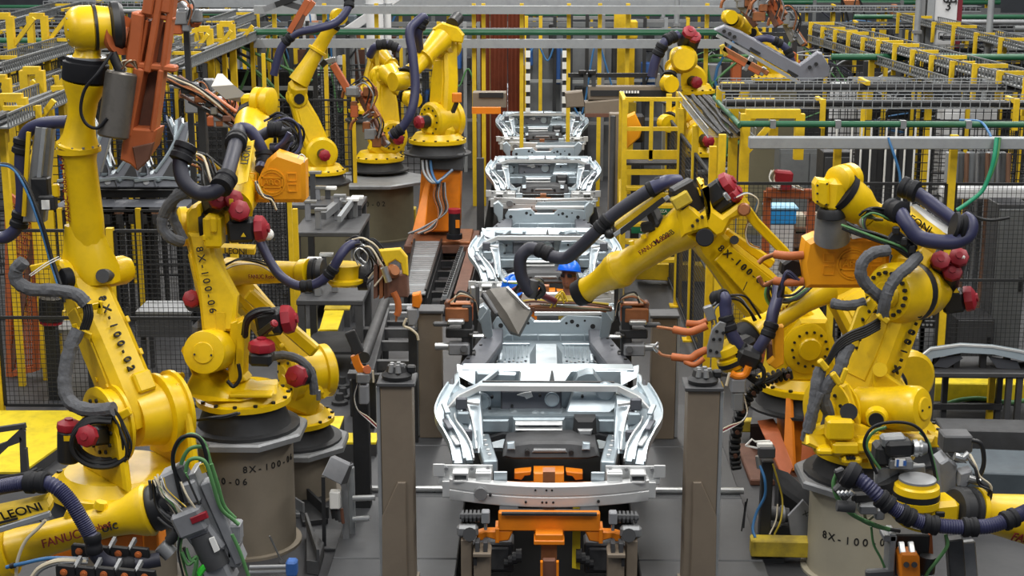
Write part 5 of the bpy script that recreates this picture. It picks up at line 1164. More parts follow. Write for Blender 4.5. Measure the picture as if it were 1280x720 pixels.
# ================================================================ nearest right robot with servo gun
def robot_near_right():
    A = P(1300,655,8.9); B = P(1216,638,8.75); u = unit(B-A)
    bx = V((A.x+.9, 9.4, 0)); t = thing('industrial_robot', 'yellow robot forearm in the lower right corner carrying a ribbed navy hose', 'robot', bx)
    rbase(t, bx, .4, .14, (0,1,0), cast_h=.3); J2 = bx+V((0,0,.75)); J3 = A+V((.5,.2,-.1))
    joint(t, J2, (0,1,0), .26, .5); arm_plate(t, J2, J3, (0,1,0), .2, .2, .15, .22); joint(t, J3, (0,1,0), .16, .4, nb=0, name='elbow_housing')
    part('elbow_casting', G().bar(J3, A, .3, .3, b=.06), YEL, t)
    fa = part('forearm', G().lathe(A+V((.1,0,.0)), B, [(0,.19),(.4,.15),(.8,.12),(.93,.115),(.95,.145),(1,.145)], 26), YEL, t)
    q = P(1265,671,8.68); text('FANUC', q, -u, V((0,-.3,1)), .08, INR, fa, 'maker_name', .003)
    part('wrist_band', G().lathe(P(1216,637,8.75), P(1192,636,8.7), [(0,.125),(.1,.14),(.3,.14),(.35,.12),(.45,.12),(.5,.138),(.9,.135),(1,.12)], 24), DKM, t)
    part('wrist_block', G().bar(P(1192,636,8.7), P(1150,640,8.65), .19, .17, (0,0,1), .03), YEL, t)
    part('wrist_window', G().box(P(1175,643,8.53), (.055,.02,.035), b=.005), BLK, t)
    c0 = P(1144,640,8.62); c1 = P(1147,597,8.62)
    wd = part('wrist_drum', G().lathe(c0, c1, [(0,.07),(.1,.11),(.22,.137),(.42,.14),(.43,.135),(.6,.135),(.61,.137),(.78,.132),(.82,.115),(.93,.11),(1,.085)], 30), YEL, t)
    part('drum_band', G().lathe(c0+(c1-c0)*.44, c0+(c1-c0)*.6, [(0,.139),(1,.139)], 30), BLK, wd)
    part('drum_cap', G().lathe(c0+(c1-c0)*.93, c0+(c1-c0)*1.02, [(0,.112),(.6,.11),(1,.09)], 26), STL, wd)
    hose(t, [(1066,596,8.5),(1078,602,8.46),(1092,614,8.43),(1106,627,8.41),(1122,638,8.4),(1140,648,8.4),(1160,655,8.4),(1185,658,8.4),(1212,659,8.4),(1238,657,8.42),(1262,649,8.45),(1285,638,8.5),(1310,625,8.5)], 10, HOSE, clamps=(.1,3,4.7,6.2,8.1,10), rib=.011, cr=1.3, cl=1.0)
    part('hose_socket', G().lathe(P(1056,590,8.5), P(1070,598,8.48), [(0,.07),(.4,.085),(1,.075)], 16), RUB, t)
    hose(t, [(1112,640,8.45),(1128,656,8.42),(1150,664,8.42),(1168,662,8.45)], 1.6, YED, 'cable')
    g = thing('servo_gun', 'grey servo weld gun with black motor and orange block on the lower right robot', 'weld gun', P(1130,722,8.7))
    def Q(a, b, d=0): return P(a, b, 8.75+d)
    part('back_plate', G().prism([Q(1094,592), Q(1098,585), Q(1157,582), Q(1158,604), Q(1140,606), Q(1120,600), Q(1106,612), Q(1094,606)], (0,.05,0), .008), STL, g)
    part('motor_top', G().bar(Q(1101,551), Q(1131,549), .1, .07, (0,0,1), .015), STL, g)
    part('motor', G().bar(Q(1106,560,-.03), Q(1140,558,-.03), .12, .1, (0,0,1), .02), BLK, g)
    part('motor_block', G().box(Q(1102,566,.05), (.1,.15,.13), b=.02), DKM, g)
    lb = part('label_block', G().box(Q(1125,578,-.02), (.14,.1,.06), b=.008), STL, g); part('blue_white_label', G().box(Q(1125,578,-.08), (.06,.01,.045)), WHP, lb); part('blue_stripe', G().box(Q(1122,579,-.086), (.014,.01,.045)), BLP, lb); part('blue_stripe', G().box(Q(1131,579,-.086), (.018,.01,.03)), BLP, lb)
    part('connector', G().lathe(Q(1141,560,-.05), Q(1158,560,-.05), [(0,.05),(.3,.055),(.4,.04),(.6,.05),(1,.035)], 14), CHR, g)
    part('black_ring', G().lathe(Q(1120,616,.0), Q(1110,598,.0), [(0,.09),(1,.075)], 18), BLM, g)
    part('side_block', G().prism([Q(1175,580,.1), Q(1186,573,.1), Q(1197,582,.1), Q(1197,618,.1), Q(1178,620,.1)], (0,.18,0), .012), GRY, g)
    part('side_block', G().box(Q(1194,551,.2), (.18,.15,.11), b=.01), STD, g)
    part('side_block', G().prism([Q(1200,592,.05), Q(1215,588,.05), Q(1218,600,.05), Q(1206,612,.05), Q(1198,608,.05)], (0,.1,0), .01), GRY, g)
    for a, b in (((1193,570),(1206,574)),((1205,573),(1212,567)),((1210,598),(1224,602))): part('fitting', G().cyl(Q(*a,.05), Q(*b,.05), .025, n=10), CHR, g)
    hose(g, [(1214,550,8.8),(1226,555,8.8),(1230,575,8.8),(1226,592,8.8),(1218,600,8.8)], 3, BLK, 'cable')
    cables(g, [(1210,572,8.75),(1218,585,8.7),(1222,600,8.7),(1236,612,8.7),(1230,634,8.72)], 4, 1.6, [BLK, CWH, BLK], 4, seed=81)
    hose(g, [(1222,601,8.75),(1238,612,8.75),(1236,628,8.75)], 2.4, BLK, 'cable')
    for k, pts in enumerate(([(1096,592),(1088,575),(1080,555),(1090,535),(1112,528),(1138,530),(1154,542),(1162,565),(1168,590),(1170,612)],
        [(1100,586),(1090,572),(1083,556),(1092,540),(1108,534)],[(1150,540),(1160,552),(1166,575),(1172,600)],[(1088,578),(1082,556),(1086,544),(1098,540)])):
        hose(g, [(a,b,8.7+.02*k) for a, b in pts], 2.0, [RUB, CGR, CGR, YED][k], 'cable')
    hose(g, [(1046,592,8.7),(1042,606,8.7),(1048,624,8.68),(1064,642,8.66),(1090,655,8.65),(1112,662,8.65)], 3, CGR, 'cable')
    hose(g, [(1052,620,8.72),(1070,645,8.7),(1095,658,8.7),(1125,664,8.7)], 2.4, DKM, 'cable')
    part('latch', G().bar(Q(1048,586,-.1), Q(1056,606,-.1), .05, .06, b=.01), DKM, g); part('latch', G().bar(Q(1046,606,-.1), Q(1062,620,-.1), .05, .08, b=.01), STD, g)
    for k in range(4): part('plug_pin', G().cyl(Q(1048+5*k,618,-.2), Q(1051+5*k,616-.5*k,-.2), .02, n=8), CHR, g)
    part('actuator', G().cyl(Q(1046,632,-.2), Q(1068,634,-.2), .035, n=12), STD, g); part('actuator_block', G().box(Q(1084,634,-.15), (.11,.1,.06), b=.01), STL, g); part('link_arm', G().bar(Q(1066,622,-.15), Q(1096,620,-.1), .05, .06, b=.01), BLK, g)
    part('collar_box', G().box(Q(1098,640,-.1), (.06,.1,.07), b=.01), STL, g)
    part('channel', G().box(Q(1112,690,.0), (.04,.14,.3), b=.006).box(Q(1110,668,.0), (.08,.14,.04), b=.006), STL, g)
    part('orange_block', G().prism([Q(1124,697,-.12), Q(1127,692,-.12), Q(1147,692,-.12), Q(1150,697,-.12), Q(1151,726,-.12), Q(1126,726,-.12)], (0,.12,0), .012), ORG, g)
    for x in (1133, 1143): part('screw_head', G().cyl(Q(x,706,-.12), Q(x,706,-.145), .018, n=10), DKM, g)
    for x in (1126, 1138): part('chrome_strip', G().bar(Q(x,677,-.05), Q(x+3,694,-.1), .04, .02, b=.006), CHR, g)
    part('core_block', G().box(Q(1136,690,.1), (.22,.12,.28), b=.01), DKM, g)
    part('rust_arm', G().bar(Q(1158,665,.08), Q(1160,700,.08), .06, .06, b=.01), ORH, g)
    part('black_bushing', G().lathe(Q(1160,695,-.02), Q(1158,715,-.02), [(0,.05),(1,.05)], 14), BLK, g)
    part('side_rail', G().bar(Q(1192,672,.1), Q(1196,726,.1), .08, .1, b=.008), STD, g); part('side_rail', G().bar(Q(1208,676,.15), Q(1212,726,.15), .05, .1, b=.008), STL, g)
    hose(g, [(1182,668,8.7),(1184,682,8.68),(1172,700,8.68),(1160,715,8.68),(1156,726,8.68)], 2.4, CGR, 'cable')
    hose(g, [(1089,658,8.75),(1092,680,8.75),(1102,700,8.75),(1112,726,8.75)], 1.6, CGR, 'cable')
    part('base_bar', G().bar(Q(1082,718,-.05), Q(1118,716,-.05), .05, .06, b=.01), STD, g)
    hose(g, [(1098,640,8.7),(1084,650,8.7),(1080,640,8.7)], 2, OLV, 'cable')
robot_near_right()
# ---------------------------------------------------------------- builders for fences, trays, far robots
def wires(g, o, u, v, W, Hh, pu, pv, t=.005):
    n_ = u.cross(v)
    k = 0
    while k*pu <= W: g.bar(o+u*(k*pu), o+u*(k*pu)+v*Hh, t, t, n_); k += 1
    k = 0
    while k*pv <= Hh: g.bar(o+v*(k*pv), o+v*(k*pv)+u*W, t, t, n_); k += 1
    return g
def fence(label, p0, p1, h, n, pm=YED, z0=.12, pitch=.06, tall=(), group=None, midrail=True, pw=.06, wt=.0045, cat='fence', mm=BLM):
    p0 = V((p0[0], p0[1], 0)); p1 = V((p1[0], p1[1], 0)); u = (p1-p0); L = u.length; u.normalize(); st = L/n
    t = thing('mesh_fence', label, cat, p0, group)
    for k in range(n+1):
        hh = h+(tall[k % len(tall)] if tall else 0)
        c = p0+u*(st*k); ps = part('post', G().box(c+V((0,0,hh/2)), (pw,pw,hh)), pm, t)
        part('foot', G().box(c+V((0,0,.01)), (pw*2.4,pw*2.4,.02)), pm, ps)
    for k in range(n):
        a = p0+u*(st*k+pw*.7); W = st-pw*1.4
        g = G(); wires(g, a+V((0,0,z0)), u, V((0,0,1)), W, h-z0-.03, pitch, pitch, wt)
        part('mesh_panel', g, mm, t)
        g = G()
        for zz in ((z0, h-.03, (h+z0)/2) if midrail else (z0, h-.03)): g.bar(a+V((0,0,zz)), a+V((0,0,zz))+u*W, .03, .03)
        for xx in (0, W): g.bar(a+u*xx+V((0,0,z0)), a+u*xx+V((0,0,h-.03)), .03, .03)
        part('panel_frame', g, mm, t)
    return t
def wire_tray(label, p0, p1, w_=.4, h_=.1, pitch=.1, hoses=2, brackets=0, bh=.35, seed=1, m=GRT, hm=None, wt=.008, legs=0, bside=1, solid=False):
    p0 = V(p0); p1 = V(p1); u = p1-p0; L = u.length; u.normalize(); s_ = V((0,0,1)).cross(u).normalized(); z = V((0,0,1))
    t = thing('cable_tray', label, 'cable tray', p0); rnd = random.Random(seed)
    g = G(); n = int(L/pitch)
    for k in range(n+1):
        c = p0+u*(k*pitch)
        g.bar(c-s_*w_/2, c+s_*w_/2, wt, wt); 
        for sg in (-1,1): g.bar(c+s_*(sg*w_/2), c+s_*(sg*w_/2)+z*h_, wt, wt, u)
    for sg in (-1,1):
        for zz in (0, h_): g.bar(p0+s_*(sg*w_/2)+z*zz, p1+s_*(sg*w_/2)+z*zz, wt*1.3, wt*1.3)
    for q in (-.25, 0, .25): g.bar(p0+s_*(q*w_), p1+s_*(q*w_), wt, wt)
    part('wire_mesh', g, m, t, stuff=True)
    if solid: part('tray_floor', G().bar(p0+z*.006, p1+z*.006, w_*.96, .006), GRD, t)
    for k in range(hoses):
        o = s_*(w_*(-.36+.72*(k+.5)/hoses)); r = rnd.uniform(.018, .035)
        pts = [p0+u*(L*i/5)+o+s_*rnd.uniform(-.02,.02)+z*(r+.012) for i in range(6)]
        part('cable', G().tube(pts, r, 7, 3), (hm or [BLK, DKM, GRD])[k % len(hm or [1,2,3])], t)
    for k in range(brackets):
        c = p0+u*(L*(k+.5)/brackets); a = c+s_*(bside*(w_/2+.06)); hh = bh*rnd.uniform(.85,1.15)
        b = part('bracket', G().bar(a-z*hh, a+z*hh*.5, .055, .055, u), YED, t)
        part('bracket_arm', G().bar(a+z*(hh*.5-.03), a+z*(hh*.5-.03)-s_*(bside*rnd.uniform(.3,.5)), .045, .05), YED, b)
    for k in range(legs):
        c = p0+u*(L*(k+.5)/legs); part('leg', G().box((c.x, c.y, c.z/2), (.07,.07,c.z)), YED, t)
    return t
def pipe_run(name, label, a, b, r, m, cat, legs=(), lm=YED, square=False, clips=0):
    a = V(a); b = V(b); t = thing(name, label, cat, a)
    part('run', G().bar(a, b, r*2, r*2, b=.01) if square else G().cyl(a, b, r, n=12), m, t)
    for q in legs:
        c = a+(b-a)*q; part('leg', G().box((c.x, c.y+r+.05, c.z/2), (.08,.08,c.z)), lm, t)
    for k in range(clips):
        c = a+(b-a)*((k+.5)/clips); part('clip', G().bar(c-(b-a).normalized()*.03, c+(b-a).normalized()*.03, r*2.5, r*2.5), STL, t)
    return t
def far_robot(label, base, J2, J3, A, B, ax, k=1., tip=None, cast=None, mcap=True, hose_pts=None):
    base = V(base); t = thing('industrial_robot', label, 'robot', (base.x, base.y, 0 if cast is None else cast))
    if cast is None: part('plinth', G().lathe((base.x,base.y,0), base, [(0,.5),(.06,.5),(.07,.4),(1,.4)], 18), OLV, t)
    rbase(t, base, .36*k, .14*k, ax, cast_h=.14*k)
    part('turret', G().bar(base+V((0,0,.22*k)), V(J2)+V((0,0,-.02)), .42*k, .40*k, b=.06), YEL, t)
    joint(t, J2, ax, .25*k, .44*k, nb=12); arm_plate(t, J2, J3, ax, .19*k, .19*k, .13*k, .22*k)
    joint(t, J3, ax, .145*k, .32*k, nb=0, name='elbow_housing')
    axu = unit(ax); 
    if axu.y > 0: axu = -axu
    part('elbow_cap', G().cyl(V(J3)+axu*(.165*k), V(J3)+axu*(.2*k), .08*k, n=16), RUB, t)
    A = V(A); B = V(B)
    part('elbow_casting', G().bar(V(J3), A, .26*k, .28*k, b=.05), YEL, t)
    part('forearm', G().lathe(A, B, [(0,.16*k),(.3,.125*k),(.55,.11*k),(.56,.15*k),(.6,.15*k),(.61,.11*k),(.9,.095*k),(1,.12*k)], 20), YEL, t)
    u = unit(B-A); part('wrist_band', G().lathe(B, B+u*.06, [(0,.125*k),(1,.125*k)], 18), RUB, t)
    part('wrist_block', G().bar(B+u*.06, B+u*.28, .18*k, .18*k, b=.03), YEL, t)
    part('wrist_disc', G().cyl(B+u*.18-axu*.02, B+u*.18+axu*.16*k, .12*k, n=18), YEL, t)
    if mcap: motor(t, V(J2)+axu*(.2*k), V(J2)+axu*(.36*k), .085*k, square=False)
    if hose_pts: hose(t, hose_pts[0], hose_pts[1], HOSE, clamps=(1.5, len(hose_pts[0])-1.6), cr=1.3)
    return t
# ---------------------------------------------------------------- right cage
fx0 = P(893,480,16.2).x
fence('black mesh fence on yellow posts behind the right robots, running across to the frame edge', (fx0, 16.2), (fx0+7.4, 16.2), 2.30, 6, tall=(.5,.35,.5,.5,.2,.5), pitch=.05, pw=.075)
fence('short side run of mesh fence going back from the left end of the right cage', (fx0-.08, 16.35), (fx0-.12, 21.5), 2.35, 3, tall=(.3,), pitch=.06, pw=.075)
xr = P(936,178,16.0).x
b = pipe_run('cable_duct', 'pale grey square duct across the top of the right cage fence', (xr, 16.0, P(936,178,16.0).z), (xr+6, 16.0, P(936,178,16.0).z), .062, GRT, 'duct', square=True, clips=0)
z_ = P(930,158,16.1).z
pipe_run('green_pipe', 'dark green air pipe just above the pale duct on the right cage', (P(925,158,16.3).x, 16.3, z_), (xr+6.2, 16.3, z_), .034, GRN, 'pipe', clips=9)
pipe_run('green_pipe', 'thin green pipe slanting from the left end of the right cage toward the wire trays', P(893,122,19.5), P(925,157,16.35), .03, GRN, 'pipe')
# nested yellow end frames
def portal(label, px0, px1, top, Y, bot=0):
    a = P(px0, top, Y); b = P(px1, top, Y); t = thing('portal_frame', label, 'frame', (a.x, Y, bot))
    part('post', G().box((a.x, Y, (a.z+bot)/2), (.10,.10,a.z-bot)), YED, t); part('beam', G().bar(a, b, .094, .094), YED, t); part('post', G().box((b.x, Y, a.z-.25), (.10,.10,.5)), YED, t)
    part('brace', G().bar(a-V((0,0,.45)), a+V((.35,0,-.03)), .06, .06), YED, t)
    return t
portal('nearest of the nested yellow portal frames at the corner of the right cage', 932, 1000, 142, 16.6)
portal('middle one of the nested yellow portal frames at the corner of the right cage', 918, 968, 128, 17.8)
portal('rear one of the nested yellow portal frames at the corner of the right cage', 901, 930, 108, 19.0)
zt = 3.05
def atz(px, py, z): return PZ(px, py, z)
a = P(905,133,17.4); wire_tray('lower wire mesh tray across the right cage, just above the green pipe', (a.x, 17.4, a.z), (a.x+6.5, 17.4, a.z), .34, .12, .11, 3, brackets=3, bh=.25, seed=2, bside=-1)
a = P(900,112,18.6); wire_tray('upper wire mesh tray across the right cage', (a.x, 18.6, a.z), (a.x+7.0, 18.6, a.z), .36, .12, .11, 3, brackets=2, bh=.3, seed=3)
wire_tray('wide wire tray carrying four black hoses beside the yellow ladder', P(872,124,20.5), P(915,172,16.6), .52, .10, .12, 5, seed=4, hm=[BLK])
for k, (xa, ya, xb, yb, lab, nb) in enumerate(((1330,118,1025,36,'upper long tray receding at the right with yellow brackets under it',13),(1205,108,1025,52,'lower long tray receding at the right beside the yellow brackets',0),(1290,62,1130,22,'dull tray receding behind the white column at the right edge',6))):
    A = atz(xa, ya, 3.1 if k != 1 else 2.9); B = atz(xb, yb, 3.1 if k != 1 else 2.9); wire_tray(lab, A, B, .45, .12, .12, 3, nb, .28, seed=10+k, m=GRD, bside=1, wt=.014, solid=True)
# cage contents, right
def cabinet(name, label, px0, px1, top, Y, d, m, cat, doors=0, dm=None, z0=0, louv=0):
    a = P(px0, top, Y); b = P(px1, top, Y); t = thing(name, label, cat, ((a.x+b.x)/2, Y, z0)); w_ = b.x-a.x; h_ = a.z-z0
    part('body', G().box(((a.x+b.x)/2, Y+d/2, z0+h_/2), (w_, d, h_), b=.01), m, t)
    for k in range(doors):
        x = a.x+w_*(k+.5)/doors; dd = part('door', G().box((x, Y-.012, z0+h_*.5), (w_/doors-.03, .024, h_*.94), b=.006), dm or m, t)
        part('handle', G().box((x+w_/doors*.36, Y-.035, z0+h_*.5), (.03,.03,.16)), BLK, dd)
    for k in range(louv): part('louvre', G().box(((a.x+b.x)/2, Y-.02, z0+h_*(.1+.85*k/louv)), (w_*.9, .03, .03)), STD, t)
    return t
cabinet('electrical_cabinet', 'tall ribbed grey panel behind the fence at the right frame edge', 1248, 1288, 255, 17.2, .4, STD, 'cabinet', 1, GRD)
cabinet('electrical_cabinet', 'dark narrow cabinet between posts behind the right fence, next to the grey columns', 1030, 1066, 190, 19.5, .5, DKM, 'cabinet', 2, STD)
cabinet('electrical_cabinet', 'black cabinet behind the right robot red motor caps', 1196, 1244, 398, 17.0, .5, DKM, 'cabinet', 1, STD)
for k in range(6):
    a = P(1188+13*k, 190, 18.8); c = thing('hose_column', ['first','second','third','fourth','fifth','sixth'][k]+' slim grey column above the white duct box, counted from its left end', 'column', (a.x, 18.8, 0), 'slim grey columns in the right cage')
    part('column', G().box((a.x, 18.8, a.z/2), (.09,.12,a.z), b=.01), GRD if k % 2 else GRT, c); part('hose', G().tube([V((a.x+.06, 18.7, .2)), V((a.x+.08, 18.68, a.z*.5)), V((a.x+.05, 18.7, a.z))], .03, 8), CRM if k % 2 else STL, c)
bxw = cabinet('white_duct_box', 'long white box behind the mesh of the right cage', 1182, 1290, 236, 17.9, .35, WHT, 'box', z0=P(1182,249,17.9).z)
part('leg', G().box((P(1190,240,18).x, 18.05, P(1182,249,17.9).z/2), (.06,.06,P(1182,249,17.9).z)), STD, bxw); part('leg', G().box((P(1280,240,18).x, 18.05, P(1182,249,17.9).z/2), (.06,.06,P(1182,249,17.9).z)), STD, bxw)
ob = pipe_run('guard_beam', 'rust orange beam behind the fence left of the right wrist', P(958,241,17.0), P(1020,242,17.0), .055, ORD, 'beam', legs=(.05,.95), lm=ORD, square=True)
g = thing('fixture', 'bright red fixture above the rust orange beam behind the fence', 'fixture', P(976,238,17.0)); part('head', G().bar(P(968,220,17.0), P(990,222,17.0), .16, .14, b=.02), RED, g); part('knob', G().cyl(P(982,228,16.9), P(982,236,16.9), .07, n=12), RED, g); part('stand', G().bar(P(978,230,17.0), P(978,240,17.0), .06,.06), STL, g)
cables(g, [(968,215,17.0),(964,225,16.95),(972,235,16.9),(990,232,16.9),(1000,236,16.9)], 5, .7, [WHP, CWH], 4, 'wire', 91)
rk = thing('parts_rack', 'brown rack of cartons behind the right fence under the orange beam', 'rack', P(1010,330,18.5))
for x in (992, 1048): a = P(x,262,18.4); part('upright', G().box((a.x,18.4,a.z/2), (.06,.06,a.z)), CRM, rk)
for k in range(4): a = P(1020,285+22*k,18.4); part('shelf', G().box((a.x,18.6,a.z), (.62,.5,.03)), CRM, rk)
for k in range(3):
    for j in range(3):
        a = P(1000+17*j, 279+22*k, 18.35); c = solo('carton', G().box(a+V((0,.2,-.02)), (.2,.3,.2), b=.008), CRM if (k+j) % 2 else PEG, 'small carton on the %s shelf of the brown rack, %s' % (('top','second','third')[k], ('nearest the yellow link','middle of three','nearest the wrist')[j]), 'box', 'cartons on the brown rack')
a = P(975,268,17.8); bb = thing('blue_tote', 'bright blue tote behind the right fence beside the link rod', 'tote', a); part('shell', G().box(a, (.34,.3,.2), b=.02), mat('bright_blue_tote', '2a9ae8', .4), bb); part('rim', G().box(a+V((0,0,.1)), (.38,.34,.03), b=.008), mat('pale_blue_rim', '9ad0f0', .4), bb); part('stand', G().box((a.x, a.y, (a.z-.1)/2), (.3,.28,a.z-.1)), WHT, bb)
a = P(975,290,17.5); solo('white_board', G().box(a-V((0,-.3,.25)), (.36,.02,.75)), WHT, 'white sheet board behind the right fence, left of the brown rack', 'board')
a = P(1062,470,17.5)
for k in range(2):
    t = thing('control_panel', ['upper','lower'][k]+' black button panel with rows of grey switches behind the right robot elbow', 'panel', P(1060,398+10*k,17.2))
    for j, xx in enumerate((1036, 1140)):
        part('panel', G().box(P(xx+14,396+10*k,17.2), (.36,.05,.07)), BLK, t)
        c = P(xx+14,396+10*k,17.25); part('leg', G().box((c.x, c.y+.02, c.z/2), (.04,.04,c.z)), BLK, t)
        for i in range(5): part('switch', G().cyl(P(xx+4+5*i,396+10*k,17.16), P(xx+4+5*i,396+10*k,17.1), .016, n=8), STL, t)
# green cable and blue cables hanging in the cage
t = thing('hanging_cables', 'green and blue cables looping down in front of the right cage posts', 'cable', P(1240,180,16.0))
hose(t, [(1246,172,15.9),(1243,195,15.85),(1238,215,15.85),(1228,238,15.85),(1212,252,15.85),(1196,263,15.85)], 2.6, mat('teal_hose','1f8a66',.45), 'cable')
hose(t, [(1250,172,15.9),(1246,198,15.85),(1236,225,15.85),(1222,246,15.85)], 1.8, CGR, 'cable'); hose(t, [(1206,262,15.85),(1222,272,15.85),(1240,275,15.85),(1262,272,15.85)], 2, BLK, 'cable')
hose(t, [(1110,172,15.95),(1118,195,15.9),(1124,215,15.9),(1126,236,15.9)], 1.6, CBL, 'cable'); hose(t, [(1200,150,16.5),(1225,152,16.3),(1236,165,16.1),(1240,176,16.0)], 1.5, CBL, 'cable')
# column with painted numbers
cl = thing('building_column', 'white painted building column with black numbers and a red edge', 'column', (P(1184,60,30).x, 30, 0))
a = P(1172,-40,30); b = P(1200,-40,30)
part('face', G().box(((a.x+b.x)/2, 30.1, 3), (b.x-a.x, .2, 6)), WHT, cl); part('red_edge', G().box((b.x+.05, 30.1, 3), (.09,.22,6)), mat('dark_red_paint','701c28',.5), cl); part('grey_edge', G().box((a.x-.09, 30.05, 3), (.14,.2,6)), GRT, cl); part('grey_edge', G().box((a.x-.25, 30.05, 3), (.1,.2,6)), STL, cl)
text('6B', P(1187.5,-2,29.98)-V((0,.0,0)), V((1,0,0)), V((0,0,1)), .26, INK, cl, 'painted_number', .004, 'CENTER'); text("3 '", P(1189,8,29.98), V((1,0,0)), V((0,0,1)), .24, INK, cl, 'painted_number', .004, 'CENTER')
for k, (px, Y, r, lab) in enumerate(((1145,29,.06,'grey vertical pipe left of the white numbered column'),(1235,26,.055,'grey vertical pipe right of the white numbered column'),(845,31,.055,'grey vertical pipe above the red motor caps of the far robot'),(828,33,.05,'thinner grey vertical pipe beside the pipe above the far robot'))):
    c = P(px, 60, Y); pipe_run('drop_pipe', lab, (c.x, Y, 0), (c.x, Y, 6), r, GRT, 'pipe', clips=3)
# ---------------------------------------------------------------- left cage
xl = P(2,515,15.0).x
fence('black mesh fence on yellow posts behind the left robots, yellow floor in front of it', (xl, 15.0), (P(300,480,15.0).x, 15.0), 2.0, 2, pitch=.05, pw=.07, tall=(.42,.0,.0))
fence('black mesh fence with thin yellow edge right of the orange gun cover', (P(300,400,17.5).x, 17.5), (P(367,400,17.5).x, 17.5), 1.95, 1, pitch=.045, pw=.05, wt=.012)
fence('mesh fence in the second row behind the left robots, in front of the grey stampings', (P(-20,300,18.5).x, 18.5), (P(370,300,18.5).x, 18.5), 1.55, 4, pitch=.06, pw=.06)
og = thing('orange_gate', 'orange steel mesh gate standing open behind the left fence', 'gate', (P(30,470,16.4).x, 16.4, 0))
for a, b, w_ in (((10,240),(12,470),7),((44,268),(46,462),6),((10,243),(44,270),6),((12,468),(46,460),6),((14,462),(42,300),3)): part('frame_bar', G().bar(P(a[0],a[1],16.4), P(b[0],b[1],16.4), S(w_,16.4), .06), ORD if w_ > 3 else RST, og)
g = G(); 
for k in range(12): g.bar(P(13+2.7*k,250+2*k,16.42), P(14+2.7*k,466-.7*k,16.42), .012, .012)
for k in range(26): g.bar(P(12,255+8.2*k,16.42), P(45,276+7.2*k,16.42), .012, .012)
part('mesh_panel', g, ORD, og)
for k, (x, y0, y1) in enumerate(((47,260,462),)):
    part('post', G().box((P(x+3,350,16.3).x, 16.3, 1.15), (.07,.07,2.3)), YED, og)
# yellow floor platform and low blocks
def slab(name, label, pts, z1, m, cat, z0=0, edge=None):
    q = [PZ(a, b, z1) for a, b in pts]; t = thing(name, label, cat, (sum(p.x for p in q)/len(q), sum(p.y for p in q)/len(q), z0))
    part('top', G().prism(q, (0,0,-.02)), m, t); part('body', G().prism([p-V((0,0,.02)) for p in q], (0,0,-(z1-z0-.02))), edge or STD, t); return t
slab('yellow_platform', 'worn yellow painted platform in front of the left fence', [(-30,513),(105,513),(98,540),(28,590),(-60,590)], .12, YEF, 'platform')
slab('yellow_step', 'yellow topped duct cover with dark sides, right of the second drum pedestal', [(386,520),(430,520),(418,552),(372,552)], .22, YEF, 'duct cover')
slab('yellow_step', 'flat yellow duct cover against the left taupe post', [(428,541),(474,541),(470,553),(421,553)], .2, YEF, 'duct cover')
slab('yellow_step', 'yellow duct cover on the aisle floor behind the red capped motor', [(375,411),(409,411),(405,427),(362,427)], .18, YEF, 'duct cover')
slab('yellow_step', 'bright yellow duct cover leading from the aisle toward the copper gun', [(406,388),(430,388),(422,412),(399,412)], .22, YEF, 'duct cover')
slab('yellow_step', 'olive yellow duct cover under the level blue hose forearm', [(414,362),(444,362),(437,386),(405,386)], .24, YEK, 'duct cover')
slab('yellow_step', 'small yellow step plate beside the curved energy chain on the right', [(948,478),(1006,476),(1002,485),(945,485)], .25, YEF, 'duct cover')
pipe_run('low_kerb', 'low yellow kerb rail below the energy chain on the right', PZ(925,531,.15), PZ(990,531,.15), .06, YEK, 'kerb', square=True)
pipe_run('low_kerb', 'yellow topped kerb beam between the right post and the pale pedestal', PZ(938,682,.15), PZ(1044,684,.15), .07, YEK, 'kerb', square=True)
pipe_run('low_kerb', 'long yellow kerb beam behind the work table at the right', PZ(1165,487,.25), PZ(1330,489,.25), .10, YEF, 'kerb', square=True)
pipe_run('low_kerb', 'yellow kerb beam across the floor at the foot of the ladder', PZ(796,337,.2), PZ(888,340,.2), .12, YED, 'kerb', square=True)
pipe_run('low_kerb', 'olive kerb beam on the floor beside the orange riser', PZ(362,270,.2), PZ(520,270,.2), .14, YEK, 'kerb', square=True)
pipe_run('low_kerb', 'long grey floor beam at the right edge below the yellow kerb', PZ(1172,552,.2), PZ(1340,556,.2), .18, STD, 'kerb', square=True)
pipe_run('low_kerb', 'blue grey floor beam at the right edge behind the near servo gun', PZ(1190,600,.3), PZ(1340,606,.3), .12, BLG, 'kerb', square=True)
# ---------------------------------------------------------------- gantries over the far line
def gantry(label, x0, x1, Y, rows, legs):
    a = P(x0, rows[0][0], Y); t = thing('overhead_gantry', label, 'gantry', (a.x, Y, 0))
    for py, r, m, sq in rows:
        a = P(x0,py,Y); b = P(x1,py,Y); b.z = a.z; part('beam', (G().bar(a,b,r*2,r*2) if sq else G().cyl(a,b,r,n=10)), m, t)
    for px in legs:
        c = P(px, rows[0][0], Y); zz = max(P(px,r[0],Y).z for r in rows)+.1
        part('leg', G().box((c.x, Y+.16, zz/2), (.07,.07,zz)), YED, t)
    return t
gantry('overhead gantry of grey beams and a green pipe crossing the line behind the farthest body', 318, 905, 27, [(54,.075,GRT,1),(40,.055,GRN,0),(36,.02,GRT,1),(12,.07,GRT,1)], (342,405,470,592,604,652,711,750,785,884))
gantry('second overhead gantry farther back with thin rails and yellow legs', 240, 960, 33, [(30,.05,GRD,1),(4,.08,GRT,1),(18,.03,GRN,0)], (250,300,365,430,500,560,610,668,695,752,810,860,930))
gantry('third gantry of dull grey rails at the back of the hall', 100, 1250, 41, [(12,.06,GRD,1),(2,.06,GRN,0),(-8,.06,GRT,1)], tuple(range(110,1250,45)))
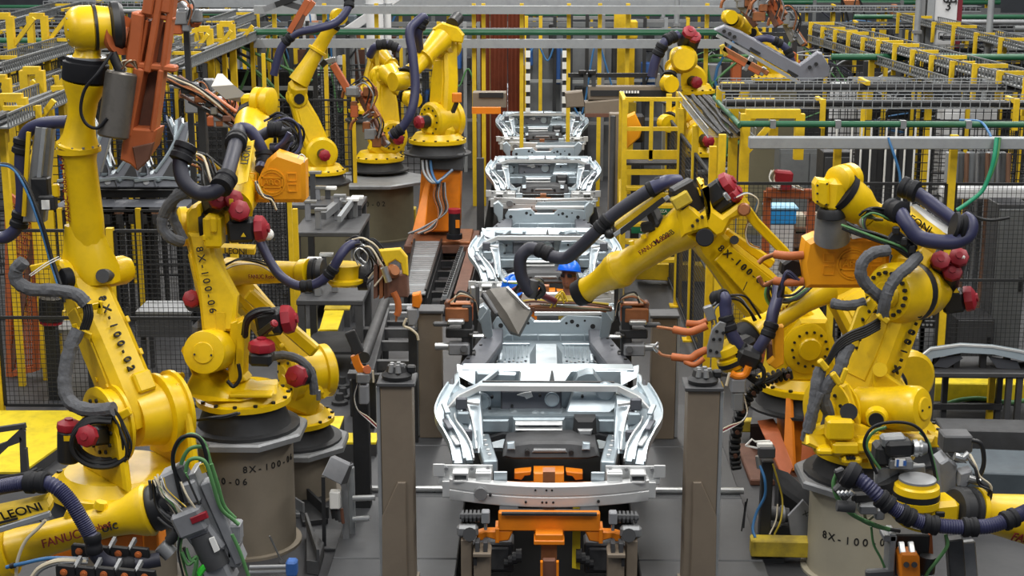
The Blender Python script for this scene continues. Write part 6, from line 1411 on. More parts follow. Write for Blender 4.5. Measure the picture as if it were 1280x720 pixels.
for k, (px0, px1) in enumerate(((592,612),(613,634),(635,656))):
    a = P(px0, 15, 31); b = P(px1, 15, 31); solo('weld_curtain', G().loft([[V((a.x+(b.x-a.x)*i/8, 31+.05*(i%2), z)) for i in range(9)]+[V((a.x+(b.x-a.x)*i/8, 31.02+.05*(i%2), z)) for i in reversed(range(9))] for z in (.0, 3.25)]), CUR, ['first','second','third'][k]+' rust brown weld curtain from the left behind the farthest body', 'curtain', 'rust brown weld curtains')
def back_frame(label, px0, px1, top, Y, seed, dark=True):
    rnd = random.Random(seed); a = P(px0,top,Y); b = P(px1,top,Y); t = thing('machine_frame', label, 'machine', ((a.x+b.x)/2, Y, 0)); w_ = b.x-a.x; h_ = a.z
    for q in (0, .33, .66, 1): part('upright', G().box((a.x+w_*q, Y, h_/2), (.07,.07,h_)), rnd.choice([STL,YED,DKM,GRT]), t)
    for q in (.35,.6,.98): part('crossbar', G().box((a.x+w_/2, Y, h_*q), (w_,.06,.06)), rnd.choice([STL,DKM,GRT]), t)
    for k in range(5):
        x = a.x+w_*rnd.random(); z = h_*rnd.uniform(.3,.9); part('module', G().box((x, Y+.2, z), (w_*rnd.uniform(.1,.25), .3, h_*rnd.uniform(.1,.3)), b=.02), rnd.choice([STD,DKM,BLM,GRY,BLP,WHT,CHAR]), t)
    cb = [V((a.x+w_*i/4, Y-.1, h_*rnd.uniform(.3,.9))) for i in range(5)]; part('cable', G().tube(cb, .02, 6), rnd.choice([BLK,CGR,CBL]), t)
    part('back_panel', G().box((a.x+w_/2, Y+.5, h_*.45), (w_,.04,h_*.9)), CHAR if dark else GRD, t)
    return t
back_frame('dark machine frame with white marked strips behind the farthest body', 658, 712, 20, 30.5, 3)
back_frame('machine frame of upright grey panels right of the farthest body', 714, 775, 18, 30, 5)
back_frame('dark machine frame behind the far robot with red caps', 780, 860, 22, 31, 8)
for k in range(9):
    px = (205,262,318,384,436,505,548,905,960)[k]; back_frame('far machine frame, %s from the left in the row behind the far robots' % ('first','second','third','fourth','fifth','sixth','seventh','eighth','ninth')[k], px, px+50, 25+(k*7)%20, 31+k%3*1.5, 20+k, k % 3 != 1)
for k, px in enumerate((660, 706)):
    a = P(px, 40, 29.5); t = thing('marked_strip', ['left','right'][k]+' white banded upright strip on the dark machine behind the farthest body', 'strip', (a.x, 29.5, 0)); part('pole', G().box((a.x,29.5,1.5), (.07,.05,3.0)), DKM, t)
    for j in range(9): part('band', G().box((a.x,29.46,1.0+.22*j), (.09,.03,.13)), WHP, t)
for k, (px, w_, Y) in enumerate(((468,.34,30),(484,.14,30.2),(386,.3,32))):
    c = P(px, 0, Y); t = thing('white_duct', ['thick white vertical duct left of the far robots','thin white vertical duct beside the thick one','white vertical duct behind the leaning far robot'][k], 'duct', (c.x, Y, 0)); part('duct', G().cyl((c.x,Y,0),(c.x,Y,6),w_/2,n=16), WHT, t)
    for z in (1.2, 2.4, 3.4): part('collar', G().cyl((c.x,Y,z),(c.x,Y,z+.06),w_/2+.03,n=16), GRT, t)
t = pipe_run('white_chute', 'white sloping chute crossing above the far robots', P(432,40,31), P(500,-6,31), .09, WHT, 'chute', square=True, legs=(.1,), lm=GRT)
# tall lamp-yellow columns with boxes near centre right
for k, (px, top, Y) in enumerate(((778,18,28),(790,30,28.5))):
    a = P(px, top, Y); t = thing('yellow_column', ['broad yellow column with a box head behind the gripper beam','slimmer yellow column behind the gripper beam'][k], 'column', (a.x, Y, 0)); part('post', G().box((a.x,Y,a.z/2), (.16-.05*k,.14,a.z)), YED, t); part('box_head', G().box((a.x,Y-.05,a.z-.1), (.3-.1*k,.2,.35), b=.03), YED, t); part('plate', G().box((a.x,Y-.08,a.z*.5), (.2,.06,.3)), YEK, t)
# ---------------------------------------------------------------- long receding trays, left side
for k, (xa, ya, xb, yb, z, nb, lab) in enumerate(((-20,92,120,50,3.1,2,'slatted cable tray receding at the left behind the robot wrist'),(-20,160,92,112,2.95,2,'lower slatted tray receding at the left behind the upright forearm'),(-20,40,110,4,3.2,2,'high tray receding in the upper left corner'),(205,60,318,18,3.1,3,'slatted tray receding right of the rust orange frame'),(212,86,330,38,3.0,3,'lower tray receding right of the rust orange frame'),(-20,128,95,86,2.8,3,'dark pipe tray with yellow portal brackets at the left'))):
    wire_tray(lab, atz(xa,ya,z), atz(xb,yb,z), .5, .14, .1, 3, nb, .26, seed=30+k, m=GRD, bside=-1 if k % 2 else 1, wt=.016, solid=True, legs=3)
for k, (px, py, Y, w_) in enumerate(((28,122,16.8,55),(50,88,18.5,40),(8,98,19,40),(55,20,24,35),(12,20,22,45),(232,40,24,40),(262,36,25,36),(290,30,26,30))):
    portal('yellow portal bracket at the left trays, %s' % ('first low','second','third behind','fourth high','fifth high','sixth right of the orange frame','seventh right of the orange frame','eighth right of the orange frame')[k], px, px-w_*.5, py, Y)
for k, (x, y) in enumerate(((-6.3,21),(-4.9,24),(-7.6,25),(-5.6,28.5),(-8.3,31),(-3.6,29),(-9.6,35),(-6,36))):
    fence('far left mesh fence, %s row back' % ('first','second','third','fourth','fifth','sixth','seventh','eighth')[k], (x-2.2, y), (x+2.0, y), 2.3, 3, pitch=.12, tall=(.5,.2,.7,.3), pw=.055, wt=.012)
for k, (x, y) in enumerate(((6.2,21.5),(7.6,23.5),(6.4,25.5),(8.6,28),(5.2,30),(9.5,33),(4.6,35),(11,38),(7,37))):
    fence('far right mesh fence, %s row back' % ('first','second','third','fourth','fifth','sixth','seventh','eighth','ninth')[k], (x-1.6, y), (x+2.8, y), 2.3, 3, pitch=.12, tall=(.5,.2,.7,.3), pw=.055, wt=.012)
for k in range(14):
    sx = -1 if k % 2 else 1; x = X0+sx*(6.4+(k*1.37) % 5); y = 22+k*1.25; z = 2.7+(k*.37) % .7
    wire_tray('overhead cross tray %s side, %s in the far rows' % ('left' if sx < 0 else 'right', ('first','second','third','fourth','fifth','sixth','seventh')[k//2]), (x-2, y, z), (x+2.6, y, z), .35, .12, .14, 2, 2, .3, seed=60+k, m=GRD if k % 3 else GRT, wt=.014, solid=True, legs=2)
for k in range(8):
    sx = -1 if k % 2 else 1; x = X0+sx*(7.4+(k*1.9) % 4.5); y = 23.5+k*1.7
    m = [GRN, GRD, STL, GRN][k//2]; pipe_run('overhead_pipe', 'long %s pipe over the far %s cells, %s of four' % ({GRN:'green',GRD:'grey',STL:'steel'}[m], 'left' if sx < 0 else 'right', ('first','second','third','fourth')[k//2]), (x-3, y, 3.0+.1*(k % 3)), (x+3.4, y, 3.0+.1*(k % 3)), .05, m, 'pipe', legs=(.1,.9))
for k in range(12):
    sx = -1 if k % 2 else 1; x = X0+sx*(4.0+(k*1.55) % 7); y = 23+k*1.3
    lab = 'far %s cabinet among the %s cells, %s row' % (('grey','dark','pale','blue')[k % 4], 'left' if sx < 0 else 'right', ('first','second','third','fourth','fifth','sixth')[k//2])
    t = thing('electrical_cabinet', lab, 'cabinet', (x, y, 0)); mm = (GRD, DKM, WHT, BLP)[k % 4]; h_ = 1.7+.15*(k % 5)
    part('body', G().box((x,y,h_/2), (.9,.5,h_), b=.015), mm, t); part('door', G().box((x-.22,y-.26,h_*.52), (.42,.03,h_*.88)), mm, t); part('door', G().box((x+.22,y-.26,h_*.52), (.42,.03,h_*.88)), mm, t)
# ---------------------------------------------------------------- far robots
far_robot('leaning yellow robot in the back left, forearm raised to the dark gripper', P(402,228,22), P(399,190,22), P(371,122,22), P(373,103,21.9), P(414,34,22), (.35,-.94,0), .95, hose_pts=([(342,94,21.5),(352,60,21.5),(370,42,21.5),(395,36,21.5),(420,28,21.6),(435,10,21.7),(436,-8,21.8)], 5))
t = thing('gripper', 'rust brown gripper with steel clamps held above the leaning far robot', 'gripper', P(372,30,21.5))
for k, (a, b, w_, m) in enumerate((((345,6),(378,-6),9,BLK),((362,40),(385,0),8,ORD),((350,2),(385,12),5,STD),((380,14),(372,40),6,RST),((392,2),(380,18),7,ORD),((330,12),(350,4),5,STL))): part('frame_bar', G().bar(P(a[0],a[1],21.5), P(b[0],b[1],21.5), S(w_,21.5), .08), m, t)
r6 = P(550,300,23)
rz = thing('robot_riser', 'tall bright orange riser with hanging cables and a red capped lamp at its foot', 'riser', (r6.x, 23, .25))
part('column', G().prism(pp([(527,208,22.8),(576,208,22.8),(574,290,22.8),(521,290,22.8)]), (0,.6,0), .02), ORG, rz); part('slant_web', G().prism(pp([(532,225,22.75),(537,225,22.75),(530,288,22.4),(515,290,22.4)]), (.02,.03,0), .005), ORG, rz)
part('head_block', G().prism(pp([(524,192,22.7),(580,192,22.7),(578,214,22.7),(526,212,22.7)]), (0,.7,0), .02), STD, rz); part('sled', G().box((r6.x+.05, 22.9, .22), (1.1,1.2,.12), b=.01), RST, rz)
part('sled_plate', G().box((r6.x+.05, 22.9, .30), (.9,1.0,.05), b=.01), COP, rz)
for k in range(3): hose(rz, [(528+5*k,200,22.6),(530+5*k,216,22.55),(540+3*k,228,22.5),(552,224,22.55),(566,212,22.6)], 1.8, GRT if k < 2 else CBL, 'cable')
for k in range(6): hose(rz, [(546+2*k,228,22.6),(542+3*k,245,22.55),(548+2*k,265,22.5),(544-3*k,284,22.4),(530-4*k,292,22.3)], 1.1, [COP,BLK,STL][k % 3], 'cable')
lp = thing('beacon', 'black beacon with red cap on the sled of the orange riser', 'lamp', P(568,300,22.3)); part('body', G().cyl(P(568,292,22.3), P(568,266,22.3), .09, n=14), BLK, lp); part('cap', G().cyl(P(568,266,22.3), P(568,261,22.3), .095, n=14), RED, lp); part('red_sticker', G().box(P(572,280,22.2), (.06,.01,.12)), ORG, lp); part('foot', G().cyl(P(568,298,22.3), P(568,292,22.3), .12, n=14), RUB, lp)
far_robot('big yellow robot on the orange riser, black motor with red cap at its shoulder', P(547,192,23), P(553,150,23), P(558,58,23.2), P(552,48,23.0), P(512,92,22.4), (.75,.66,0), 1.15, cast=P(547,192,23).z, hose_pts=([(524,62,22.6),(523,40,22.4),(530,22,22.4),(520,28,22.3),(512,40,22.2),(516,70,22.1),(519,110,22.0),(514,140,21.9),(502,160,21.9),(488,170,21.9)], 5.5))
bg = thing('robot_head_cover', 'yellow casting plate lying against the elbow of the big far robot', 'cover', P(560,30,22.9)); part('plate', G().prism(pp([(540,36,22.9),(552,28,22.9),(572,34,22.9),(580,44,22.9),(578,54,22.9),(562,52,22.9)]), (0,.2,0), .02), YEL, bg); part('motor', G().cyl(P(565,30,23.0), P(572,22,23.2), .1, n=12), BLK, bg)
far_robot('yellow robot left of the orange riser, bent over its copper gun', P(474,212,25), P(484,170,25), P(478,95,25.2), P(486,92,25), P(508,118,24.2), (-.5,.85,0), 1.1, cast=P(474,212,25).z, hose_pts=([(462,70,24.6),(470,58,24.5),(485,56,24.5),(500,62,24.5)], 5))
far_robot('yellow robot at the back whose red cap shows left of the riser robot', P(462,150,27.5), P(466,120,27.5), P(470,72,27.8), P(475,68,27.5), P(498,92,27), (.3,-.95,0), 1.0)
pc = P(470,262,24.5); pedestal('robot_pedestal', 'olive drum pedestal stencilled 8X-090-02 in the back left', (pc.x, 24.5, 0), .62, P(470,222,24.5).z, OLV, .85, 8, stencil=[('8X-090-02', -1.75, .62, .11)])
def spot_gun(label, px, py, Y, seed, rot=1):
    rnd = random.Random(seed); t = thing('spot_weld_gun', label, 'weld gun', P(px,py+20,Y))
    for k in range(4): part('arm', G().bar(P(px+rnd.uniform(-8,8),py+rnd.uniform(-14,2),Y), P(px+rot*rnd.uniform(8,24),py+rnd.uniform(8,30),Y-.1), .09, .09, b=.01), rnd.choice([COP,ORD,STL,RST]), t)
    for k in range(5): c = P(px+rnd.uniform(-14,14), py+rnd.uniform(-14,22), Y-.1); part('block', G().box(c, (rnd.uniform(.08,.2), .10+.013*k, rnd.uniform(.08,.18)), b=.012), rnd.choice([STL,COP,DKM,ORD,CHR]), t)
    part('electrode', G().tube([P(px-16*rot,py-10,Y-.1), P(px-22*rot,py-4,Y-.1), P(px-24*rot,py+4,Y-.1)], .025, 8), COP, t)
    if Y < 18: part('stand', G().box((P(px,py,Y).x, Y+.15, P(px,py+10,Y).z/2), (.06,.06,P(px,py+10,Y).z)), DKM, t)
    cables(t, [(px-10,py-10,Y-.2),(px+4,py-18,Y-.2),(px+14,py-4,Y-.2),(px+10,py+14,Y-.2)], 4, 1, [BLK, STL, COP], 4, seed=seed)
    return t
spot_gun('copper and steel spot gun raised at the back left, red arm angled up', 452, 118, 22.5, 5)
spot_gun('copper spot gun hanging below the far bent robot', 462, 158, 22.6, 6)
t = thing('red_gun_arm', 'slim red and steel gun arm pointing up left of the far bent robot', 'weld gun', P(430,100,22.3)); part('arm', G().bar(P(416,80,22.3), P(436,114,22.3), .12, .1, b=.01), ORD, t); part('tip', G().bar(P(405,78,22.3), P(420,74,22.3), .08, .08, b=.01), CHR, t); part('clamp', G().bar(P(402,82,22.3), P(408,76,22.3), .1, .08), BLK, t); part('joint', G().box(P(440,114,22.3), (.2,.15,.16), b=.03), STL, t)
spot_gun('tangled copper gun behind the rust orange frame', 250, 118, 16.5, 9); spot_gun('dark clamp tool above the fence right of the rust orange frame', 228, 14, 16.5, 12); spot_gun('brown gun head near the second left robot wrist', 276, 132, 15.5, 15)
t = thing('clear_bag', 'pale translucent plastic sheet over the tool left of the second robot wrist', 'plastic sheet', P(290,115,15.2)); part('sheet', G().loft([pp([(272,92,15.2),(278,92,15.3),(278,96,15.35)]), pp([(264,108,15.2),(292,106,15.1),(290,112,15.3)]), pp([(282,124,15.2),(310,120,15.1),(300,128,15.3)])]), mat('pale_plastic','d8d4cc',.4), t)
# far right robots
def far_right():
    t = far_robot('far yellow robot with two red caps at the end of the long dark gripper beam', P(862,128,23), P(858,100,23), P(856,74,23), P(850,70,22.9), P(838,96,22.4), (.3,-.95,0), 1.0, hose_pts=([(815,96,22.3),(820,74,22.3),(832,52,22.3),(848,44,22.4)], 6))
    motor(t, P(854,56,22.6), P(861,42,22.4), .10, square=False); motor(t, P(863,62,22.6), P(868,48,22.4), .09, square=False)
    part('face_disc', G().lathe(P(855,74,22.5), P(855,74,22.3), [(0,.17),(.4,.2),(1,.16)], 22), YEL, t)
far_right()
t = thing('line_gripper', 'long dark brown gripper beam with a white lettered strip above the ladder', 'gripper', P(790,120,22.3))
part('beam', G().prism(pp([(735,108,22.3),(852,108,22.3),(852,125,22.3),(735,125,22.3)]), (0,.2,0), .01), BRN, t); part('slot', G().prism(pp([(738,113,22.28),(838,113,22.28),(838,120,22.28),(738,120,22.28)]), (0,.05,0)), BLM, t)
part('top_rail', G().bar(P(710,94,22.4), P(818,94,22.4), .07, .06), BLK, t); part('label_strip', G().box(P(787,115,22.24), (.28,.01,.05)), BLM, t); [part('white_mark', G().box(P(776+3.6*k,115,22.225), (.028,.008,.034)), WHP, t) for k in range(7)]
part('left_block', G().prism(pp([(706,116,22.2),(728,114,22.2),(731,134,22.2),(708,135,22.2)]), (0,.25,0), .015), BRN, t); part('lower_block', G().prism(pp([(731,128,22.2),(778,124,22.2),(778,144,22.2),(731,144,22.2)]), (0,.3,0), .01), BRN, t); part('rust_lip', G().bar(P(731,144,22.15), P(770,144,22.15), .05, .05), RST, t)
for x in (732, 742, 822, 848): part('hanger', G().bar(P(x,108,22.35), P(x,92,22.35), .1, .06), STD if x < 800 else STL, t)
for x in (728, 740): part('clamp_knob', G().cyl(P(x,92,22.3), P(x,88,22.3), .06, n=10), BLK, t)
t = thing('cross_fixture', 'brown fixture beam left of the farthest body with orange lip', 'fixture', P(610,120,25)); part('beam', G().box(P(612,124,25), (.55,.3,.25), b=.01), BRN, t); part('slot', G().box(P(614,119,24.83), (.4,.02,.08)), BLM, t); part('orange_lip', G().bar(P(590,138,24.5), P(626,138,24.5), .1, .1), ORG, t); part('leg', G().box((P(600,130,25).x,25,.6), (.12,.12,1.2)), STD, t)
t = thing('orange_post_lamp', 'small orange box fitting right of the big far robot', 'fixture', P(572,122,22.6)); part('box', G().box(P(571,122,22.6), (.14,.1,.14), b=.01), ORG, t); part('arm', G().bar(P(571,128,22.6), P(566,140,22.7), .05,.05), BLK, t)
# robot carrying the big grey panel
t = far_robot('far right yellow robot hidden behind the long grey panel it carries', P(965,110,25), P(968,80,25), P(935,40,25), P(928,32,24.8), P(915,24,24.4), (.3,-.95,0), .9, mcap=False, hose_pts=([(938,52,24.0),(960,48,23.9),(982,60,23.9),(990,78,23.9)], 4.5))
pn = thing('panel_gripper', 'long slanted grey gripper panel with copper clamps carried at the upper right', 'gripper', P(965,75,23.8))
part('panel', G().prism(pp([(893,38,23.8),(906,33,23.8),(925,40,23.8),(1000,82,23.8),(1022,66,23.8),(1028,68,23.8),(1038,86,23.8),(1036,96,23.8),(1005,104,23.8),(985,92,23.8)]), (0,.10,.03), .012), mat('slate_panel','74767e',.45,.2,.3,4,'565860'), pn)
part('panel_edge', G().bar(P(896,44,23.75), P(1000,104,23.75), .06, .05), GRT, pn)
for a, b, m in (((903,60),(960,92),COP),((906,66),(950,92),ORD),((940,70),(930,88),CHR),((956,84),(950,94),CHR),((902,56),(908,70),YEK)): part('clamp_bar', G().bar(P(*a,23.6), P(*b,23.6), .09, .08, b=.01), m, pn)
g = G()
for q in ((905,39),(912,42),(918,46),(1012,84),(1020,80)): c = P(*q,23.78); g.cyl(c, c-V((0,.03,0)), .03, n=8)
part('holes', g, BLM, pn, stuff=True)
for q in ((938,60),(985,88)): part('black_slot', G().bar(P(q[0],q[1],23.76), P(q[0]+12,q[1]+7,23.76), .08, .03), BLM, pn)
spot_gun('chrome and rust tool head above the long grey panel', 962, 8, 24.2, 31); spot_gun('dark tool head left of the chrome one at the top edge', 925, 6, 24.5, 33); spot_gun('rust brown claw hanging near the grey panel end', 984, 28, 25, 35)
far_robot('yellow robot behind the ladder with an orange gun cover beside it', P(872,205,21.8), P(872,172,21.8), P(862,140,22), P(858,140,21.9), P(838,150,21.4), (.3,-.95,0), 1.0, cast=P(872,205,21.8).z)
t = thing('weld_gun', 'orange weld gun cover seen between the ladder rails', 'weld gun', P(792,180,21.5)); part('gun_cover', G().prism(pp([(783,146,21.4),(794,141,21.4),(803,160,21.4),(800,172,21.4),(784,186,21.4)]), (0,.2,0), .02), ORB, t); part('gun_body', G().box(P(796,160,21.7), (.2,.2,.4), b=.03), DKM, t); part('stand', G().box((P(796,160,21.7).x, 21.8, .8), (.12,.12,1.6)), DKM, t)
pedestal('robot_pedestal', 'taupe drum pedestal standing behind the yellow ladder', (P(872,262,21.8).x, 21.8, 0), .42, P(872,205,21.8).z-.01, PED, .5, 16)
cabinet('side_guard', 'tall taupe guard plate between the line and the ladder', 762, 780, 142, 21.0, .2, BRN, 'guard')
pipe_run('drop_pipe', 'grey vertical pipe running beside the taupe guard plate', (P(764,300,20.7).x,20.7,0), (P(764,300,20.7).x,20.7,P(764,145,20.7).z), .04, STD, 'pipe')

# extra dark machinery between the far cells
for k in range(18):
    sx = -1 if k % 2 else 1; x = X0+sx*(3.4+(k*1.83) % 8.2); y = 27.5+k*.75; rnd = random.Random(500+k)
    t = thing('machine_frame', 'far dark machine frame among the %s cells, %s from the line' % ('left' if sx < 0 else 'right', ('first','second','third','fourth','fifth','sixth','seventh','eighth','ninth')[k//2]), 'machine', (x, y, 0)); w_ = rnd.uniform(1.4,2.4); h_ = rnd.uniform(2.3,3.2)
    for q in (0,.5,1): part('upright', G().box((x-w_/2+w_*q, y, h_/2), (.08,.08,h_)), rnd.choice([STD,DKM,GRD]), t)
    for q in (.4,.7,.97): part('crossbar', G().box((x, y, h_*q), (w_,.07,.07)), rnd.choice([STD,DKM,GRT]), t)
    for q in range(7): part('module', G().box((x+w_*rnd.uniform(-.45,.45), y-.1, h_*rnd.uniform(.35,1.0)), (rnd.uniform(.12,.5), .3, rnd.uniform(.12,.5)), b=.02), rnd.choice([STD,DKM,BLM,GRY,BLG,WHT,COP,ORD,CHAR,GRD]), t)
    for q in range(4):
        part('cable', G().tube([V((x+w_*rnd.uniform(-.5,.5), y-.25, h_*rnd.uniform(.3,1.05))) for i in range(5)], rnd.uniform(.015,.03), 6, 5), rnd.choice([BLK,HOSK,CGR,CBL,STL]), t)
    part('back_panel', G().box((x, y+.35, h_*.4), (w_*.9,.04,h_*.8)), rnd.choice([DKM,BLM,STD,RST]), t)
# pale rods hanging in the right cage
for k in range(9):
    px = 1045+14*k+(k*5) % 7; a = P(px,188,18.2); b = P(px,250,18.2)
    t = thing('hanging_rod', 'slim pale rod behind the right cage fence, %s from its left end' % ('first','second','third','fourth','fifth','sixth','seventh','eighth','ninth')[k], 'rod', (a.x, 18.2, 0)); part('rod', G().cyl((a.x,18.2,0),(a.x,18.2,a.z+.35),.012,n=6), WHP, t); part('sleeve', G().cyl((a.x,18.2,1.0),(a.x,18.2,1.3),.02,n=6), STL, t)
t = thing('rubber_curtain', 'black ribbed rubber curtain hanging behind the right robot wrist', 'curtain', (P(1095,230,18.9).x, 18.9, 0)); a = P(1074,186,18.9)
for k in range(8): part('strip', G().box((a.x+.09*k, 18.9+.03*(k % 2), a.z/2), (.085,.02,a.z)), BLM if k % 2 else DKM, t)
# ---------------------------------------------------------------- yellow ladder stand
def ladder():
    y = 19.9; t = thing('step_ladder', 'tall yellow steel ladder stand with guard rails right of the line', 'ladder', (P(815,380,y).x, y, 0))
    xs = [P(x, 250, y).x for x in (779, 852)]; zt = P(800,124,y).z; zp = P(800,200,y).z
    for x in xs:
        part('rail', G().box((x, y, zt/2), (.065,.065,zt)), YED, t); part('rear_leg', G().box((x, y+.9, zp/2), (.06,.06,zp)), YED, t)
        part('side_brace', G().bar((x, y, .3), (x, y+.9, zp*.8), .04, .04), YED, t); part('side_rail', G().bar((x, y+.03, zt-.02), (x, y+.9, zt-.02), .05, .05), YED, t); part('rear_post', G().box((x, y+.9, (zp+zt)/2), (.055,.055,zt-zp)), YED, t)
    xm = P(813,200,y).x; part('mid_post', G().box((xm, y-.01, (zp+zt)/2), (.05,.05,zt-zp)), YED, t)
    for py in (124,161): z = P(800,py,y).z; part('guard_bar', G().bar((xs[0],y,z),(xs[1],y,z),.05,.05), YED, t)
    z = P(800,193,y).z; part('toe_board', G().bar((xs[0],y-.02,z),(xs[1],y-.02,z),.03,.12,(0,0,1)), YED, t)
    for k in range(8): part('deck_slat', G().box(((xs[0]+xs[1])/2, y+.07+.11*k, zp-.06), (xs[1]-xs[0]-.06,.085,.03)), DKM, t)
    part('deck_frame', G().bar((xs[0],y,zp-.16),(xs[1],y,zp-.16),.05,.07), YED, t)
    for py in (236,258,281,303,326): 
        z = P(800,py,y).z; part('tread', G().box(((xs[0]+xs[1])/2, y+.06, z), (xs[1]-xs[0], .16, .05), b=.006), YED, t)
    for k, (a, b, s_) in enumerate(((818,258,'UTILIZA'),(797,281,'EL'))):
        c = P(a+6,b+6,y+.5); pn = part('green_sign', G().box(c, (.30,.02,.10)), SGN, t); text(s_, c-V((0,.014,0)), (1,0,0), (0,0,1), .06, WHP, pn, 'sign_lettering', .002, 'CENTER')
    part('sign_bar', G().bar((xs[0], y+.52, P(800,266,y+.5).z), (xs[1], y+.52, P(800,266,y+.5).z), .03,.03), STD, t); part('sign_bar', G().bar((xs[0], y+.52, P(800,287,y+.5).z), (xs[1], y+.52, P(800,287,y+.5).z), .03,.03), STD, t)
ladder()
# ---------------------------------------------------------------- workers
def worker(label, hp, tilt, yaw, cloth, hatstripe, glasses, lean):
    """one continuous skinned body with shaped head; hat, glasses and eyes are children"""
    hx, hy, hz = hp; fl_ = 0.02; rt = V((math.cos(yaw), math.sin(yaw), 0)); fd = V((-math.sin(yaw), math.cos(yaw), 0))*-1
    t = thing('person', label, 'person', (hx, hy, fl_))
    pel = V((hx, hy, .92))-fd*lean*.8; che = V((hx, hy, hz-.42))-fd*lean*.25; nk = V((hx, hy, hz-.17)); hd = V((hx, hy, hz-.08))
    vs, es, rs = [], [], []
    def add(p, r, par=None):
        vs.append(tuple(p)); rs.append(r); i = len(vs)-1
        if par is not None: es.append((par, i))
        return i
    p0 = add(pel, .15); p1 = add(pel+(che-pel)*.5, .14, p0); p2 = add(che, .155, p1); p3 = add(nk-V((0,0,.06)), .085, p2); p4 = add(nk, .058, p3); add(hd, .07, p4)
    for s_ in (-1, 1):
        h = add(pel+rt*(s_*.10)-V((0,0,.08)), .095, p0); k = add(V((hx, hy, .50))+rt*(s_*.12)+fd*.03, .065, h); an = add(V((hx, hy, .11))+rt*(s_*.12)-fd*.02, .045, k); add(V((hx, hy, .065))+rt*(s_*.13)+fd*.15, .04, an)
        sh = add(che+rt*(s_*.19)+V((0,0,.10)), .07, p2); el = add(che+rt*(s_*.26)+fd*.10-V((0,0,.17)), .048, sh); wr = add(che+rt*(s_*.17)+fd*.33-V((0,0,.20)), .03, el); pm = add(che+rt*(s_*.155)+fd*.41-V((0,0,.21)), .034, wr)
        for f_, (ox, ln) in enumerate(((-.03,.07),(-.01,.085),(.01,.08),(.028,.06))):
            a = add(V(vs[pm])+rt*ox+fd*.035, .0095, pm); b = add(V(vs[a])+fd*ln*.55-V((0,0,.008)), .0085, a); add(V(vs[b])+fd*ln*.35-V((0,0,.025)), .0075, b)
        a = add(V(vs[pm])-rt*(s_*.035)+fd*.0, .011, pm); add(V(vs[a])-rt*(s_*.012)+fd*.04, .009, a)
    me = bpy.data.meshes.new('body'); me.from_pydata(vs, es, []); ob = bpy.data.objects.new('body', me); C.objects.link(ob)
    md = ob.modifiers.new('Skin', 'SKIN'); sd = ob.modifiers.new('Sub', 'SUBSURF'); sd.levels = 1; sd.render_levels = 1
    for i, r in enumerate(rs): me.skin_vertices[0].data[i].radius = (r, r)
    me.skin_vertices[0].data[0].use_root = True
    dg = bpy.context.evaluated_depsgraph_get(); m2 = bpy.data.meshes.new_from_object(ob.evaluated_get(dg)); bpy.data.objects.remove(ob)
    g = G(); g.add([v.co for v in m2.vertices], [tuple(p.vertices) for p in m2.polygons])
    # head: stacked sections from chin to crown with brow, cheek and jaw
    up = (V((0,0,1))+fd*tilt).normalized(); hf = (fd-up*fd.dot(up)).normalized(); c0 = V((hx, hy, hz))
    secs = []; n = 16
    for zz, rx, rf, rb in ((-.135,.02,.045,.0),(-.125,.040,.075,.03),(-.10,.055,.085,.06),(-.06,.066,.086,.085),(-.02,.073,.088,.095),(.02,.075,.090,.10),(.06,.073,.085,.10),(.095,.06,.065,.08),(.12,.03,.03,.04)):
        ring = []
        for k in range(n):
            a = 2*math.pi*k/n; ca, sa = math.cos(a), math.sin(a); r_ = rf if sa > 0 else rb
            q = c0+up*zz+rt*(rx*ca)+hf*(r_*sa)
            if k == 4 and -.07 < zz < .0: q += hf*(.028 if zz > -.05 and zz < -.01 else .02)
            ring.append(q)
        secs.append(ring)
    g.loft(secs)
    me = mesh('body', g, SKN, OFF[t.name], 60); me.materials.append(cloth); me.materials.append(CLD)
    zc = nk.z-.045-fl_
    for p in me.polygons:
        c = p.center
        if c.z < zc: p.material_index = 1 if c.z > .9 else 2
        hand = (V((c.x, c.y, 0))-V((0,0,0))).length
        if c.z < zc and c.z > .8 and (c.x*fd.x+c.y*fd.y) > .30+lean*0: p.material_index = 0
    o = bpy.data.objects.new('body', me); C.objects.link(o); o.parent = t; OFF[o.name] = OFF[t.name]
    # hard hat
    hc = c0+up*.045
    prof = [(0,.118),(.18,.120),(.45,.108),(.72,.078),(.92,.035),(1,.004)]
    hh = part('hard_hat', G().lathe(hc, hc+up*.135, prof, 22, hf).loft([[hc+rt*(math.cos(a)*(.122+k*.02))+hf*(math.sin(a)*(.125+(k*.05 if math.sin(a) > 0 else k*.012)))-up*(.004*k) for a in [i*.2856 for i in range(22)]] for k in (0,1)]).loft([[hc+rt*(math.cos(a)*(.122+k*.02))+hf*(math.sin(a)*(.125+(k*.05 if math.sin(a) > 0 else k*.012)))-up*(.004*k+.006) for a in [i*.2856 for i in range(22)]] for k in (1,0)]), BLU, t, 'blue hard hat')
    part('hat_ridge', G().rail([hc+hf*.10+up*.055, hc+hf*.05+up*.12, hc+up*.139, hc-hf*.05+up*.12, hc-hf*.10+up*.055], .03, .012, rt, 4), BLU, hh)
    if hatstripe:
        for k in (0, 1): part('hat_stripe', G().rail([hc+rt*(.115)+up*(.05+.03*k)-hf*.02, hc+rt*.06+up*(.105+.02*k)+hf*.03, hc+up*(.125+.008*k)+hf*.045, hc-rt*.06+up*(.105+.02*k)+hf*.03], .02, .008, up, 4), LIM if k == 0 else WHP, hh)
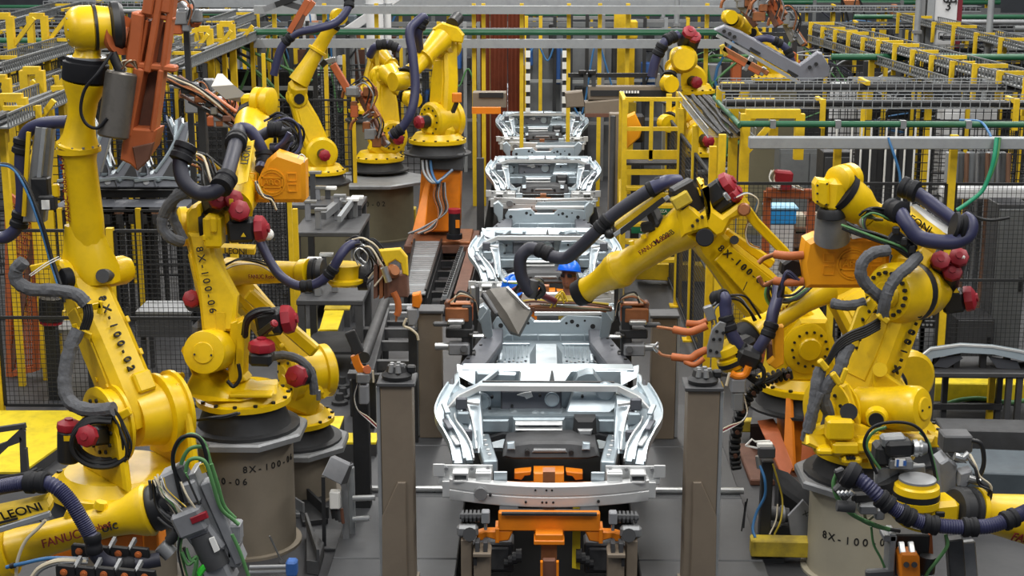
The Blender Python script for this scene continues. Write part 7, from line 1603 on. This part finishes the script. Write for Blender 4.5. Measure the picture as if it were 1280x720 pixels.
    for s_ in (-1, 1):
        e = c0+rt*(s_*.033)+hf*.082-up*.01
        part('eye', G().ball(e, .012), WHP, t); 
        part('ear', G().ball(c0+rt*(s_*.077)-hf*.005-up*.025, .028, (.4,.7,1.1), 10, 6), SKN, t)
        if glasses: part('glasses_lens', G().box(e+hf*.012-up*.002, (.052,.008,.032), (rt, hf, up), .006), GLS, t); part('glasses_arm', G().bar(e+rt*(s_*.028)+hf*.01, c0+rt*(s_*.08)-hf*.01-up*.005, .006, .01), GLS, t)
    part('mouth', G().box(c0+hf*.083-up*.088, (.045,.012,.01), (rt, hf, up), .003), mat('lip','5a3028',.5), t)
    part('collar', G().lathe(nk-V((0,0,.09)), nk-V((0,0,.03)), [(0,.115),(.6,.085),(1,.075)], 16), cloth, t)
    return t
struct('floor_2', rect(X0-.98, 14.7, X0+.98, 16.5, -.06, .02), STD, 'dark walkway plate over the pit between the first two bodies')
h1 = P(711, 344, 15.35)
worker('worker in a blue hard hat and dark glasses facing out behind the yellow forearm', h1, -.28, -.3, CLT, False, True, .0)
h2 = P(643, 362, 15.3)
worker('bent worker in a blue hard hat with lime stripe behind the slanted grey guard', h2, .75, -.5, CLD, True, False, .12)
# ---------------------------------------------------------------- clamp units beside the rear of the nearest body
def clamp_unit(sd, label):
    mr = (lambda g: g) if sd < 0 else (lambda g: g.mirror(X0+.0))
    y = 13.85; t = thing('body_clamp', label, 'clamp', (X0+sd*.80, y, .06))
    def bx(px, py, sx, sy, sz, m, nm, yy=y, b=.012): part(nm, mr(G().box(P(px,py,yy), (sx,sy,sz), b=b)), m, t)
    bx(584,415,.10,.16,.55,DKM,'tower'); bx(584,520,.09,.14,1.15,DKM,'tower_leg', y+.05)
    part('tower_column', mr(G().box((P(588,460,y).x, y+.02, .55), (.10,.14,.98), b=.01)), DKM, t)
    bx(572,391,.22,.18,.14,COP,'copper_block'); bx(560,388,.05,.12,.20,RST,'side_plate'); bx(588,390,.05,.12,.16,ORD,'side_plate'); bx(573,379,.26,.10,.03,COP,'top_plate')
    bx(570,402,.16,.08,.045,CHR,'bright_slide', y-.15); bx(552,405,.16,.06,.04,STD,'rod_end', y-.1); bx(575,414,.26,.18,.09,DKM,'jaw_block'); bx(592,418,.10,.1,.04,BLK,'jaw_tip', y-.1); bx(598,420,.12,.05,.03,CHR,'jaw_insert', y-.15)
    bx(574,435,.20,.14,.11,GRY,'cylinder_body', y-.08); part('air_cylinder', mr(G().cyl(P(544,433,y-.1), P(561,433,y-.1), .035, n=14)), CHR, t); part('cylinder_nut', mr(G().cyl(P(580,436,y-.18), P(580,436,y-.10), .035, n=6)), STD, t)
    bx(596,372,.05,.08,.25,STD,'post_plate', y+.1); bx(591,368,.05,.05,.16,CHR,'shim', y-.02)
    for k in range(3): part('cable', mr(G().tube(pp([(560+4*k,378,y-.1),(575,370-3*k,y-.1),(592,374,y-.1),(597,390+4*k,y-.05)]), .011, 6)), [COP,CWH,BLK][k], t)
    part('hose', mr(G().tube(pp([(582,440,y-.12),(578,460,y-.1),(576,500,y-.05),(574,548,y-.02)]), .016, 6)), BLK, t)
    part('plate', mr(G().prism(pp([(600,400,14.6),(612,384,14.6),(616,420,14.6),(606,430,14.6)]), (0,.04,0), .006)), ALG, t)
clamp_unit(-1, 'copper and grey clamp tower left of the nearest body rear'); clamp_unit(1, 'copper and grey clamp tower right of the nearest body rear')
# ---------------------------------------------------------------- seventh axis track, cable chain, rails
t = thing('cable_chain_track', 'flat slatted black cable chain running down the floor from the orange riser', 'cable chain', (P(530,330,20.5).x, 20.5, .0))
n = 26
for k in range(n):
    f = k/(n-1); y_ = 22.3-(22.3-18.6)*f; L_ = PZ(518-11*f, 303+64*f, .32); R_ = PZ(552-20*f, 303+64*f, .32); y_ = (L_.y+R_.y)/2
    part('chain_slat', G().bar((L_.x, y_, .32), (R_.x, y_, .32), .085, .03, b=.006), STL if k % 7 else GRT, t)
for s_ in (0, 1):
    a = PZ(518 if s_ == 0 else 552, 303, .3); b = PZ(507 if s_ == 0 else 532, 367, .3); part('side_link', G().bar(a, b, .03, .12), BLK, t); part('support', G().bar(a-V((0,0,.17)), b-V((0,0,.17)), .05, .22), DKM, t)
t = thing('linear_rail', 'toothed grey floor rail with a brown guide beside the cable chain', 'rail', (P(572,335,20).x, 20, 0))
a = PZ(577,311,.25); b = PZ(556,372,.25); part('rack', G().bar(a, b, .06, .06), GRT, t); part('rack_base', G().bar(a-V((0,0,.14)), b-V((0,0,.14)), .12, .2), DKM, t)
for k in range(24): c = a+(b-a)*((k+.5)/24); part('tooth', G().box(c+V((0,0,.04)), (.05,.05,.02)), DKM, t)
a = PZ(592,310,.2); b = PZ(575,372,.2); part('guide', G().bar(a, b, .16, .1), RST, t); part('guide_base', G().bar(a-V((0,0,.12)), b-V((0,0,.12)), .18, .14), DKM, t)
for k in range(5): c = PZ(556,316+13*k,.1); part('tie', G().bar((c.x-.35,c.y,.1),(c.x+.35,c.y,.1),.1,.08), DKM, t)
# roller frame left of the posts
t = thing('roller_frame', 'black steel roller frame with a long polished tube left of the tall taupe post', 'conveyor', (P(490,430,14).x, 14, 0))
a = P(481,376,16.0); b = P(455,447,13.4); part('long_tube', G().cyl(a, b, .055, n=16), CHR if False else DKM, t, 'dark polished tube')
for (xa, ya, xb, yb) in ((482,392,462,470),(523,395,516,478)):
    p = PZ(xa,ya,.62); q = PZ(xb,yb,.62); part('side_beam', G().bar(p, q, .09, .14), STD, t)
    for f in (.1,.5,.9): c = p+(q-p)*f; part('leg', G().box((c.x, c.y, .28), (.08,.08,.56)), DKM, t)
for py, m in ((383,GRT),(393,STL),(404,DKM),(416,STD),(432,STD),(456,STD),(470,DKM)):
    p = PZ(487-(py-383)*.28,py,.62); q = PZ(523-(py-383)*.06,py,.62); q.y = p.y; part('cross_bar', G().bar(p, q, .07, .05 if m is not STD else .1), m, t)
for k in range(4): c = PZ(462,430+22*k,.2); part('foot_bracket', G().box((c.x-.1,c.y,.2), (.2,.12,.4), b=.01), DKM, t)
t = thing('tip_dresser', 'grey tip dresser with orange arm and tilted dark plate left of the taupe post', 'dresser', (P(455,500,12.3).x, 12.3, 0))
y_ = 12.2
part('dark_plate', G().bar(P(437,414,y_), P(449,441,y_), .09, .05, (0,1,0), .008), DKM, t); part('orange_arm', G().rail(pp([(443,444,y_),(447,456,y_),(453,463,y_),(462,461,y_)]), .06, .05, (0,1,0), 4), ORG, t); part('arm_eye', G().cyl(P(459,462,y_-.05), P(459,462,y_+.05), .035, n=14), ORD, t)
part('gear_box', G().box(P(454,471,y_), (.11,.12,.09), b=.012), STL, t); part('motor_body', G().box(P(455,492,y_), (.08,.1,.17), b=.012), GRY, t); part('base_column', G().box((P(450,500,12.35).x, 12.42, .62), (.14,.14,1.24), b=.01), DKM, t); part('top_bracket', G().box(P(450,468,12.4), (.2,.12,.05)), STD, t)
part('pin', G().bar(P(466,463,y_), P(467,478,y_), .015,.015), CWH, t)
for k, m in enumerate((CWH, RED, WHP)): hose(t, [(447,480,y_),(443,496,y_),(447,512,y_),(460,521+2*k,y_),(474,534+2*k,y_)], .8, m, 'cable')
for k, (x, py) in enumerate(((428,484),(429,498),(425,505))): part('floor_clip', G().lathe(PZ(x,py,.0), PZ(x,py,.0)+V((0,0,.12)), [(0,.09),(.3,.09),(.4,.05),(1,.04)], 10), DKM, t)
t = thing('tip_dresser', 'small grey block with orange clamp at the top of the tall left taupe post', 'dresser', (P(516,395,14.0).x, 14.0, 0))
part('orange_clamp', G().prism(pp([(515,369,13.9),(525,367,13.9),(527,378,13.9),(524,386,13.9),(515,384,13.9)]), (0,.12,0), .012), ORG, t); part('body', G().prism(pp([(508,386,13.9),(522,386,13.9),(523,398,13.9),(519,408,13.9),(510,407,13.9)]), (0,.12,0), .012), GRY, t); hose(t, [(508,398,13.9),(505,407,13.9),(513,411,13.9),(521,418,13.9),(523,425,13.9)], 1.6, CWH, 'cable'); part('column', G().box((P(516,420,14.1).x, 14.1, .6), (.08,.08,1.2)), DKM, t)
# fixture tables on the left aisle
def fixture_table(label, cx, py, Y, w_, d_, h_, seed, items=6):
    rnd = random.Random(seed); c = P(cx, py, Y); t = thing('fixture_table', label, 'table', (c.x, Y, 0))
    part('top_frame', G().box((c.x, Y, h_), (w_, d_, .06), b=.008), STD, t)
    for sx in (-1,1):
        for sy in (-1,1): part('leg', G().box((c.x+sx*(w_/2-.05), Y+sy*(d_/2-.05), h_/2), (.08,.08,h_)), STD, t)
    part('lower_shelf', G().box((c.x, Y, .25), (w_-.1, d_-.1, .03)), DKM, t)
    for k in range(items):
        q = V((c.x+w_*rnd.uniform(-.4,.4), Y+d_*rnd.uniform(-.35,.35), h_+.03)); hh = rnd.uniform(.12,.4)
        part('locator', G().box(q+V((0,0,hh/2)), (.07,.07,hh), b=.006), rnd.choice([STL,STD,GRY]), t); part('rest_block', G().box(q+V((0.04,0,hh)), (.16,.09,.04), b=.006), rnd.choice([WHP,CHR,STL]), t)
    return t
fixture_table('grey fixture table with upright locators beside the blue hose forearm', 418, 330, 17.0, .75, 1.0, .85, 4, 8)
tt = fixture_table('grey fixture table with a long channel in front of the olive drum pedestal', 415, 262, 19.5, .85, 1.3, 1.15, 6, 6)
part('channel', G().bar(P(404,270,19.2), P(428,250,19.9), .08, .1), STL, tt); part('channel', G().bar(P(424,274,19.1), P(440,252,19.8), .05, .08), GRT, tt)
t = fixture_table('low steel roller table at the back left behind the leaning robot', 395, 222, 20.3, 1.3, .7, 1.3, 11, 3)
# ---------------------------------------------------------------- stampings and pallets in the left cage
def stamping(o, s, rz, tl, lab):
    R = Matrix.Rotation(rz, 3, 'Z') @ Matrix.Rotation(tl, 3, 'X')
    def q(x, y, z): return V(o)+R@(V((x, y, z))*s)
    t = thing('stamped_panel', lab, 'body panel', o, 'stamped body side panels in the left cage')
    pts = [(-.5,0,0),(-.2,0,.1),(.1,0,.45),(.35,0,.95),(.5,0,1.0),(.3,0,.4),(.2,0,.05),(.5,0,-.05),(.48,0,-.15),(-.5,0,-.12)]
    part('outer_skin', G().prism([q(*p) for p in pts], R@V((0,.03*s,0)), .008), ALD, t)
    part('pillar_flange', G().rail([q(-.15,-.03,.12), q(.1,-.03,.47), q(.33,-.03,.93)], .05*s, .03*s, (0,0,1), 3), ALG, t); part('sill_flange', G().rail([q(-.48,-.03,-.02), q(0,-.03,.02), q(.46,-.03,-.06)], .06*s, .04*s, (0,0,1), 3), ALG, t)
    part('hole_cap', G().cyl(q(-.3,-.02,-.04), q(-.3,.0,-.04), .05*s, n=10), STL, t); part('bright_strip', G().rail([q(.22,-.04,.1), q(.34,-.05,.5), q(.46,-.04,.95)], .03*s, .02*s, (0,0,1), 3), CHR, t); part('dark_opening', G().prism([q(-.05,-.012,.02), q(.12,-.012,.3), q(.18,-.012,.02)], R@V((0,-.01,0))), BLM, t)
for k in range(9):
    px = 110+16*k; stamping(P(px, 224-4*(k % 3), 19.2+.25*(k % 3)), .78, .2+.75*(k % 3), -.4, 'dark grey stamped side panel leaning in the rack, %s from the upright left robot' % ('first','second','third','fourth','fifth','sixth','seventh','eighth','ninth')[k])
t = thing('panel_rack', 'long dark rack holding the stamped panels behind the left fence', 'rack', (P(165,240,19.6).x, 19.6, 0))
z = P(165,232,19.6).z
for q in (0,1): part('rack_beam', G().box((P(165,232,19.6).x, 19.35+.5*q, z-.06), (2.1,.08,.1)), BLM, t)
for q in range(4): part('rack_leg', G().box((P(100+42*q,232,19.6).x, 19.6, (z-.1)/2), (.08,.5,z-.1)), DKM, t)
for k in range(3):
    a = P(110+45*k, 262, 18.9); t = thing('pallet', 'dark wooden pallet with flat grey sheets behind the left fence, %s from the upright robot' % ('first','second','third')[k], 'pallet', (a.x, 18.95, 0))
    for q in range(3): part('runner', G().box((a.x-.3+.3*q, 18.95, a.z-.08), (.08,.6,.12)), STD, t); part('trestle', G().box((a.x-.3+.3*q, 19.05, (a.z-.14)/2), (.04,.1,a.z-.14)), BLM, t)
    for q in range(4): part('board', G().box((a.x, 18.72+.15*q, a.z), (.8,.1,.03)), CRM, t)
    part('sheet', G().box((a.x, 18.95, a.z+.05), (.76,.55,.05)), ALD, t)
t = thing('work_table', 'grey sheet steel table behind the left fence, left of the second robot', 'table', (P(205,400,16.5).x, 16.5, 0)); a = P(205,390,16.4)
part('top', G().box((a.x,16.6,a.z), (.62,.5,.04), b=.006), STL, t); part('apron', G().box((a.x,16.37,a.z-.15), (.6,.03,.26)), STD, t)
for sx in (-1,1): part('leg', G().box((a.x+sx*.26, 16.45, a.z/2), (.05,.05,a.z)), STD, t); part('leg', G().box((a.x+sx*.26, 16.8, a.z/2), (.05,.05,a.z)), STD, t)
t = thing('red_capped_motor', 'black motor with red ring hanging behind the fence beside the grey sleeve', 'motor', (P(64,400,15.6).x, 15.6, 0)); part('body', G().cyl(P(64,372,15.6), P(64,400,15.6), .13, n=14), BLK, t); part('ring', G().cyl(P(64,399,15.6), P(64,404,15.6), .12, n=14), RED, t); part('stand', G().box((P(64,410,15.6).x, 15.6, P(64,404,15.6).z/2), (.12,.12,P(64,404,15.6).z)), DKM, t); part('arm', G().bar(P(64,385,15.6), P(80,392,15.6), .06,.06), YED, t)
t = thing('bench', 'dark bench with grey top behind the left fence under the black motor', 'bench', (P(88,415,15.8).x, 15.8, 0)); a = P(86,413,15.7); part('top', G().box((a.x,15.85,a.z), (.5,.4,.04)), STL, t); 
for sx in (-1,1): part('leg', G().box((a.x+sx*.2,15.85,a.z/2), (.05,.3,a.z)), YED if sx < 0 else STD, t)
# ---------------------------------------------------------------- lower left: rails, hood, plates
t = thing('stair_railing', 'dark steel guard frame at the left edge over the yellow platform', 'railing', (P(15,560,12.6).x, 12.6, .12))
for a, b in (((-10,538),(32,532)),((-10,562),(28,548)),((28,532),(30,600)),((-12,575),(30,536))): part('bar', G().bar(P(a[0],a[1],12.6), P(b[0],b[1],12.6), .045,.045), STD, t)
part('foot_post', G().bar(P(30,560,12.6), V((P(30,560,12.6).x,12.6,.12)), .05,.05), STD, t)
cb = thing('floor_cables', 'black cables lying on the floor below the yellow platform', 'cable', PZ(60,580,.02))
for k in range(3): part('cable', G().tube([PZ(22+5*k,602,.025), PZ(42+4*k,592,.025), PZ(58+5*k,596,.025), PZ(74+4*k,606,.025)], .02, 7, 5), BLK, cb)
t = thing('deflector_stand', 'grey tilted sheet hood on a stand with a white box, left of the taupe post', 'stand', (P(425,640,11.6).x, 11.6, 0)); y_ = 11.6
part('hood', G().prism(pp([(402,594,11.4),(413,571,11.5),(437,582,11.6),(426,606,11.5)]), (.02,.12,-.03), .006), GRY, t); part('hood_side', G().prism(pp([(426,606,11.5),(437,582,11.6),(440,584,11.65),(434,604,11.6)]), (0,.1,0)), STD, t)
part('white_box', G().box(P(419,624,y_), (.085,.08,.15), b=.01), WHP, t); part('front_leg', G().bar(P(404,596,y_), V((P(404,640,y_).x, y_, .0)), .02,.03), DKM, t)
part('post', G().box((P(431,600,11.7).x,11.7,P(431,600,11.7).z/2), (.05,.06,P(431,600,11.7).z)), STL, t); part('rear_post', G().box((P(439,590,11.8).x,11.8,P(439,584,11.8).z/2), (.05,.05,P(439,584,11.8).z)), GRT, t)
for k, (py, x1) in enumerate(((622,469),(648,462))): part('chrome_bar', G().cyl(P(441,py+1,11.7), P(x1,py,11.7), .024, n=10), CHR, t)
for k in range(4): part('plug', G().cyl(P(415+4*k,636,y_), P(417+4*k,648+2*k,y_), .015, n=6), [BLK,DKM,STD,RST][k], t)
part('foot_plate', G().box((P(425,650,11.7).x,11.75,.015), (.5,.4,.03), b=.006), STD, t)
for k, (pts, z_, m, lab) in enumerate((([(366,606,0),(400,612,0),(410,648,0),(378,652,0)],.05,DKM,'dark floor bracket beside the taupe drum, under the sheet hood'),([(383,655,0),(405,678,0),(398,702,0),(383,700,0)],.12,STD,'bent channel offcut on the floor right of the taupe drum'),([(367,634,0),(380,634,0),(380,642,0),(366,642,0)],.04,STL,'small bright foot plate at the taupe drum base'))):
    q = [PZ(a, b, z_) for a, b, _ in pts]; t = thing('floor_plate', lab, 'plate', (q[0].x, q[0].y, 0)); part('plate', G().prism(q, (0,0,-z_+.002), .004), m, t); part('rib', G().bar(q[0]+V((0,0,.05)), q[2]+V((0,0,.05)), .02, .1), m, t)
t = thing('tube_bundle', 'bright chrome tubes with a grey end block at the bottom edge by the taupe drum', 'tube', P(345,706,10.4))
for k in range(2): part('tube', G().cyl(P(312,709+6*k,10.4), P(360,708+6*k,10.4), .016, n=10), CHR, t)
part('end_block', G().box(P(365,709,10.4), (.08,.1,.12), b=.015), BLP, t); part('stand', G().box((P(366,714,10.45).x, 10.45, .15), (.06,.06,.3)), STD, t)
t = thing('rod', 'thin pale rod leaning on the taupe drum pedestal', 'rod', PZ(352,702,0)); part('shaft', G().cyl(PZ(352,702,.01), P(337,670,11.2), .008, n=6), CHR, t); part('foot', G().cyl(PZ(352,702,.0), PZ(352,702,.03), .02, n=8), STD, t)
# ---------------------------------------------------------------- right: work table, low clutter
t = thing('work_table', 'dark steel work table with an arched sheet part behind the barrel balancer robot', 'table', (P(1215,470,14.6).x, 14.6, 0)); a = P(1212,462,14.6)
part('top', G().box((a.x+.1,14.7,a.z), (1.2,.6,.05), b=.008), STD, t)
for px in (1165, 1262, 1275): c = P(px,470,14.45); part('leg', G().box((c.x,14.45,a.z/2), (.055,.055,a.z)), STD, t)
for sx in (1250,1182): c = P(sx,470,14.95); part('leg', G().box((c.x,14.95,a.z/2), (.055,.055,a.z)), STD, t)
part('stretcher', G().bar(P(1160,527,14.5), P(1268,529,14.5), .05,.06), STD, t); part('stretcher', G().bar(P(1165,508,14.9), P(1252,508,14.9), .05,.06), STD, t)
for px in (1170, 1195, 1228, 1258): c = P(px,455,14.6); part('locator', G().box(c+V((0,0,.04)), (.06,.06,.22)), DKM, t)
sh = thing('arched_panel', 'long arched grey sheet part lying on the dark steel work table', 'body panel', P(1215,450,14.6))
top = [(1150,447),(1163,437),(1200,432),(1240,434),(1275,440),(1300,446)]; bot = [(1152,458),(1166,448),(1202,441),(1242,443),(1274,450),(1300,456)]
part('skin', G().loft([[P(*a_,14.5), P(*a_,14.8)+V((0,0,.03)), P(*b_,14.8), P(*b_,14.48)] for a_, b_ in zip(top, bot)]), ALG, sh); part('edge_flange', G().rail([P(a_[0],a_[1]-.5,14.5) for a_ in top], .02, .02), BUM, sh); part('lower_web', G().prism(pp([(1166,458,14.55),(1175,448,14.55),(1200,444,14.55),(1204,448,14.55),(1184,460,14.55)]), (0,.03,0)), ALD, sh); part('lower_web', G().prism(pp([(1236,446,14.55),(1272,452,14.55),(1276,462,14.55),(1246,460,14.55)]), (0,.03,0)), ALD, sh)
t = thing('chrome_bracket', 'small bright pressed bracket on the table left of the arched sheet', 'bracket', P(1140,455,14.6)); part('shell', G().box(P(1139,447,14.6), (.18,.16,.10), b=.03), CHR, t); part('foot', G().box(P(1138,456,14.6), (.24,.2,.04), b=.01), STD, t); part('stand', G().box((P(1140,460,14.6).x,14.65,P(1140,458,14.6).z/2), (.1,.1,P(1140,458,14.6).z)), DKM, t)
cb = thing('floor_cables', 'green cable bundle tied to the yellow kerb under the work table', 'cable', P(1215,505,14.9)); hose(cb, [(1180,506,15.0),(1200,500,15.0),(1222,498,15.0),(1240,500,15.0),(1262,503,15.0),(1285,500,15.0)], 3, CGR, 'cable'); hose(cb, [(1190,508,15.0),(1215,503,15.0),(1240,504,15.0),(1270,506,15.0)], 2, BLK, 'cable'); part('tie', G().box((P(1238,500,14.95).x, 14.95, .3), (.06,.06,.6)), YED, cb)
t = thing('valve_stand', 'white clip and valve box on a dark stand, blue hose, by the right post', 'valve stand', (P(962,600,11.4).x, 11.4, 0)); y_ = 11.4
part('valve_box', G().box(P(958,564,y_), (.13,.1,.09), b=.01), STD, t); part('clip_frame', G().rail(pp([(932,557,y_),(940,549,y_),(944,552,y_),(962,551,y_),(966,560,y_),(946,560,y_),(932,557,y_)]), .012, .012), WHP, t); part('white_plate', G().box(P(956,556,y_), (.12,.06,.04), b=.006), WHP, t); part('nozzle', G().cyl(P(947,570,y_), P(949,585,y_), .02, n=8), CHR, t)
part('stand_column', G().box((P(958,600,11.5).x, 11.5, .42), (.09,.1,.84), b=.01), DKM, t); part('foot', G().box((P(958,600,11.5).x, 11.5, .02), (.3,.25,.04)), STD, t)
hose(t, [(950,582,11.35),(956,600,11.3),(956,620,11.3),(946,640,11.3),(941,660,11.25),(944,672,11.2)], 1.8, CBL, 'cable'); cables(t, [(932,625,11.3),(930,640,11.3),(928,662,11.25)], 2, 1, [BLK], 3, seed=111); hose(t, [(972,630,11.4),(970,650,11.35),(962,668,11.3)], 1, CWH, 'cable'); hose(t, [(966,580,11.4),(972,600,11.4),(978,625,11.4),(976,650,11.3),(968,668,11.3)], 1.2, YEK, 'cable')
t = thing('tag_plate', 'grey diamond shaped plate stencilled X-03 leaning below the pale drum plate', 'plate', PZ(1005,676,0)); part('plate', G().prism(pp([(985,645,11.6),(1004,625,11.65),(1021,645,11.65),(1014,672,11.6),(1000,676,11.6),(988,668,11.6)]), (0,.03,0), .004), GRY, t); u_ = unit(P(1018,647,11.6)-P(1003,641,11.6)); text('X-03', P(1004,641,11.57), u_, V((0,0,1)), .06, INK, t, 'stencil', .002); part('prop', G().bar(P(1005,650,11.68), PZ(1008,668,.0), .04,.04), STD, t)
t = thing('hose_fitting', 'chrome hose coupling lying on the floor behind the kerb beam', 'fitting', PZ(972,645,0)); part('body', G().cyl(P(960,641,11.7), P(985,644,11.7), .06, n=14), STD, t); part('ring', G().cyl(P(976,643,11.7), P(980,643,11.7), .075, n=14), STL, t); part('rest', G().box((P(972,650,11.7).x,11.7,.1), (.3,.12,.2)), DKM, t)
a = P(988,590,12.2); t = thing('plate_stack', 'sooty plates and brackets piled between the orange riser foot and the pale drum', 'plate', (a.x, 12.2, 0)); part('lower_plate', G().prism(pp([(960,582,12.2),(985,590,12.0),(1040,640,11.7),(1030,645,11.7),(980,610,12.0)]), (0,.02,-.06), .004), STD, t); part('rib', G().prism(pp([(1004,586,11.8),(1018,583,11.9),(1036,623,11.6),(1028,620,11.6)]), (0,.06,0), .004), STD, t); part('prop', G().box((a.x, 12.25, a.z/2-.05), (.2,.2,a.z-.1)), DKM, t)
t = thing('grey_step', 'low grey steel step with dark sides beside the pale pedestal kerb', 'step', PZ(985,505,.0)); q = [PZ(*p_, .3) for p_ in ((945,498),(1010,496),(1008,528),(938,530))]; part('tread', G().prism(q, (0,0,-.03)), STD, t); part('riser', G().prism([p_-V((0,0,.03)) for p_ in q], (0,0,-.26)), DKM, t)
q = [PZ(*p_, .25) for p_ in ((1195,560),(1300,564),(1320,590),(1215,588))]; t = thing('grey_step', 'blue grey base plate with slot behind the near servo gun', 'step', q[0]-V((0,0,.25))); part('tread', G().prism(q, (0,0,-.03)), BLG, t); part('riser', G().prism([p_-V((0,0,.03)) for p_ in q], (0,0,-.2)), STD, t); part('slot', G().box(PZ(1236,593-8,.26), (.12,.05,.01)), BLM, t)

# long copper gun reaching behind the rust orange frame
t = thing('weld_gun', 'long copper and black weld gun slanting down to the second left robot wrist', 'weld gun', (P(250,120,14.6).x, 14.6, 0))
for a, b, w_, m in (((206,92),(262,122),5,DKM),((214,100),(296,152),4,COP),((226,118),(292,158),3,RST),((222,96),(246,112),6,RST),((256,112),(296,140),3,ORH),((236,126),(282,150),4,BLK),((212,108),(232,110),3,CHR),((262,120),(276,132),5,STL)): part('gun_bar', G().bar(P(a[0],a[1],14.6), P(b[0],b[1],14.6), S(w_,14.6), .07, (0,1,0), .008), m, t)
for k, q in enumerate(((216,98),(232,112),(250,124),(268,138),(284,148),(242,108),(262,130))): part('gun_block', G().box(P(*q,14.55), (.07+.012*(k%3),.08,.06+.014*(k%2)), b=.01), [STL,DKM,COP,CHR,RST][k%5], t)
cables(t, [(208,96,14.5),(226,104,14.45),(248,112,14.45),(272,130,14.5),(296,150,14.6)], 6, 1.3, [BLK, COP, RUB, CWH], 5, seed=121)
part('gun_stand', G().box((P(250,120,14.8).x, 14.85, P(250,130,14.8).z/2), (.07,.07,P(250,130,14.8).z)), DKM, t)
part('stand_arm', G().bar(P(250,124,14.85), P(250,124,14.6), .06, .06), DKM, t)
